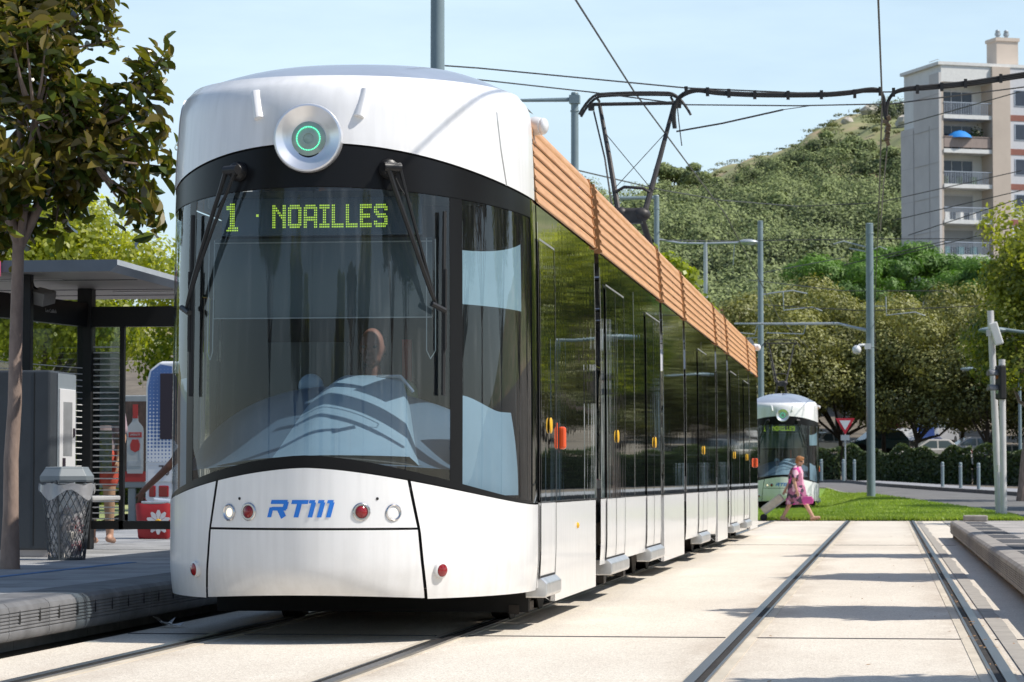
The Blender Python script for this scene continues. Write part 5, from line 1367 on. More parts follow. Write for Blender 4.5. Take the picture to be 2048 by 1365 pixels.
for k, (px, py) in enumerate(((1375,176),(1418,178),(1461,181),(1513,184),(1580,185),(1647,184),(1714,182),(1765,177),(1792,179),(1840,173),(1889,168),(1937,161),(2008,151))):
    c = A(px, py); mb = MB(); mb.obox(c - Vector((0,0,.02)), (.045,.07,.12)); solo(mb, 'cable_clamp', M_cable, 'small black clamp tying the feeder cable to its span wire', 'clamp', 'clamps along the feeder cable')
wire('pull_off_rod', 'dark steel pull-off rod slanting up to the right of the pantograph head', [A(1355,261), A(1445,245), A(1450,244), A(1570,217)], .013, 'rod', M_cable)
wire('bridle_wire', 'short wire joining the pull-off rod end to the span wire near the hilltop', [A(1570,217), A(1632,208)], .006, 'overhead wire', M_wirem)
wire('dropper_wire', 'short vertical dropper wire beside the pantograph horn', [A(1357,208), A(1360,240), A(1366,290)], .008, 'overhead wire', M_wirem)
wire('dropper_wire', 'dropper wire hanging from the feeder cable above the right track', [A(1779,240), A(1778,300), A(1770,380,43), A(1764,460,50)], .009, 'overhead wire', M_wirem)
Dp = thing('clamp_fitting', 'brass coloured wire fitting hanging under the feeder cable over the right track', 'fitting', A(1778,225))
mb = MB(); g = random.Random(2)
for k in range(8): mb.obox((g.uniform(-.03,.03), 0, -.06-.05*k), (.07,.06,.05), (g.uniform(0,1),)*3)
mb.build('clamp', pmat('fitting_brass', (.16,.12,.08), .5, metal=.4, var=.3), Dp)
FW = [((1160,340,60),(1330,380,70),(1450,400,80),(1600,412,95),(1757,405,95),(2048,340,95)), ((1320,480,90),(1460,482,100),(1700,478,100),(1900,477,100),(2048,478,100)), ((1500,560,110),(1690,582,100),(1900,582,100)), ((1690,530,100),(1900,480,100)), ((1757,520,100),(2048,450,95)), ((1790,440,95),(2048,380,92)), ((1800,250,70),(2048,180,66)), ((1530,610,100),(1735,622,100),(1960,612,100)), ((1530,545,110),(1690,515,100)), ((1820,470,95),(2048,395,93))]
for k, f in enumerate(FW):
    pts = [at(*q) for q in f]
    wire('far_wire', ['thin far wire sagging across the hill behind the pantograph','thin level wire crossing just above the two tall masts','thin wire passing below the top of the lawn mast','short slanting wire from the lawn mast toward the flats','wire rising right from the lawn mast across the flats wall','upper slanting wire crossing the flats balconies','top slanting wire crossing the flats below the feeder cable','lowest thin wire in front of the pine canopy','short wire between the tall mast and the lawn mast','middle slanting wire crossing the flats balconies'][k], pts, .016 if k != 6 else .013, 'overhead wire', M_wirem)

# ================================================================== RIGHT-HAND POSTS, SIGNAL, LAMPS
M_postw = pmat('white_grey_post', (.58,.57,.56), .45, var=.08, scale=4)
b0 = at(1998, 1036, 75); b0.z = H(b0.x, b0.y)
Pw = thing('floodlight_post', 'tall leaning white post carrying a pale box floodlight at the platform end', 'post', b0)
mb = MB(); mb.tube([(0,0,-.05),(-.09,0,2.6),(-.19,0,5.35)], [.095,.09,.085], 12); mb.build('shaft', M_postw, Pw, smooth=50)
Fl = thing('floodlight', 'pale tilted box floodlight clamped to the leaning white post', 'floodlight', at(1992, 668, 74.8))
mb = MB(); mb.obox((.03,0,0), (.22,.3,.60), (0, R(-17), 0)); mb.build('housing', pmat('pale_housing', (.72,.71,.68), .4, var=.04), Fl, bevel=.03)
mb = MB(); mb.obox((-.16,.0,.02), (.12,.12,.16)); mb.build('bracket', M_postw, Fl)
b1 = at(2007, 1038, 74); b1.z = H(b1.x, b1.y)
Sg = thing('tram_signal', 'black two lamp tram signal on a white post behind the leaning post', 'signal', b1, R(-72))
mb = MB(); mb.tube([(0,0,-.05),(-.03,0,1.6),(-.05,0,4.05)], .085, 12); mb.obox((-.04,-.1,1.25), (.12,.1,.16)); mb.build('post', M_postw, Sg, smooth=50)
mb = MB(); mb.obox((-.10,-.02,3.46), (.40,.18,.88)); hd = mb.build('signal_head', M_rub, Sg, bevel=.04)
for z, mt_ in ((3.66, M_red), (3.28, M_eye)):
    mb = MB(); mb.lathe([(.0,.0),(.115,.0)], (-.12,-.115,z), (0,-1,0), 18); mb.build('lens', mt_, hd)
    mb = MB(); rows = []
    for y in (0, .24):
        rows.append([(-.12+.13*math.cos(a), -.11-y, z+.13*math.sin(a)) for a in np.linspace(R(-10), R(190), 14)])
    mb.grid(rows); mb.build('visor', pmat('visor_grey', (.22,.22,.23), .5, var=0), hd, smooth=60, solid=.01)
bl = at(1942, 1036, 52.5); mb = MB(); mb.box(1.27, 1.67, 49.3, 49.8, .297, .40); solo(mb, 'concrete_block', M_kr, 'low pale concrete block standing at the far end of the right platform', 'block', bevel=.02)
def arm_lamp(name, label, px, py, zc, L_, ex):
    p = at(px, py, zc); X0 = p.x + L_
    T = thing(name, label, 'street lamp', (X0, p.y, H(X0, p.y)))
    h = p.z - T.location.z
    mb = MB(); mb.tube([(0,0,0),(0,0,h*.9),(-.1,0,h-.1),(-.6,0,h-.12)], [.09,.07,.06,.05], 10); mb.tube([(-.6,0,h-.12),(-L_*.55,0,h-.05),(-L_+.5,0,h+.03)], [.05,.045,.06], 8); mb.build('pole', M_pole, T, smooth=50)
    mb = MB(); mb.ball((-L_+.28,0,h), (.42*ex,.2,.10*ex), 16, 8); mb.build('lamp_head', M_pole, T, smooth=50)
arm_lamp('street_lamp', 'blue grey curved arm street lamp reaching in from the right edge above the signal', 1968, 661, 85, 2.4, 1.0)
arm_lamp('street_lamp', 'small blue grey lamp head half hidden in the leaves left of the leaning post', 1928, 739, 135, 2.6, 1.0)

# ================================================================== YIELD SIGN, BOLLARDS
ys = at(1691, 965, 139); ys.z = H(ys.x, ys.y)+.1
Y_ = thing('yield_sign', 'red bordered white triangle yield sign on a thin pole beside the road', 'road sign', ys)
mb = MB(); mb.tube([(0,0,0),(0,0,3.0)], .035, 8); mb.build('pole', M_galv, Y_, smooth=50)
def tri(r, y, m): return [(-r, y, 2.75+r*.58), (0, y, 2.75-r*1.15), (r, y, 2.75+r*.58)]
mb = MB(); mb.prism([(-.46,.26),(0,-.53),(.46,.26)], (0,-.05,2.75), (1,0,0), (0,0,1), (0,.02,0)); pt = mb.build('plate', pmat('sign_red', (.55,.02,.04), .4, var=0), Y_, bevel=.01)
mb = MB(); mb.prism([(-.27,.155),(0,-.31),(.27,.155)], (0,-.056,2.755), (1,0,0), (0,0,1), (0,.006,0)); mb.build('white_centre', pmat('sign_white', (.75,.75,.75), .4, var=0), pt)
mb = MB(); mb.obox((0,-.04,2.08), (.42,.02,.26)); mb.build('lower_plate', M_galv, Y_)
bo = None
for k, (px, zc) in enumerate(((1643,140),(1687,138.5),(1709,137.5),(1885,122),(1921,118.5),(1957,115))):
    p = at(px, 960, zc); loc = (p.x, p.y, H(p.x, p.y)+.1)
    if bo is None:
        bo = thing('bollard', 'grey metal bollard on the pavement along the curving road', 'bollard', loc, 0, 'bollards along the curving road')
        mb = MB(); mb.tube([(0,0,0),(0,0,1.0)], .07, 12); mb.lathe([(.07,0),(.05,.04),(0,.055)], (0,0,1.0), (0,0,1), 12); mb.build('post', M_pole, bo, smooth=50)
        mb = MB(); mb.lathe([(.074,0),(.08,.02),(.074,.05)], (0,0,.86), (0,0,1), 12); mb.build('collar', M_galv, bo, smooth=50)
    else: dup(bo, loc)

# ================================================================== TREES
M_plane = leaf_mat('plane_leaf', (.07,.12,.016), (.50,.50,.08), rough=.45, trans=.55, tcol=(1.9,1.9,.5))
M_plane2 = leaf_mat('plane_leaf_olive', (.035,.07,.012), (.42,.43,.07), rough=.45, trans=.5, tcol=(1.7,1.7,.5))
M_oak = leaf_mat('holm_oak_leaf', (.030,.042,.012), (.32,.315,.085), rough=.55, trans=.22, tcol=(1.5,1.5,.7))
M_pine = leaf_mat('pine_needles', (.035,.09,.018), (.17,.30,.05), rough=.6, trans=.25, tcol=(1.3,1.6,.6))
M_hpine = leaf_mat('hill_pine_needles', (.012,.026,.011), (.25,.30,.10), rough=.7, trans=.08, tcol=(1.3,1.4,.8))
M_scrub = leaf_mat('hill_scrub_leaf', (.07,.085,.03), (.28,.28,.11), rough=.8, trans=.12)
M_hedge = leaf_mat('hedge_leaf', (.018,.035,.012), (.085,.12,.025), rough=.5, trans=.25)
def tree(name, label, loc, crown, rad, nclump, nleaf, ls, mat, fork, r, seed, group=None, cr=(.3,.5), flat=.8, bark=M_barkd, asp=.6, inner=.5, low=None, jit=.34):
    T = thing(name, label, 'tree', loc, 0, group)
    cl = crown_clumps(crown, rad, nclump, cr, flat, seed)
    if low is not None: cl = [c for c in cl if c[2]-c[5] > low]
    trunk_mb(crown[2]*2, r, cl, fork, seed, (crown[0]*.5, crown[1]*.5), nb=9).build('trunk', bark, T, smooth=60)
    C, Nn, sh = clump_points(cl, nleaf, inner)
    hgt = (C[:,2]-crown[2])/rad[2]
    leaves('crown', C, Nn, ls, mat, T, aspect=asp, jitter=jit, tone=np.clip(.44+.32*hgt+.4*(sh-.5),0,1))  # crowns painted lighter on top and darker below, as if lit from above
    return T
# plane trees beyond the left road
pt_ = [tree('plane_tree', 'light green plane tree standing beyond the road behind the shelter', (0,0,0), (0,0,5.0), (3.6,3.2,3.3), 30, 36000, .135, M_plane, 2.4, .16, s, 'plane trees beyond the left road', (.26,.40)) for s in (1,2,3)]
spots = [(-18.6,62,.1,0),(-14.6,67,.1,0),(-22.6,65,.1,0),(-11.8,72,.1,0),(-26.5,66,.1,0),(-8.8,88,.1,1),(-31,76,.1,1),(-37,68,.1,1),(-20,92,.1,1),(-43,84,.1,1)]
for i, (x, y, z, _) in enumerate(spots):
    if i < 3: pt_[i].location = (x, y, z)
    else: dup(pt_[i % 3], (x, y, z), i*1.1)
hedge_l = None
def shrubs(x0, x1, y, h, n, label):
    T = thing('hedge', label, 'hedge', ((x0+x1)/2, y, .1)); hw = (x1-x0)/2
    cl = [(-hw + 2*hw*(i+.5)/14, .3*math.sin(i*2.3), h*.42, hw/9, .8, h*(.46+.08*math.sin(i*1.7))) for i in range(14)]
    C, Nn, sh = clump_points(cl, n, .6); ok_ = C[:,2] > 0; leaves('foliage', C[ok_], Nn[ok_], .14, M_plane, T, aspect=.65, jitter=.6, tone=np.clip(.2+.2*C[ok_][:,2]/h+.2*sh[ok_],0,1))
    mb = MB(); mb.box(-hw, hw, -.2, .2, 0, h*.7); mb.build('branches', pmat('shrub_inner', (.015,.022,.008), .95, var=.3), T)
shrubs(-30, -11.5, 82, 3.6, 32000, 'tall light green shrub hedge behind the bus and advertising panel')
# small plane crowns peeping over the louvres
M_young = leaf_mat('young_plane_leaf', (.12,.17,.02), (.34,.38,.05), rough=.4, trans=.45, tcol=(1.7,1.7,.4))
for k, (px, py, zc, rr, lab) in enumerate(((1385,530,74,.62,'small yellow green street tree peeping over the louvres beside the twin armed lamp'),(1318,470,66,.40,'sprig of yellow green foliage behind the louvres under the pantograph'),(1437,600,84,.42,'lowest yellow green tuft of foliage just above the louvres'),(1186,345,52,.40,'thin grey green treetop showing between the mast and the louvres'))):
    p = at(px, py, zc); x, y = p.x-.4, p.y
    T = thing('street_tree', lab, 'tree', (x, y, 0))
    cl = crown_clumps((0,0,p.z-.5), (rr*1.3,rr*1.2,rr*1.8), 12, (.35,.5), .9, 40+k)
    trunk_mb(p.z*2, .07, cl, p.z*.6, k, (0,0), nb=6).build('trunk', M_bark, T, smooth=60)
    C, Nn, sh = clump_points(cl, 420, .3); leaves('crown', C, Nn, .20, M_young if k < 3 else M_oak, T, aspect=.75, jitter=.6)
# holm oaks over the car park
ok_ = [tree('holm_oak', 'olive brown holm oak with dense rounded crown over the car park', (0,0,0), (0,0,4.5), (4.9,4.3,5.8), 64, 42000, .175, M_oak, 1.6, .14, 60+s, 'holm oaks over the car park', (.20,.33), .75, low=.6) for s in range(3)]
sp = [(-6.9,158,1.12),(-2.6,163,1.08),(1.6,160,1.02),(5.4,157,1.05),(9.6,155,1.0),(-11.5,160,1.05),(-.2,172,1.12),(-5.4,174,1.15),(4.4,172,1.1),(8.4,170,1.1),(14,158,1.1),(18.5,150,1.1),(-16,165,1.1),(12.6,172,1.1),(23,146,1.05),(27,138,1.0)]
for i, (x, y, s) in enumerate(sp):
    z = H(x, y)
    o = ok_[i] if i < 3 else dup(ok_[i % 3], (x,y,z), i*1.7)
    o.location = (x, y, z-.1); o.rotation_euler.z = i*1.7; o.scale = (s, s, s*(.93 + .07*((i*7) % 3)))
# bright umbrella pines
pn_ = [tree('umbrella_pine', 'bright green umbrella pine with wide canopy in front of the flats', (0,0,0), (0,0,10.5), (5.4,5.0,3.3), 40, 20000, .36, M_pine, 6.5, .28, 80+s, 'bright umbrella pines below the flats', (.2,.32), .6, asp=.28) for s in range(2)]
for i, (x, y, s) in enumerate(((-3.4,206,1.06),(2.2,212,1.10),(7.6,205,1.02),(13.5,210,1.1),(-8.2,222,.74),(19,206,1.0))):
    o = pn_[i] if i < 2 else dup(pn_[i % 2], (x,y,0), i*2.1)
    o.location = (x, y, H(x,y)-.2); o.scale = (s,s,s)
# right-hand plane tree at the edge
p = at(2043, 1000, 95)
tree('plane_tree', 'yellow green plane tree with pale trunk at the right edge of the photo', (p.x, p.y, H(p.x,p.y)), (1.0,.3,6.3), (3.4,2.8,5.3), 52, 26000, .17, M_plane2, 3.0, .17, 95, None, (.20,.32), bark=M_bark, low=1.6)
rt = tree('plane_tree', 'plane tree in the row along the right side of the road', (10.2, 66, 0), (0,0,6.2), (3.8,3.6,4.2), 30, 20000, .20, M_plane, 2.8, .18, 96, 'plane trees along the right of the road', (.24,.36))
for i, (x, y) in enumerate(((11.6,76),(12.2,58),(13.8,48),(15,36),(16,24),(17,10),(16,-8),(-16,-14),(-15,6),(9.8,84),(12,-30),(-15,-34),(14,-60),(-18,-62))):
    q_ = dup(rt, (x, y, .1), i*1.3)
    if x < 0: q_['label'] = 'plane tree beyond the left road behind the photographer'; q_['group'] = 'plane trees on the left behind the photographer'
# hedge
def hedge(x0, y0, x1, y1, wd, h, n, label):
    T = thing('hedge', label, 'hedge', ((x0+x1)/2, (y0+y1)/2, H((x0+x1)/2, (y0+y1)/2)))
    t = NR.random(n); f = NR.random(n)
    X = x0+(x1-x0)*t; Yv = y0+(y1-y0)*t; prof = h*(.86+.16*np.sin(t*23)*np.sin(t*9+1))
    u = NR.random(n); side = NR.random(n) < .62
    Z = np.where(side, prof*NR.random(n), prof*(1 - .06*NR.random(n))); D = np.where(side, -wd/2*(1-.25*NR.random(n)), wd*(u-.5)) + NR.normal(0,.06,n)
    base = np.array([H(a, b) for a, b in zip(X, Yv)])
    C = np.stack([X - T.location.x, Yv + D - T.location.y, base + Z - T.location.z], 1)
    Nn = np.where(side[:,None], np.array([[0,-1,.3]]), np.array([[0,-.2,1]]))
    leaves('foliage', C, Nn*1.0, .17, M_hedge, T, aspect=.6, jitter=.6, tone=np.clip(.25+.4*Z/h,0,1))
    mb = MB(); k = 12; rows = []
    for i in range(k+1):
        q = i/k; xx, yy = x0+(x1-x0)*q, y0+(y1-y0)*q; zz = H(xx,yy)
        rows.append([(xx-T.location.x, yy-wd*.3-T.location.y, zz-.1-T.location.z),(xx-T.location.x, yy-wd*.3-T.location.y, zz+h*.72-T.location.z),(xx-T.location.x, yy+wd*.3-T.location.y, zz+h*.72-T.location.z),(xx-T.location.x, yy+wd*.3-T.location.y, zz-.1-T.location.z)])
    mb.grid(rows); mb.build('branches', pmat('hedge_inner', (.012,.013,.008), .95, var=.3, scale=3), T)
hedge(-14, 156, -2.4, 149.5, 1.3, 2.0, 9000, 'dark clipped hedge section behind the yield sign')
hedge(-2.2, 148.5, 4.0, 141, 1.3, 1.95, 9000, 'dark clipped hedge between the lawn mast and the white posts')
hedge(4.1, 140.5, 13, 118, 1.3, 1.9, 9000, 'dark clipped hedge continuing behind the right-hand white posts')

# ================================================================== HILL WOODS
cl = []; g = np.random.default_rng(5)
C_, N_, R_ = [], [], []; S_C, S_N, S_R = [], [], []
def hill_tree(x, y, h, w, n, arrs, scrub):
    z = H(x, y); base = .02 + .34*g.random(); k = 5 if scrub else int(7 + 5*g.random())
    for j in range(k):
        a = g.random()*2*PI; q = w*.34*math.sqrt(g.random()); t = g.random()
        c = np.array([x+q*math.cos(a), y+q*math.sin(a), z + h*(.40+.40*t*(1-.5*q/(w*.34)))]); rr = np.array([w*.30, w*.30, h*.20])*(.8+.5*g.random())
        m = max(5, n//k); d = g.normal(0,1,(m,3)); d /= np.linalg.norm(d,axis=1,keepdims=True); d[:,1] = -abs(d[:,1])*.6 + d[:,1]*.4
        pts = c + d*rr*(.8+.25*g.random((m,1)))
        arrs[0].append(pts); arrs[1].append(d + np.array([0,-.05,.08]))
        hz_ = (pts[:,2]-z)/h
        arrs[2].append(np.clip(base + .85*(hz_-.38) + .26*d[:,2] + .07*g.normal(size=m),0,1))  # lit crown tops and dark undersides put into the leaf colour by height
cnt = 0
def vis_x(y): return (-.084*y-14, .05*y+2)
while cnt < 860:
    y = 238 + 462*g.random()**1.15; lo, hi = vis_x(y); x = lo + (hi-lo)*g.random()
    k = max(0, (y-300)/400)
    dens = 1.0 - .95*sm(.34, .60, k - .14*sm(-30, 15, x) + .12*math.sin(x*.09) + .10*math.sin(y*.05+x*.05))
    if k < .80 and g.random() < dens and math.sin(x*.13+y*.021)+math.sin(x*.05-y*.045+1) > (-.35 if k > .22 else -9):
        f_ = 1 - .5*sm(.2, .8, k); hill_tree(x, y, (7.5+4*g.random())*f_, (5.5+4*g.random())*f_, int(800*f_)+60, (C_, N_, R_), False); cnt += 1
    elif g.random() < (.45 if k < .4 else .40): hill_tree(x, y, .5+1.1*g.random(), 2.0+3.5*g.random(), 80, (S_C, S_N, S_R), True); cnt += .25
o = leaves('hillside_wood', np.concatenate(C_), np.concatenate(N_), .40, M_hpine, None, aspect=.6, jitter=.22, tone=np.concatenate(R_)); tag(o, 'grey green pine wood covering the lower slopes of the hill', 'wood'); o['kind'] = 'stuff'
o = leaves('hillside_scrub', np.concatenate(S_C), np.concatenate(S_N), .42, M_scrub, None, aspect=.6, jitter=.6, tone=np.concatenate(S_R)); tag(o, 'low olive scrub dotted over the bare upper hill', 'scrub'); o['kind'] = 'stuff'
hp = [tree('hill_pine', 'rounded pine standing out on the upper slope of the hill', (0,0,0), (0,0,6.0), (4.2,4,2.9), 14, 7000, .42, M_hpine, 3.5, .28, 120+s, 'pines standing out on the upper hill', (.28,.42), .6) for s in range(2)]
hs = [(1350,360,520,1.25),(1395,365,530,1.2),(1320,385,500,.9),(1440,385,560,.9),(1300,400,480,.9),(1650,300,600,1.1),(1730,310,560,1.2),(1790,345,500,1.2),(1600,370,520,1.1),(1480,420,480,1.1),(1700,400,470,1.2),(1560,450,440,1.3),(1650,300,600,.9)]
for i, (px, py, zc, s) in enumerate(hs):
    p = at(px, py, zc); x, y = p.x, p.y
    lo, hi = 300, 700
    for q in range(40):                                     # slide along the sight line until the foot meets the slope
        mid = (lo+hi)/2; pp = at(px, py, mid)
        if pp.z - 3*s > H(pp.x, pp.y): lo = mid
        else: hi = mid
    pp = at(px, py, lo)
    o = hp[i] if i < 2 else dup(hp[i % 2], (0,0,0), i*1.9)
    o.location = (pp.x, pp.y, H(pp.x, pp.y)-2.6*s); o.scale = (s,s,s)
M_rock = pmat('pale_limestone', (.46,.42,.36), .9, var=.25, scale=.8, bump=.5, bscale=4)
rk = 0
for px, py, s in ((1612,247,2.2),(1600,255,1.2),(1660,240,1.6),(1745,225,1.8),(1800,232,2.6),(1812,215,2.2),(1822,250,2.0),(1700,245,1.2),(1905,205,1.5)):
    lo, hi = 300, 715
    for q in range(40):
        mid = (lo+hi)/2; pp = at(px, py, mid)
        if pp.z > H(pp.x, pp.y): lo = mid
        else: hi = mid
    pp = at(px, py, lo); gg = random.Random(rk); mb = MB()
    mb.ball((0,0,.3*s), (s*1.25,s,s*.8), 9, 6); mb.v = [(x*(1+gg.uniform(-.2,.2)), y*(1+gg.uniform(-.2,.2)), z*(1+gg.uniform(-.2,.2))) for x,y,z in mb.v]
    o = mb.build('rock', M_rock, None); o.location = (pp.x, pp.y, H(pp.x,pp.y)); tag(o, 'pale limestone rock on the hilltop skyline', 'rock', 'limestone rocks near the hilltop'); rk += 1
# ================================================================== APARTMENT BLOCK
M_conc = pmat('facade_concrete', (.72,.72,.70), .85, var=.1, scale=.4)
M_gable = pmat('gable_concrete_panel', (.58,.555,.535), .9, var=.08, scale=.5)
M_beige = pmat('facade_beige_render', (.56,.475,.40), .85, var=.08, scale=.4)
M_slabw = pmat('balcony_slab_white', (.74,.735,.71), .8, var=.08)
M_brick = pmat('facade_brick_red', (.30,.13,.10), .85, var=.1, scale=3)
M_wpane = pmat('window_pane', (.05,.06,.085), .08, var=.2, scale=.7)
M_wfr = pmat('window_white_frame', (.62,.62,.64), .5, var=.05)
M_railg = pmat('railing_grey', (.42,.47,.54), .5, var=0)
M_shut = pmat('roller_shutter_grey', (.36,.36,.36), .6, var=.05)
o = at(1888, 960, 226); rot = R(24)
BL = thing('apartment_block', 'grey concrete apartment block with stacked balconies beside the wooded hill', 'apartment block', (o.x, o.y, 5.0), rot)
z0 = BL.location.z
Zt = lambda py: 1 + (960-py)/25.53 - z0
top = Zt(126)
# corner at the origin: balcony front runs along +x, gable runs back along +y
mb = MB(); D_ = 7.0
mb.box(-.02, 14, 1.75, D_, -3, top-.0); wl = mb.build('wall', M_conc, BL)
mb = MB(); mb.box(-.22, -.02, -.02, 1.8, -3, top-.6); mb.box(-.20, -.03, 1.8, 4.8, -3, Zt(165)); mb.box(-.24, -.03, 4.8, 7.2, -3, Zt(240)); gb = mb.build('gable_wall', M_gable, BL)
mb = MB()
for k in range(7):
    z = Zt(530) + k*2.76*.98; mb.box(-.245, -.19, -.01, 7.15 if z < Zt(245) else (4.75 if z < Zt(170) else 1.75), z, z+.03)
for y in (1.75, 4.75): mb.box(-.25, -.18, y, y+.08, -3, Zt(245))
mb.build('panel_joint', pmat('joint_grey', (.44,.42,.41), .9, var=0), gb)
fl = [Zt(y) for y in (230, 299, 370, 442, 512, 583)]
W1 = 4.3
mb = MB(); mb.box(-.02, W1, -.02, 1.75, fl[0]+2.75, top-.0); mb.box(-.3, 14.2, -.12, D_+.2, top, top+.25); mb.build('roof_parapet', M_slabw, BL)
mb = MB(); mb.box(-.02, .16, -.02, 1.75, -3, fl[0]+2.75); mb.box(W1, W1+1.55, -.25, 1.75, -3, top-.001); mb.build('pier', M_beige, BL)
mb = MB(); mb.box(W1+1.55, 14, -.05, 1.75, -3, top-.002); pw = mb.build('front_wall', M_wfr, BL)
for k, z in enumerate(fl):
    mb = MB(); mb.box(.16, W1, -.10, 1.75, z-.16, z+.16); mb.build('balcony_floor', M_slabw, BL)
    r = MB()
    if k == 1: r.box(.2, W1-.04, -.04, -.01, z+.28, z+1.15)
    else:
        for q in range(26): x = .24 + q*.148; r.box(x, x+.03, -.06, -.02, z+.16, z+1.1)
    r.box(.16, W1, -.08, -.0, z+1.1, z+1.16); r.build('railing', pmat('timber_screen', (.34,.27,.24), .8, var=.2, scale=6, stretch=(6,1,.3)) if k == 1 else M_railg, BL)
    m = MB(); m.box(.7, 3.5, 1.70, 1.76, z+.16, z+2.35); fr = m.build('balcony_window', M_wfr, BL)
    m = MB()
    if k in (3, 4): m.box(.78, 3.42, 1.66, 1.705, z+.9, z+2.2); m.build('shutter', M_shut, fr)
    for a, b in ((.78,1.62),(1.68,2.52),(2.58,3.42)):
        m = MB(); m.box(a, b, 1.69, 1.699, z+.25, z+2.18); m.build('pane', M_wpane, fr)
    if k in (2, 3, 4):
        g = random.Random(k); m = MB()
        for q in range(3): m.obox((.6+q*1.2, .6, z+.5), (.45,.4,.6), (0,0,g.uniform(0,1)))
        m.build('balcony_furniture', [pmat('balcony_green', (.06,.10,.04), .8, var=.3), M_slabw, pmat('balcony_teal', (.08,.2,.22), .7, var=.2)][k-2], BL)
z = fl[1]
m = MB(); m.lathe([(1.05,0),(.9,.25),(.55,.5),(.06,.66),(0,.68)], (1.75,.5,z+1.05), (0,0,1), 16); m.tube([(1.75,.5,z+.2),(1.75,.5,z+1.5)], .03, 6)
m.build('parasol', pmat('bright_blue_canvas', (.02,.22,.62), .7, var=.05), BL, smooth=50)
C, Nn, sh = clump_points([(3.3,.6,z+1.5,.55,.4,.6)], 260, .2); leaves('balcony_plant', C, Nn, .2, M_hedge, BL)
for k, z in enumerate(fl):
    m = MB(); m.box(W1+1.56, 14, -.075, -.03, z-.18, z+.30); m.build('brick_band', M_brick, pw)
    for x in (W1+2.0, W1+5.2):
        m = MB(); m.box(x, x+2.2, -.09, -.03, z+1.0, z+2.3); f = m.build('window', M_railg, pw)
        for a in (.08, 1.15): m = MB(); m.box(x+a, x+a+.95, -.1, -.085, z+1.06, z+2.24); m.build('pane', M_wpane, f)
m = MB(); m.box(6.0, 7.9, 2.4, 4.2, top, Zt(62)); m.box(5.9, 8.0, 2.3, 4.3, Zt(62), Zt(55)); ch = m.build('chimney', M_beige, BL)
for x in (6.55, 7.3):
    m = MB(); m.lathe([(.16,0),(.16,.28),(.24,.3),(.24,.5),(.17,.52),(.2,.66),(.12,.76),(0,.78)], (x,3.3,Zt(55)), (0,0,1), 12, close=False); m.build('chimney_cowl', M_galv, ch, smooth=40)
# roof of a house at the foot of the hill
hp_ = at(1478, 628, 240); HS = thing('house', 'low house with pinkish tiled roof glimpsed at the foot of the hill', 'house', (hp_.x-1.5, hp_.y, H(hp_.x,hp_.y)))
hz = hp_.z - HS.location.z
m = MB(); m.box(-4, 3, 0, 6, -2, hz-.6); m.build('wall', M_beige, HS)
m = MB(); m.prism([(-4.4,hz-.6),(3.4,hz-.6),(2.2,hz+.5),(-3.2,hz+.5)], (0,-.3,0), (1,0,0), (0,0,1), (0,6.6,0)); m.build('roof', pmat('terracotta_tiles', (.42,.19,.13), .85, var=.25, scale=5), HS)
m = MB(); m.box(-1,0,-.02,.02,hz-2.4,hz-1.2); m.build('window', M_wpane, HS)

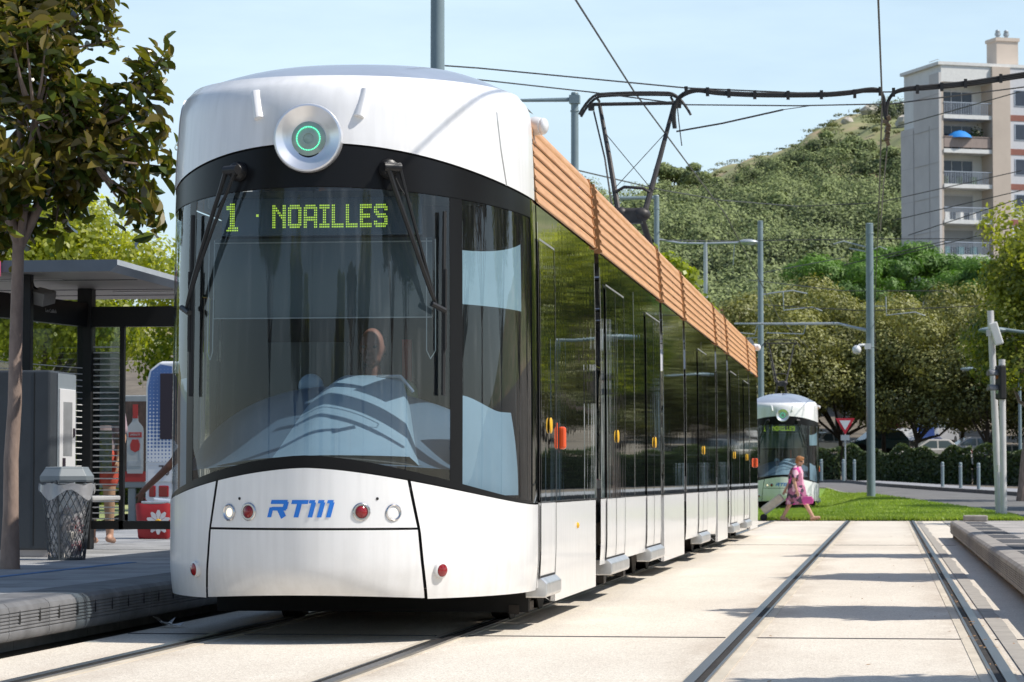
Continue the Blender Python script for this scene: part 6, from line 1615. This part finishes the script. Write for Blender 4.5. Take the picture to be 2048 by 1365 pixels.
# ================================================================== PARKED CARS
M_tyre = pmat('tyre', (.02,.02,.02), .85, var=0); M_cglass = pmat('car_glass', (.10,.14,.16), .06, var=0, ior=1.7, coat=.5); M_plate = pmat('number_plate', (.6,.6,.55), .5, var=0)
def car(label, loc, rz, c, kind='hatch'):
    T = thing('parked_car' if kind != 'van' else 'parked_van', label, 'car' if kind != 'van' else 'van', loc, rz)
    paint = pmat('car_paint_'+kind, c, .25, var=.04, coat=.6)
    if kind == 'van': L_, W_, Hb, Ht = 5.0, 1.9, 1.05, 2.15; up = [(-1.55,Hb),(-.95,Ht-.1),(-.7,Ht),(2.45,Ht),(2.5,Hb)]
    elif kind == 'sedan': L_, W_, Hb, Ht = 4.4, 1.72, .86, 1.42; up = [(-1.0,Hb),(-.25,Ht-.04),(0,Ht),(.75,Ht),(1.0,Ht-.05),(1.6,Hb)]
    else: L_, W_, Hb, Ht = 3.8, 1.65, .88, 1.45; up = [(-.95,Hb),(-.3,Ht-.04),(0,Ht),(1.2,Ht),(1.45,Ht-.06),(1.85,Hb)]
    h = L_/2
    lo = [(-h,.30),(-h,.58),(-h+.08,.68),(-1.05 if kind != 'van' else -1.75,Hb-.02),(up[0][0],Hb),(up[-1][0],Hb),(h-.04,Hb-.06),(h,.55),(h,.30)]
    m = MB(); m.prism(lo, (0,-W_/2,0), (1,0,0), (0,0,1), (0,W_,0)); m.build('body', paint, T, bevel=.06, seg=3)
    m = MB(); k = len(up); wi = W_/2-.05; wt = W_/2-.20 if kind != 'van' else W_/2-.1
    wy = lambda z: wi + (wt-wi)*(z-Hb)/(Ht-Hb)
    vs = [(x,-wy(z),z) for x,z in up] + [(x,wy(z),z) for x,z in up]
    m.add(vs, [tuple(range(k)), tuple(range(2*k-1,k-1,-1))] + [(i+1,i,k+i,k+i+1) for i in range(k-1)]); cb = m.build('cabin', paint, T, bevel=.03, seg=2)
    def pane(nm, q):
        m = MB(); m.add(q, [tuple(range(len(q)))]); m.build(nm, M_cglass, cb)
    a, b = Vector((up[0][0],0,up[0][1])), Vector((up[1][0],0,up[1][1])); n_ = Vector((b.z-a.z,0,-(b.x-a.x))).normalized()*-.012
    p1, p2 = a.lerp(b,.08), a.lerp(b,.95)
    pane('windscreen', [(p1.x+n_.x,-wy(p1.z)+.07,p1.z-n_.z),(p1.x+n_.x,wy(p1.z)-.07,p1.z-n_.z),(p2.x+n_.x,wy(p2.z)-.07,p2.z-n_.z),(p2.x+n_.x,-wy(p2.z)+.07,p2.z-n_.z)])
    a, b = Vector((up[-1][0],0,up[-1][1])), Vector((up[-2][0],0,up[-2][1])); p1, p2 = a.lerp(b,.12), a.lerp(b,.92)
    pane('rear_window', [(p1.x+.012,-wy(p1.z)+.1,p1.z+.006),(p2.x+.012,-wy(p2.z)+.1,p2.z+.006),(p2.x+.012,wy(p2.z)-.1,p2.z+.006),(p1.x+.012,wy(p1.z)-.1,p1.z+.006)])
    xa, xb_ = up[0][0]+.18, up[-1][0]-.2
    for s in (-1, 1):
        zl, zh = Hb+.05, Ht-.10
        for (u0, u1, v0, v1) in (((xa, xa+(xb_-xa)*.48, up[1][0]+.1, xa+(xb_-xa)*.48)), ((xa+(xb_-xa)*.52, xb_, xa+(xb_-xa)*.52, up[-2][0]-.12))):
            pane('side_window', [(u0,s*(wy(zl)+.006),zl),(u1,s*(wy(zl)+.006),zl),(v1,s*(wy(zh)+.006),zh),(v0,s*(wy(zh)+.006),zh)])
    for x in (-h+.75, h-.75):
        for s in (-1, 1):
            m = MB(); m.lathe([(.05,-.1),(.29,-.1),(.31,-.06),(.31,.08),(.28,.1),(.2,.1),(.19,.085),(.05,.095)], (x,s*(W_/2-.08),.31), (0,s,0), 20, close=True); m.build('wheel', M_tyre, T, smooth=40)
    for s in (-1, 1):
        m = MB(); m.obox((-h+.02,s*(W_/2-.25),.64), (.1,.34,.14)); m.build('headlight', M_chrome, T, bevel=.02)
        m = MB(); m.obox((h-.01,s*(W_/2-.18),.70), (.06,.22,.2)); m.build('tail_lamp', M_red, T, bevel=.02)
        m = MB(); m.obox((up[0][0]+.22,s*(W_/2+.07),Hb+.08), (.1,.16,.12)); m.build('wing_mirror', paint, T, bevel=.02)
    m = MB(); m.obox((-h-.005,0,.46), (.02,.5,.11)); m.build('number_plate', M_plate, T)
    return T
fr_ = PI/2      # nose toward the camera
for lab, px, py, zc, rz, c, kd in (
    ('white hatchback parked just right of the distant tram', 1640, 890, 172, R(50), (.62,.62,.62), 'hatch'),
    ('dark red hatchback parked behind the trunks above the other cars', 1780, 884, 205, fr_+.1, (.16,.015,.02), 'hatch'),
    ('silver saloon parked left of the blue car behind the hedge', 1812, 900, 176, fr_, (.50,.51,.52), 'sedan'),
    ('blue saloon facing the hedge beside a slim trunk', 1848, 897, 179, fr_-.15, (.02,.04,.16), 'sedan'),
    ('white van parked behind the blue saloon', 1868, 885, 196, R(70), (.34,.34,.35), 'van'),
    ('white car roof showing just above the hedge', 1862, 922, 164, R(8), (.64,.64,.64), 'sedan'),
    ('silver car farthest back under the oak branches', 1752, 858, 226, R(170), (.45,.45,.46), 'sedan'),
    ('pale grey car under the trees left of the leaning post', 1938, 915, 166, R(12), (.5,.5,.5), 'sedan'),
    ('dark teal car half hidden behind the lawn mast', 1752, 905, 174, R(20), (.03,.09,.10), 'hatch'),
    ('white car at the right behind the signal post', 2010, 918, 158, R(5), (.6,.6,.6), 'sedan')):
    p = at(px, py, zc); car(lab, (p.x, p.y, H(p.x, p.y)-.02), rz, c, kd)

# ================================================================== PEOPLE
M_skin = pmat('fair_skin', (.50,.29,.20), .55, var=.06, scale=10); M_skind = pmat('dark_tanned_skin', (.10,.045,.028), .55, var=.08, scale=10); M_skinr = pmat('ruddy_skin', (.20,.09,.065), .6, var=.06)  # plain skin base colours, one even tone each
def remesh(mb, name, mat, par, vox=.012, smooth_it=4, kids=None):
    o = mb.build('tmp', mat); q = o.modifiers.new('r', 'REMESH'); q.mode = 'VOXEL'; q.voxel_size = vox; q.use_smooth_shade = True
    s_ = o.modifiers.new('s', 'SMOOTH'); s_.iterations = smooth_it; s_.factor = .5
    dg = bpy.context.evaluated_depsgraph_get(); me = bpy.data.meshes.new_from_object(o.evaluated_get(dg)); me.name = name
    bpy.data.objects.remove(o)
    if not len(me.materials): me.materials.append(mat)
    n = bpy.data.objects.new(name, me); col.objects.link(n); n.parent = par
    me.polygons.foreach_set('use_smooth', [True]*len(me.polygons)); return n
def limb(mb, pts, rs):
    mb.tube(pts, rs, 12)
    for p, r in zip(pts, rs): mb.ball(p, r, 12, 8)
def head(mb, c, f, r=.098):
    """c centre of the skull, f the way it looks"""
    f = Vector(f).normalized(); up = (Vector((0,0,1)) - f*f.z).normalized(); sd = f.cross(up)
    M = Matrix((f, sd, up)).transposed(); c = Vector(c)
    mb.ball(c, (r*1.0, r*.80, r*1.15), 18, 12, M=M); mb.ball(c + M @ Vector((r*.18,0,-r*.62)), (r*.72, r*.62, r*.62), 14, 10, M=M)
    mb.ball(c + M @ Vector((r*.95,0,-r*.22)), (r*.24, r*.15, r*.26), 10, 8, M=M)            # nose
    mb.ball(c + M @ Vector((r*.80,0,-r*.72)), (r*.16, r*.30, r*.10), 10, 8, M=M)            # mouth
    mb.ball(c + M @ Vector((r*.68,0,-r*1.05)), (r*.25, r*.25, r*.18), 10, 8, M=M)           # chin
    for s in (-1, 1): mb.ball(c + M @ Vector((-r*.02, s*r*.80, -r*.15)), (r*.18, r*.07, r*.28), 8, 6, M=M)
    return M
def hand(mb, w, d, palm, sc=1.0, curl=.5, thumb=1):
    """w wrist, d finger direction, palm the way the palm faces"""
    d = Vector(d).normalized(); palm = (Vector(palm) - d*Vector(palm).dot(d)).normalized(); sd = d.cross(palm); w = Vector(w)
    M = Matrix((sd, palm, d)).transposed()
    mb.ball(w + d*.045*sc, (.042*sc, .018*sc, .055*sc), 12, 8, M=M)
    for k, (o_, L_) in enumerate(((-.030,.068),(-.010,.078),(.010,.074),(.029,.058))):
        p = w + d*.085*sc + sd*o_*sc; a = curl*.5; q = []; dd = d.copy(); q.append(p - d*.02)
        for j in range(3):
            q.append(p.copy()); p = p + dd*L_*sc/2.6; dd = (dd*math.cos(a) + palm*math.sin(a)).normalized() if j < 2 else dd
        q.append(p); limb(mb, q, [.0095*sc,.0095*sc,.009*sc,.0085*sc,.007*sc][:len(q)])
    t0 = w + d*.03*sc - sd*.035*sc*thumb; limb(mb, [t0, t0 - sd*.025*sc*thumb + d*.03*sc + palm*.01, t0 - sd*.03*sc*thumb + d*.062*sc + palm*.018], [.013*sc,.011*sc,.009*sc])
def foot(mb, ankle, d, sc=1.0, pitch=0):
    a = Vector(ankle); d = Vector(d).normalized(); u = Vector((0,0,1))
    dd = (d*math.cos(pitch) + u*math.sin(pitch)); limb(mb, [a - dd*.04 - u*.03, a + dd*.06 - u*.04, a + dd*.15*sc - u*.055], [.042*sc,.040*sc,.032*sc])
# --- woman striding to the right with a shopping trolley behind her
wp_ = at(1593, 1043, 70); wl_ = (wp_.x, wp_.y, .0)
W = thing('person', 'woman with short ginger hair in a pink patterned dress striding right across the lawn edge', 'person', wl_)
mb = MB()
limb(mb, [(0,.09,.80),(-.14,.09,.46),(-.33,.08,.10)], [.105,.062,.040]); foot(mb, (-.33,.08,.10), (1,0,-.25))
limb(mb, [(0,-.09,.80),(.20,-.09,.45),(.40,-.09,.10)], [.105,.062,.040]); foot(mb, (.40,-.09,.11), (1,0,.25))
limb(mb, [(0,0,.84),(-.03,0,1.05),(.0,0,1.22),(.03,0,1.34)], [.15,.13,.13,.055]); limb(mb, [(.0,-.15,1.25),(.0,.15,1.25)], [.07,.07])
limb(mb, [(.03,0,1.28),(.06,0,1.38)], [.055,.05])
limb(mb, [(.0,-.19,1.25),(-.05,-.25,.98),(.02,-.27,.74)], [.058,.045,.030]); hand(mb, (.02,-.27,.74), (.25,0,-1), (0,1,0), .92, .7)
limb(mb, [(.0,.19,1.25),(-.14,.23,1.0),(-.27,.22,.76)], [.058,.045,.030]); hand(mb, (-.27,.22,.76), (-.5,0,-1), (0,-1,0), .92, 1.2)
Mh = head(mb, (.085,0,1.455), (1,-.06,-.30), .094)
body = remesh(mb, 'body', M_skin, W, .010)
mb = MB(); c = Vector((.085,0,1.455)); r = .094
mb.ball(c + Mh @ Vector((-r*.18,0,r*.30)), (r*1.08,r*1.0,r*1.0), 16, 10, M=Mh); mb.ball(c + Mh @ Vector((-r*.45,0,-r*.25)), (r*.72,r*.92,r*.75), 14, 10, M=Mh); mb.ball(c + Mh @ Vector((r*.35,0,r*.85)), (r*.62,r*.8,r*.42), 14, 10, M=Mh)
remesh(mb, 'hair', pmat('ginger_hair', (.30,.13,.045), .7, var=.3, scale=60), W, .012)
mb = MB()
for s in (-1, 1): mb.tube([c + Mh @ Vector((r*.86,s*r*.08,-.0)), c + Mh @ Vector((r*.70,s*r*.62,-.0)), c + Mh @ Vector((0,s*r*.88,r*.05))], .012, 6)
mb.build('sunglasses', M_rub, W)
def dress_mat():
    m, nt, out = new_mat('pink_print_dress'); b = N(nt, 'ShaderNodeBsdfPrincipled'); b.inputs['Roughness'].default_value = .8
    tc = N(nt, 'ShaderNodeTexCoord'); v = N(nt, 'ShaderNodeTexVoronoi'); v.inputs['Scale'].default_value = 11; nt.links.new(tc.outputs['Object'], v.inputs['Vector'])
    sp = N(nt, 'ShaderNodeSeparateColor'); nt.links.new(v.outputs['Color'], sp.inputs[0])
    r = N(nt, 'ShaderNodeValToRGB'); r.color_ramp.interpolation = 'CONSTANT'; el = r.color_ramp.elements; el[0].color = (.36,.13,.22,1); el[1].position = .85; el[1].color = (.05,.03,.05,1)
    for p_, c_ in ((.3,(.62,.30,.42,1)),(.5,(.70,.45,.52,1)),(.65,(.22,.09,.10,1)),(.75,(.55,.05,.25,1))): q = el.new(p_); q.color = c_
    nt.links.new(sp.outputs[1], r.inputs['Fac']); nt.links.new(r.outputs[0], b.inputs['Base Color']); nt.links.new(b.outputs[0], out.inputs['Surface']); return m
mb = MB(); rows = []
for z, rx, ry, cx in ((1.32,.10,.13,.02),(1.27,.135,.20,.0),(1.18,.17,.20,.0),(1.05,.185,.20,-.02),(.92,.19,.205,-.01),(.80,.215,.22,0),(.65,.235,.225,.01),(.50,.265,.22,.02),(.40,.285,.22,.03)):
    rows.append([(cx + rx*math.cos(a)*(1+.05*math.sin(6*a+z*4)*(1.1-z if z < 1 else 0)), ry*math.sin(a)*(1+.05*math.sin(7*a)*(1.1-z if z < 1 else 0)), z) for a in np.linspace(0, 2*PI, 41)])
mb.grid(rows)
for s, e in ((-1, (-.03,-.245,1.03)), (1, (-.08,.235,1.05))): mb.tube([(.0,s*.13,1.27),(.0,s*.20,1.24),e], [.075,.082,.085], 14, caps=False)
mb.build('dress', dress_mat(), W, smooth=70)
for x, y, z, p_ in ((-.33,.08,.10,-.25),(.40,-.09,.11,.25)):
    mb = MB(); mb.obox((x+.06, y, z-.085+p_*.06), (.24,.09,.03), (0,-p_,0)); mb.tube([(x+.1,y-.045,z-.06),(x+.09,y,z-.01),(x+.1,y+.045,z-.06)], .012, 6); mb.build('sandal', pmat('tan_sandal', (.30,.17,.09), .7, var=.1), W)
Hb_ = thing('handbag', 'small bright pink bag hanging at the walking woman\'s knee', 'bag', (wp_.x+.28, wp_.y-.27, .42))
mb = MB(); mb.prism([(-.12,0),(.12,0),(.15,.09),(.09,.18),(-.09,.18),(-.15,.09)], (0,-.05,0), (1,0,0), (0,0,1), (0,.10,0)); mb.build('pouch', pmat('hot_pink_fabric', (.52,.07,.27), .6, var=.05), Hb_, bevel=.02)
mb = MB(); mb.tube([(-.08,0,.16),(-.18,.0,.28),(-.25,0,.33)], .010, 6); mb.build('strap', pmat('hot_pink_strap', (.5,.05,.25), .6, var=0), Hb_)
Tr = thing('shopping_trolley', 'beige two wheeled shopping trolley tilted behind the walking woman', 'shopping trolley', (wp_.x-.78, wp_.y+.22, 0))
dr = Vector((.80,0,.60)).normalized(); up_ = Vector((-.60,0,.80))
mb = MB(); q0 = Vector((-.02,0,.13))
for yy in (-.13,.13): mb.tube([q0+Vector((0,yy,0)), q0+dr*.70+Vector((0,yy,0)), q0+dr*.78+Vector((0,yy*.8,0))], .016, 6)
mb.tube([q0+dr*.78+Vector((0,-.104,0)), q0+dr*.78+Vector((0,.104,0))], .018, 6); mb.tube([q0+Vector((0,-.17,-.03)), q0+Vector((0,.17,-.03))], .012, 6); mb.build('frame', M_galv, Tr)
mb = MB(); e = Euler((0, math.atan2(dr.x, dr.z), 0)); mb.obox(q0+dr*.34+up_*.10, (.20,.32,.60), e); mb.build('bag', pmat('beige_canvas', (.50,.45,.36), .85, var=.15, scale=8), Tr, bevel=.05, seg=3)
for s in (-1, 1):
    mb = MB(); mb.lathe([(.02,-.018),(.075,-.018),(.085,-.01),(.085,.01),(.075,.018),(.02,.018)], (-.02,s*.17,.085), (0,s,0), 18, close=True); mb.build('wheel', M_tyre, Tr, smooth=40)
# --- man bending over a red bag, mostly hidden by the tram
mp_ = at(330, 960, 34.6); zb = .297
Mn = thing('person', 'man in black short sleeved shirt bending down to hold a red bag', 'person', (mp_.x+.90, mp_.y, zb))
sh_ = Vector((-.55, -.18, 1.13)); hd_ = at(281, 1003, 34.4) - Mn.location
mb = MB()
limb(mb, [(0,-.1,.88),(.03,-.1,.48),(.08,-.1,.09)], [.10,.065,.045]); limb(mb, [(0,.1,.88),(-.02,.1,.48),(.04,.1,.09)], [.10,.065,.045]); foot(mb, (.08,-.1,.09), (-1,0,0)); foot(mb, (.04,.1,.09), (-1,0,0))
limb(mb, [(0,0,.92),(-.22,0,1.06),(-.48,0,1.16)], [.14,.15,.14]); limb(mb, [(-.5,-.17,1.15),(-.5,.17,1.15)], [.075,.075]); limb(mb, [(-.5,0,1.18),(-.66,0,1.2)], [.06,.055])
w1 = Vector(hd_) + Vector((.03,0,.11)); el_ = sh_.lerp(w1, .48) + Vector((.03,-.03,0)); limb(mb, [sh_, el_, w1], [.062,.048,.034]); hand(mb, w1, Vector(hd_)-w1 + Vector((0,0,-.05)), (0,1,0), 1.0, .9)
limb(mb, [(-.55,.18,1.13),(-.6,.2,.85),(-.62,.16,.60)], [.062,.048,.034]); hand(mb, (-.62,.16,.60), (0,-.1,-1), (0,-1,0), 1.0, .8)
Mh = head(mb, (-.70,0,1.235), (-.55,0,-.8), .10); remesh(mb, 'body', M_skind, Mn, .009)
mb = MB(); limb(mb, [(.01,0,.90),(-.22,0,1.06),(-.48,0,1.165)], [.155,.165,.155]); limb(mb, [(-.5,-.17,1.15),(-.5,.17,1.15)], [.09,.09]); limb(mb, [sh_, sh_.lerp(el_,.55)], [.078,.07]); limb(mb, [(-.55,.18,1.13),(-.58,.19,.98)], [.078,.07]); remesh(mb, 'shirt', pmat('black_cotton', (.015,.014,.016), .9, var=.2), Mn, .014)
mb = MB()
for y, k in ((-.1,.03),(.1,-.02)): limb(mb, [(0,y,.88),(k,y,.48),(k*1.5,y,.12)], [.12,.085,.065])
remesh(mb, 'trousers', pmat('dark_trousers', (.03,.035,.05), .9, var=.2), Mn, .014)
mb = MB(); cc = Vector((-.70,0,1.235)); mb.ball(cc + Mh @ Vector((-.03,0,.03)), (.10,.088,.10), 14, 10, M=Mh); mb.build('hair', M_rub, Mn, smooth=60)
bg_ = at(305, 1075, 34.4); Bg = thing('shopping_bag', 'red shopping bag with a white daisy standing on the platform', 'bag', (bg_.x+.04, bg_.y, zb))
M_bagr = pmat('red_bag', (.34,.02,.025), .5, var=.15, scale=6); M_bagw = pmat('bag_white_petal', (.7,.7,.72), .5, var=.05)
mb = MB(); rows = []
for z, wx, wy_ in ((0,.17,.10),(.03,.19,.12),(.2,.205,.13),(.36,.22,.12),(.42,.225,.10)): rows.append([(wx*math.copysign(abs(math.cos(a))**.5, math.cos(a)), wy_*math.copysign(abs(math.sin(a))**.5, math.sin(a)), z+.008*math.sin(a*5)) for a in np.linspace(0, 2*PI, 33)])
mb.grid(rows); mb.add([rows[0][i] for i in range(32)], [tuple(range(31,-1,-1))]); mb.build('sack', M_bagr, Bg, smooth=60)
mb = MB()
for k in range(10):
    a = 2*PI*k/10; q = [(.0,.03),(.012,.045),(.03,.10),(.012,.145),(-.012,.145),(-.03,.10),(-.012,.045)]
    mb.prism([(x*math.cos(a)-y*math.sin(a), x*math.sin(a)+y*math.cos(a)) for x, y in q], (.08,-.142,.20), (1,0,0), (0,0,1), (0,.004,0))
mb.build('daisy_petals', M_bagw, Bg)
mb = MB(); mb.lathe([(.04,0),(.03,.008),(0,.01)], (.08,-.142,.20), (0,-1,0), 12); mb.build('daisy_centre', M_yellow, Bg)
mb = MB(); mb.obox((.02,0,.43), (.34,.14,.04)); mb.obox((.08,.02,.46), (.2,.1,.03), (.2,.1,.3)); mb.build('bag_contents', pmat('silver_foil', (.6,.62,.66), .25, metal=.6, var=.2, scale=12), Bg, bevel=.01)
mb = MB(); mb.tube([(-.18,0,.40),(-.19,0,.47),(-.13,0,.49),(-.08,0,.42)], .009, 6); mb.build('bag_handle', M_bagr, Bg)
# --- person behind the striped glass
qp = at(203, 960, 31.6)
Q = thing('person', 'person in mauve top and red shorts standing behind the striped glass of the shelter', 'person', (qp.x, qp.y, zb))
mb = MB()
for s in (-1, 1): limb(mb, [(s*.09,0,.92),(s*.10,0,.50),(s*.10,.03,.09)], [.095,.065,.042]); foot(mb, (s*.10,.03,.09), (0,1,0))
limb(mb, [(0,0,.96),(0,0,1.2),(0,0,1.42)], [.14,.13,.13]); limb(mb, [(-.17,0,1.44),(.17,0,1.44)], [.07,.07]); limb(mb, [(0,0,1.45),(0,0,1.56)], [.055,.05])
for s in (-1, 1): limb(mb, [(s*.20,0,1.43),(s*.24,.02,1.15),(s*.22,-.08,.92)], [.055,.043,.03]); hand(mb, (s*.22,-.08,.92), (0,-.3,-1), (-s,0,0), 1, .6)
Mh = head(mb, (0,.02,1.67), (0,1,-.05), .10); remesh(mb, 'body', M_skin, Q, .012)
mb = MB(); limb(mb, [(0,0,1.05),(0,0,1.2),(0,0,1.42)], [.165,.155,.15]); limb(mb, [(-.17,0,1.44),(.17,0,1.44)], [.085,.085])
for s in (-1, 1): limb(mb, [(s*.20,0,1.43),(s*.23,.01,1.25)], [.075,.07])
remesh(mb, 'shirt', pmat('mauve_top', (.36,.27,.30), .85, var=.15), Q, .014)
mb = MB(); limb(mb, [(0,0,1.02),(0,0,.94)], [.155,.16])
for s in (-1, 1): limb(mb, [(s*.09,0,.93),(s*.10,0,.70)], [.115,.10])
remesh(mb, 'shorts', pmat('red_shorts', (.62,.09,.06), .8, var=.1), Q, .014)
mb = MB(); mb.ball((0,-.01,1.70), (.095,.108,.11), 14, 10); mb.build('hair', pmat('brown_hair', (.06,.035,.02), .7, var=.3), Q, smooth=60)
# --- driver at the controls
dx, dy = -3.50 + .06, TY + 2.02
Dv = thing('person', 'bald tram driver in a pale green shirt sitting behind the windscreen', 'person', (dx, dy, .50))
mb = MB(); z = 0
limb(mb, [(0,.1,.55),(0,.05,.80),(0,.02,1.08)], [.16,.15,.15]); limb(mb, [(-.19,.02,1.10),(.19,.02,1.10)], [.075,.075]); limb(mb, [(0,.0,1.12),(0,-.02,1.24)], [.06,.055])
for s in (-1, 1):
    limb(mb, [(s*.10,.1,.55),(s*.13,-.32,.56),(s*.13,-.36,.12)], [.10,.075,.05]); foot(mb, (s*.13,-.36,.12), (0,-1,0))
    limb(mb, [(s*.22,.02,1.09),(s*.28,-.10,.84),(s*.22,-.36,.78)], [.06,.05,.034]); hand(mb, (s*.22,-.36,.78), (0,-1,-.1), (0,0,-1), 1, .7, -s)
Mh = head(mb, (0,-.04,1.40), (-.1,-1,-.12), .108); remesh(mb, 'body', M_skinr, Dv, .009, 2)
cc = Vector((0,-.04,1.40)); mb = MB()
for s in (-1, 1): mb.ball(cc + Mh @ Vector((-.035, s*.075, -.005)), (.06,.022,.075), 10, 8, M=Mh)
mb.build('hair', M_rub, Dv, smooth=60)
for s in (-1, 1):
    mb = MB(); mb.ball(cc + Mh @ Vector((.088, s*.036, .004)), (.016,.018,.010), 8, 6, M=Mh); mb.build('eye', M_rub, Dv, smooth=60)
mb = MB(); limb(mb, [(0,.1,.60),(0,.05,.80),(0,.02,1.06)], [.18,.17,.17]); limb(mb, [(-.19,.02,1.09),(.19,.02,1.09)], [.095,.095])
for s in (-1, 1): limb(mb, [(s*.22,.02,1.09),(s*.26,-.06,.92)], [.08,.072])
remesh(mb, 'shirt', pmat('pale_green_shirt', (.22,.27,.16), .85, var=.1), Dv, .014)
mb = MB()
for s in (-1, 1): limb(mb, [(s*.10,.1,.55),(s*.13,-.32,.56),(s*.13,-.36,.18)], [.115,.09,.07])
remesh(mb, 'trousers', pmat('navy_trousers', (.02,.025,.05), .9, var=.1), Dv, .014)
for k in (0,):
    m = MB(); m.box(-.26,.26,.12,.46,.34,.44); st = m.build('driver_seat', M_cabdark, tram, bevel=.04); 
    st.data.transform(Matrix.Translation((.06, 2.0, .45)))
    m = MB(); m.box(-.25,.25,.30,.42,.44,1.25); s2 = m.build('seat_back', M_cabdark, st, bevel=.05); s2.data.transform(Matrix.Translation((.06, 2.0, .45)))
    m = MB(); m.cyl((0,.25,-.05),(0,.25,.34),.08); s3 = m.build('seat_pedestal', M_cabdark, st); s3.data.transform(Matrix.Translation((.06, 2.0, .45)))

# ================================================================== BEHIND THE CAMERA (seen only in the tram's glass)
bk = thing('apartment_block', 'pale block of flats added far behind the photographer for its reflection in the tram', 'apartment block', (6, -190, 0))  # unseen block added to mirror as a pale streak in the windscreen
m = MB(); m.box(-9, 4, -12, 0, 0, 19); bw = m.build('wall', M_conc, bk)
for r_ in range(6):
    for q in range(5):
        m = MB(); m.box(-8.2+q*2.4, -6.9+q*2.4, -.02, .05, 1.6+r_*2.9, 3.2+r_*2.9); m.build('window', M_wpane, bw)
p_ = dup(T1, (-6.1, -6, .297), 0, 'grey green mast standing on the left platform behind the photographer'); dup(T1, (-6.1, -28, .297), 0, 'second grey green mast behind the photographer on the left')
